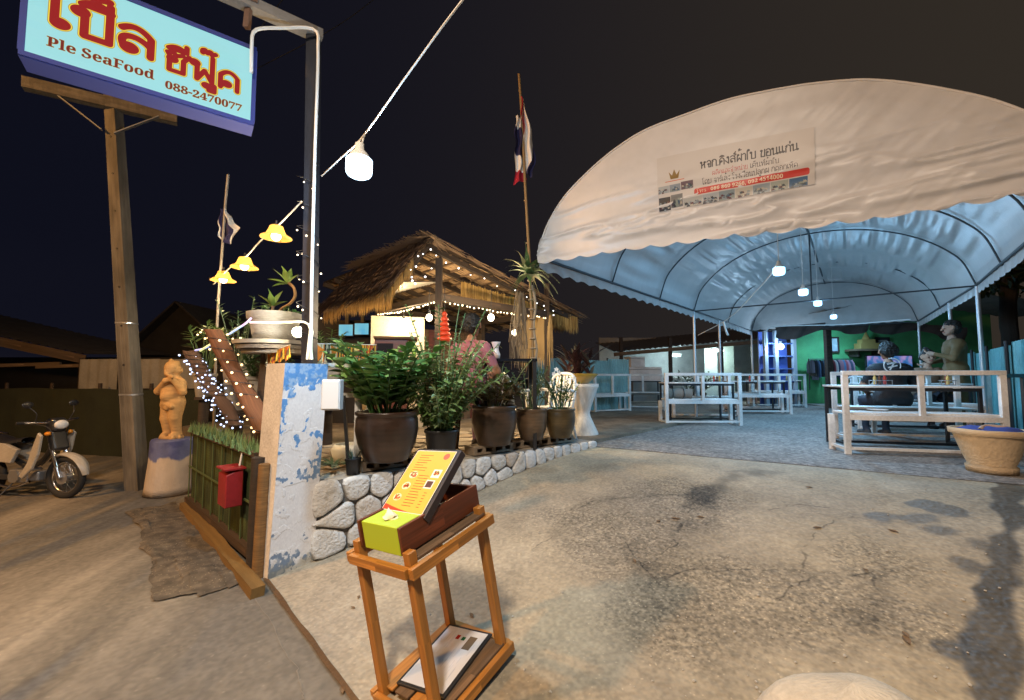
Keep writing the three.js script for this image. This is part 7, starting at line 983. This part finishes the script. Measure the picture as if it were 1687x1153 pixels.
// ---- open kitchen and blue shelving on the hut side
{
  const d = 15, o = V(at(1150, 620, d).x, 0, -d), t = thing('open_kitchen', 'low open kitchen building with a lit interior and tin roof', 'kitchen', o, 0.05), X = (px, dd = d) => at(px, 620, dd).x - o.x, Y = (py, dd = d) => at(1150, py, dd).y;
  mk('back_wall', box(X(1310) - X(1005), 2.4, 0.1, (X(1310) + X(1005)) / 2, 1.2, -1.6), mat([0.4, 0.42, 0.42], 0.7, { map: TX.blotch }), t);
  mk('roof', grid(120, 6, (u, v) => V(lerp(X(1000), X(1320), u), lerp(Y(582), Y(552), u) + 0.5 * v + 0.02 * Math.sin(u * 240), lerp(0.8, -1.8, v))), mat([0.16, 0.16, 0.17], 0.5, { metalness: 0.4, map: TX.blotch }), t);
  mk('eave_beam', beam(V(X(1000), Y(586), 0.75), V(X(1320), Y(558), 0.75), 0.08, 0.12), MT.oldWood, t);
  for (const x of [1012, 1090, 1172, 1250]) mk('post', box(0.1, 2.2, 0.1, X(x), 1.1, 0.7), MT.darkWood, t);
  mk('counter', box(3.6, 0.85, 0.6, X(1130), 0.425, -0.6), mat([0.3, 0.3, 0.3], 0.5, { map: TX.blotch }), t);
  const kl = (label, px, py, dd, I, c) => { const p = at(px, py, dd), q = thing('kitchen_lamp', label, 'lamp', p, 0, 'kitchen lamps'); mk('tube_light', rod(V(-0.2, 0, 0), V(0.2, 0, 0), 0.03), glow(c, 4.5), q); mk('fitting', box(0.5, 0.05, 0.06, 0, 0.055, 0), MT.white, q); lamp(p.clone().add(V(0, -0.01, 0)), new THREE.Color().setRGB(...c), I, 0.1); };
  kl('cold white lamp over the kitchen counter behind the tent pole', 1112, 586, 15.4, 6, [0.7, 0.95, 1]); kl('cold white lamp at the doorway of the kitchen', 1182, 578, 14.6, 7, [0.75, 1, 0.98]);
  const dr = thing('white_doors', 'pair of pale lit door panels at the kitchen entrance', 'door', V(o.x + X(1190), 0, o.z - 0.2)); mk('panel', rbox(0.45, 2.0, 0.05, 0.01, -0.3, 1.0, 0), mat([0.6, 0.68, 0.66], 0.5, { map: TX.blotch }), dr); mk('panel', rbox(0.45, 2.0, 0.05, 0.01, 0.3, 1.0, 0), mat([0.6, 0.68, 0.6], 0.5, { map: TX.blotch }), dr);
  // dark shrubs before the kitchen
  const sh = thing('dark_shrubs', 'dark leafy potted shrub between the kitchen and the benches', 'shrub', on(1150, 664, 0.014)); mk('pot', lathe([[0, 0], [0.2, 0], [0.28, 0.35], [0.25, 0.35], [0.22, 0.3]], 20), MT.darkWood, sh); foliage(sh, { seed: 101, n: 40, h: 0.75, spread: 0.95, r0: 0.2, y: 0.3, leaf: 0.13, lw: 0.3, leaves: 12, mats: [leafM([0.04, 0.06, 0.035]), leafM([0.08, 0.1, 0.08])] });
  // blue shelving with its lamp
  const e = 12.6, a = at(1262, 610, e), b = at(1310, 545, e), w = b.x - a.x, H = b.y, s = thing('blue_shelving', 'tall blue lit shelving unit at the corner of the kitchen', 'shelving', V(a.x, 0, a.z), 0.1), bl = mat([0.08, 0.14, 0.36], 0.5);
  mk('back_panel', box(w, H, 0.04, w / 2, H / 2, -0.3), mat([0.06, 0.1, 0.36], 0.5), s); for (const x of [0, w * 0.36, w]) mk('upright', box(0.1, H, 0.1, x, H / 2, 0), mat([0.3, 0.36, 0.42], 0.6), s); for (let i = 1; i < 6; i++) mk('shelf', box(w - 0.11, 0.03, 0.3, w / 2, H * i / 6, -0.12), bl, s);
  const p = at(1286, 571, 12.3), q = thing('shelving_bulb', 'white LED bulb before the blue shelving', 'light bulb', p); mk('bulb', ball(0.09, 0, 0, 0), glow([0.55, 0.8, 1], 6), q); mk('socket', rod(V(0, 0.08, 0), V(0, 0.16, 0), 0.03), MT.white, q); lamp(p, new THREE.Color().setRGB(0.5, 0.75, 1), 4, 0.09);
  // magenta cloth on a stand, carton boxes
  const mc = on(1240, 652, 0.014), ms = thing('magenta_cloth_stand', 'stand with a hanging magenta cloth beside the blue shelving', 'stand', mc), hh = at(1240, 580, -mc.z).y; mk('stand_pole', [rod(V(0, 0, 0), V(0, hh + 0.15, 0), 0.02), rod(V(-0.25, hh, 0), V(0.25, hh, 0), 0.015)], MT.steel, ms); mk('cloth', grid(10, 8, (u, v) => V(lerp(-0.22, 0.22, u) * (1 - 0.3 * v), hh - v * 0.55, 0.03 + 0.05 * Math.sin(u * 14) * v)), mat([0.5, 0.05, 0.36], 0.85), ms); mk('bucket', lathe([[0, 0], [0.14, 0], [0.17, 0.3], [0.15, 0.3], [0, 0.05]], 20).translate(0, 0.5, 0.05), mat([0.4, 0.25, 0.2], 0.7), ms);
  const cb = on(1210, 655, 0.014), ct = thing('grey_fridge', 'grey metal chest fridge before the kitchen doors', 'fridge', cb.add(V(0, 0, -0.6))); mk('body', rbox(0.75, 0.85, 0.6, 0.03, 0, 0.43, 0), mat([0.45, 0.5, 0.52], 0.4, { metalness: 0.3 }), ct); mk('lid', rbox(0.76, 0.1, 0.61, 0.03, 0, 0.91, 0), mat([0.55, 0.58, 0.6], 0.4), ct);
  // clutter at the end of the tables
  const pc = on(1318, 640, 0.014), pb = thing('pink_carton', 'pale pink printed carton on a table near the clothes rail', 'carton', V(pc.x, 0.79, pc.z * 0.92)); mk('carton', rbox(0.5, 0.34, 0.35, 0.01, 0, 0.17, 0), mat([0.6, 0.5, 0.6], 0.7, { map: TX.blotch }), pb); mk('printed_patch', box(0.2, 0.16, 0.004, 0.08, 0.18, 0.178), mat([0.1, 0.06, 0.1], 0.7), pb);
}
// ---- corrugated fences
function tinFence(label, p, q, h, c, n) { const v = q.clone().sub(p), t = thing('tin_fence', label, 'fence', p.clone()), L = v.length(); const m = mat(c, 0.45, { metalness: 0.2, map: TX.blotch }); for (let i = 0; i < n; i++) mk('tin_sheet', grid(40, 2, (u, w) => { const k = (i + u * 1.02) / n, x = V(v.x * k, w * (h + 0.04 * Math.sin(i * 5)), v.z * k), s = 0.012 * Math.sin(u * 60) + (i % 2) * 0.012; return V(x.x + s * v.z / L, x.y, x.z - s * v.x / L); }), m, t); for (let i = 0; i <= n; i++) mk('post', rod(V(v.x * i / n, 0, v.z * i / n - 0.06), V(v.x * i / n, h + 0.05, v.z * i / n - 0.06), 0.025), MT.darkSteel, t); }
tinFence('pale aqua corrugated fence behind the hourglass pedestal', V(at(880, 620, 9.6).x, 0, -9.6), V(at(1036, 620, 11.5).x, 0, -11.5), at(950, 590, 10).y, [0.3, 0.5, 0.48], 4);
tinFence('bright aqua corrugated fence beside the brown shirted person', V(at(1588, 620, 10.5).x, 0, -10.5), V(at(1790, 620, 4.6).x, 0, -4.6), at(1640, 570, 7.5).y, [0.2, 0.55, 0.58], 5);
{ // black railing and dark tree at the far right
  const a = V(at(1662, 620, 5.6).x, 0.01, -5.6), t = thing('black_railing', 'short black steel railing beside the aqua fence', 'railing', a, 0.3); mk('top_bar', beam(V(-0.1, 0.9, 0), V(1.6, 0.9, 0), 0.04, 0.05), MT.blackPaint, t); for (let i = 0; i < 6; i++) mk('bar', beam(V(i * 0.28, 0, 0), V(i * 0.28, 0.88, 0), 0.03, 0.03), MT.blackPaint, t);
  const tr = thing('dark_tree', 'dark tree behind the aqua fence', 'tree', V(at(1660, 620, 9.5).x, 0, -9.5)); mk('trunk', jitter(tube([V(0, 0, 0), V(0.1, 1.2, 0), V(0, 2.4, 0.1), V(0.3, 3.6, 0)], 0.14, 20, 10), 0.05, 4), mat([0.05, 0.045, 0.04], 0.95, { map: TX.wood }), tr);
  const r = rng(77), crown = []; const lg = plain(leafGeo(0.2, 0.045, 0.3, 0.3)); for (let i = 0; i < 1400; i++) { const a2 = r() * 6.28, e = r() * 2 - 1, R = 1.3 * Math.cbrt(0.2 + 0.8 * r()), q = Math.sqrt(1 - e * e); crown.push(place(lg, V(0.3 + Math.cos(a2) * q * R * (0.8 + 0.4 * fbm(a2, e * 3, 2, 5)), 3.9 + e * R * 0.9, Math.sin(a2) * q * R), V(r() - 0.5, r() - 0.6, r() - 0.5), r() * 3)); } stuff(mk('crown', crown, leafM([0.03, 0.05, 0.02]), tr));
}
// ---- tapered planter with a blue bundle, pale rounded block
{
  const b = on(1676, 786, 0.014), t = thing('tapered_planter', 'round tapered concrete planter at the edge of the ramp', 'planter', V(b.x, 0.012, b.z - 0.2)), d = -b.z + 0.2, H = at(1648, 706, d).y - 0.012, R = 0.27;
  mk('bowl', jitter(lathe([[0, 0], [R * 0.62, 0], [R * 0.64, 0.06], [R * 0.58, 0.075], [R * 0.7, H * 0.4], [R * 0.9, H * 0.86], [R, H * 0.88], [R * 1.02, H], [R * 0.9, H], [R * 0.84, H * 0.88], [0, H * 0.8]], 44), 0.008, 8), mat([0.6, 0.45, 0.28], 0.85, { map: TX.blotch, bumpMap: TX.fine, bumpScale: 0.005 }), t);
  const c = thing('blue_cloth_bundle', 'dark blue cloth bundle stuffed in the tapered planter', 'cloth', V(b.x, 0.012 + H * 0.86, b.z - 0.2)); mk('cloth', jitter(ball(0.22, 0, 0.02, 0, 1, 0.26, 1, 30, 16), 0.07, 7), mat([0.03, 0.05, 0.22], 0.85), c); mk('fold', tube([V(-0.16, 0.05, 0.07), V(-0.06, 0.08, 0.03), V(0.06, 0.07, 0.1), V(0.16, 0.05, 0.0)], 0.02), mat([0.35, 0.22, 0.15], 0.85), c);
  const k = onRamp(1383, 1172), bl = tag(mk('plaster_block', jitter(ball(0.26, 0, 0, 0, 1.1, 0.9, 0.8, 30, 18), 0.06, 3), mat([0.62, 0.54, 0.42], 0.85, { map: TX.blotch, bumpMap: TX.fine, bumpScale: 0.004 })), 'pale cream rounded plaster block at the foot of the ramp', 'block'); const kp = at(1398, 1132, 1.42); bl.position.set(kp.x, kp.y - 0.22, kp.z); bl.scale.set(1.05, 1, 1);
}
// ================================================================ menu stand
{
  const top = [on(585, 886, 0.17), on(661, 932, 0.17), on(801, 869, 0.17)], lx = dir2(top[1], top[2]), W = 0.5, D = 0.4, cT = top[0].clone().add(top[2]).multiplyScalar(0.5), cB = V(cT.x + 0.11, 0, cT.z - 0.06); cB.y = Math.max(LOW, rampHeight(cB.x, cB.z));
  const up = cT.clone().sub(cB).normalize(), ex = lx.clone().addScaledVector(up, -lx.dot(up)).normalize(), ez = ex.clone().cross(up), t = thing('menu_stand', 'tall tilted pine stand with an open teak tray for menus', 'menu stand', cB); t.quaternion.setFromRotationMatrix(new THREE.Matrix4().makeBasis(ex, up, ez));
  const H = cT.distanceTo(cB), w = W / 2, d = D / 2, th = 0.034, B = (a, b, x = th, y = th) => beam(V(...a), V(...b), x, y, 0.003);
  for (const sx of [-1, 1]) for (const sz of [-1, 1]) mk('leg', B([sx * (w - 0.03), 0.0, sz * (d - 0.03)], [sx * (w - 0.03), H + (sz > 0 || sx < 0 ? 0.05 : 0.03), sz * (d - 0.03)], 0.04, 0.04), MT.pine, t);
  for (const sz of [-1, 1]) mk('long_rail', B([-w - 0.01, H - 0.02, sz * (d + 0.008)], [w + 0.01, H - 0.02, sz * (d + 0.008)], 0.03, 0.045), MT.pine, t);
  for (const sx of [-1, 1]) mk('short_rail', B([sx * (w + 0.008), H - 0.02, -d + 0.01], [sx * (w + 0.008), H - 0.02, d - 0.01], 0.03, 0.04), MT.pine, t);
  for (const sz of [-1, 1]) mk('lower_rail', B([-w - 0.01, 0.04, sz * (d + 0.006)], [w + 0.01, 0.04, sz * (d + 0.006)], 0.03, 0.045), MT.pine, t);
  for (const sx of [-1, 1]) mk('lower_rail', B([sx * (w + 0.006), 0.038, -d + 0.01], [sx * (w + 0.006), 0.038, d - 0.01], 0.03, 0.04), MT.pine, t);
  for (let i = 0; i < 4; i++) mk('shelf_slat', B([-w + 0.03, 0.068, -d + 0.05 + i * 0.1], [w - 0.03, 0.068, -d + 0.05 + i * 0.1], 0.085, 0.012), i % 2 ? MT.oldWood : MT.pine, t);
  for (let i = 0; i < 4; i++) mk('tray_slat', B([-w + 0.05, H + 0.012, -d + 0.05 + i * 0.1], [w - 0.02, H + 0.012, -d + 0.05 + i * 0.1], 0.085, 0.014), MT.oldWood, t);
  mk('tray_side', B([-w + 0.02, H + 0.085, d - 0.065], [w + 0.01, H + 0.085, d - 0.065], 0.016, 0.115), MT.teak, t);
  mk('tray_side', B([-w + 0.02, H + 0.085, -d + 0.06], [w + 0.01, H + 0.085, -d + 0.06], 0.016, 0.115), MT.teak, t);
  mk('tray_end', B([w + 0.0, H + 0.084, -d + 0.068], [w + 0.0, H + 0.084, d - 0.073], 0.016, 0.112), MT.teak, t);
  const wd = (x, y, z) => cB.clone().addScaledVector(ex, x).addScaledVector(up, y).addScaledVector(ez, z);
  const sub = (name, label, cat, x, y, z) => { const q = thing(name, label, cat, wd(x, y, z)); q.quaternion.copy(t.quaternion); return q; };
  // yellow tissue box
  const tb = sub('tissue_box', 'lime yellow tissue box in the open end of the menu tray', 'tissue box', -w + 0.09, H + 0.021, 0.0);
  mk('carton', rbox(0.13, 0.12, 0.24, 0.004, 0, 0.06, 0), mat([0.42, 0.56, 0.03], 0.5, { map: canvasTex(128, 128, (g) => { g.fillStyle = '#f4f4f0'; g.fillRect(0, 0, 128, 128); const r = rng(4); for (let i = 0; i < 26; i++) { g.fillStyle = ['#a8c038', '#d8dc60', '#6c9a30', '#f6f6d0'][i % 4]; g.globalAlpha = 0.6; g.beginPath(); g.ellipse(r() * 128, r() * 128, 10 * r() + 4, 5, r() * 3, 0, 7); g.fill(); } }) }), tb);
  mk('opening', new THREE.CylinderGeometry(0.03, 0.03, 0.003, 20).scale(0.7, 1, 1.6).translate(0, 0.1215, 0), mat([0.8, 0.8, 0.4], 0.6), tb);
  mk('tissue', jitter(new THREE.ConeGeometry(0.03, 0.045, 14, 5, true).translate(0, 0.143, 0), 0.03, 30), mat([0.8, 0.72, 0.55], 0.9), tb);
  // menu folder
  const page = canvasTex(600, 800, (g, w2, h2) => {
    g.fillStyle = '#f0b24a'; g.fillRect(0, 0, w2, h2); g.fillStyle = '#d8472a'; g.beginPath(); g.moveTo(0, h2); g.lineTo(0, h2 - 70); g.quadraticCurveTo(w2 * 0.4, h2 - 20, w2 * 0.7, h2); g.fill(); g.fillStyle = '#e2604a'; g.beginPath(); g.arc(500, 70, 44, 0, 7); g.fill();
    const r = rng(23), dish = (x, y, R) => { g.fillStyle = '#f6d9b0'; g.beginPath(); g.ellipse(x, y, R, R * 0.8, 0, 0, 7); g.fill(); for (let i = 0; i < 24; i++) { g.fillStyle = ['#a3321c', '#d0562a', '#6d2413', '#e79a4a', '#7a8a3a'][Math.floor(r() * 5)]; g.beginPath(); g.ellipse(x + (r() - 0.5) * R * 1.2, y + (r() - 0.5) * R * 0.9, 6 + r() * 14, 4 + r() * 8, r() * 3, 0, 7); g.fill(); } };
    dish(160, 340, 62); dish(150, 490, 62); dish(120, 640, 58); g.fillStyle = '#efe6dc'; g.fillRect(430, 250, 120, 110); g.fillRect(410, 390, 120, 110); dish(490, 300, 46); g.fillStyle = '#5a3a34'; g.fillRect(425, 405, 92, 80);
    g.fillStyle = '#6a3a18'; for (let i = 0; i < 20; i++) { const y = 60 + i * 35; if (i < 8) g.fillRect(90, y, 110 + r() * 110, 7); else g.fillRect(250, y, 130 + r() * 60, 7); if (i > 13) g.fillRect(470, y, 40, 7); }
  });
  const len = 0.36, wid = 0.3, ang = 0.62, mn = thing('menu_folder', 'open menu folder with an orange dish page leaning in the tray', 'menu', wd(-0.1, H + 0.125, -0.01));
  const ax = ex.clone().multiplyScalar(Math.cos(ang)).addScaledVector(up, Math.sin(ang)), nz = ax.clone().cross(ez.clone()).normalize(); mn.quaternion.setFromRotationMatrix(new THREE.Matrix4().makeBasis(ez, ax, ez.clone().cross(ax)));
  mk('page', new THREE.PlaneGeometry(wid - 0.03, len - 0.03).translate(0, len / 2, 0.0085), mat([0.92, 0.92, 0.92], 0.4, { map: page, clearcoat: 0.4 }), mn); mk('cover', rbox(wid, len, 0.014, 0.003, 0, len / 2, 0), mat([0.012, 0.012, 0.014], 0.4), mn);
  mk('clear_pocket', box(wid - 0.024, len - 0.024, 0.001, 0, len / 2, 0.0078), mat([0.75, 0.73, 0.68], 0.3), mn); mk('back_leaf', box(wid, len, 0.006, 0, len / 2, -0.03), mat([0.3, 0.3, 0.32], 0.25), mn); mk('spine', rbox(0.02, len, 0.04, 0.004, wid / 2, len / 2, -0.014), mat([0.03, 0.02, 0.02], 0.5), mn);
  // second menu on the lower shelf
  const m2 = sub('clear_menu', 'white laminated menu in a black frame on the lower shelf', 'menu', 0.02, 0.076, 0.0); m2.rotateY(0.12);
  mk('backing', rbox(0.4, 0.012, 0.27, 0.004, 0, 0.006, 0), MT.blackPaint, m2); const pg = new THREE.PlaneGeometry(0.37, 0.24).rotateX(-Math.PI / 2).translate(0, 0.0135, 0);
  mk('page', pg, mat([0.7, 0.72, 0.76], 0.12, { clearcoat: 1, map: canvasTex(256, 166, (g) => { g.fillStyle = '#e9ecf2'; g.fillRect(0, 0, 256, 166); const r = rng(9); for (let i = 0; i < 30; i++) { g.fillStyle = `rgba(120,140,190,${0.1 + 0.15 * r()})`; g.fillRect(20 + r() * 200, 20 + r() * 130, 20 + 40 * r(), 2); } g.fillStyle = '#b5302c'; g.fillRect(205, 60, 20, 14); g.fillStyle = '#2b6a4a'; g.fillRect(205, 84, 16, 14); g.fillStyle = '#7a6a5a'; g.fillRect(170, 110, 60, 30); }) }), m2);
}
renderer.render(scene, camera);
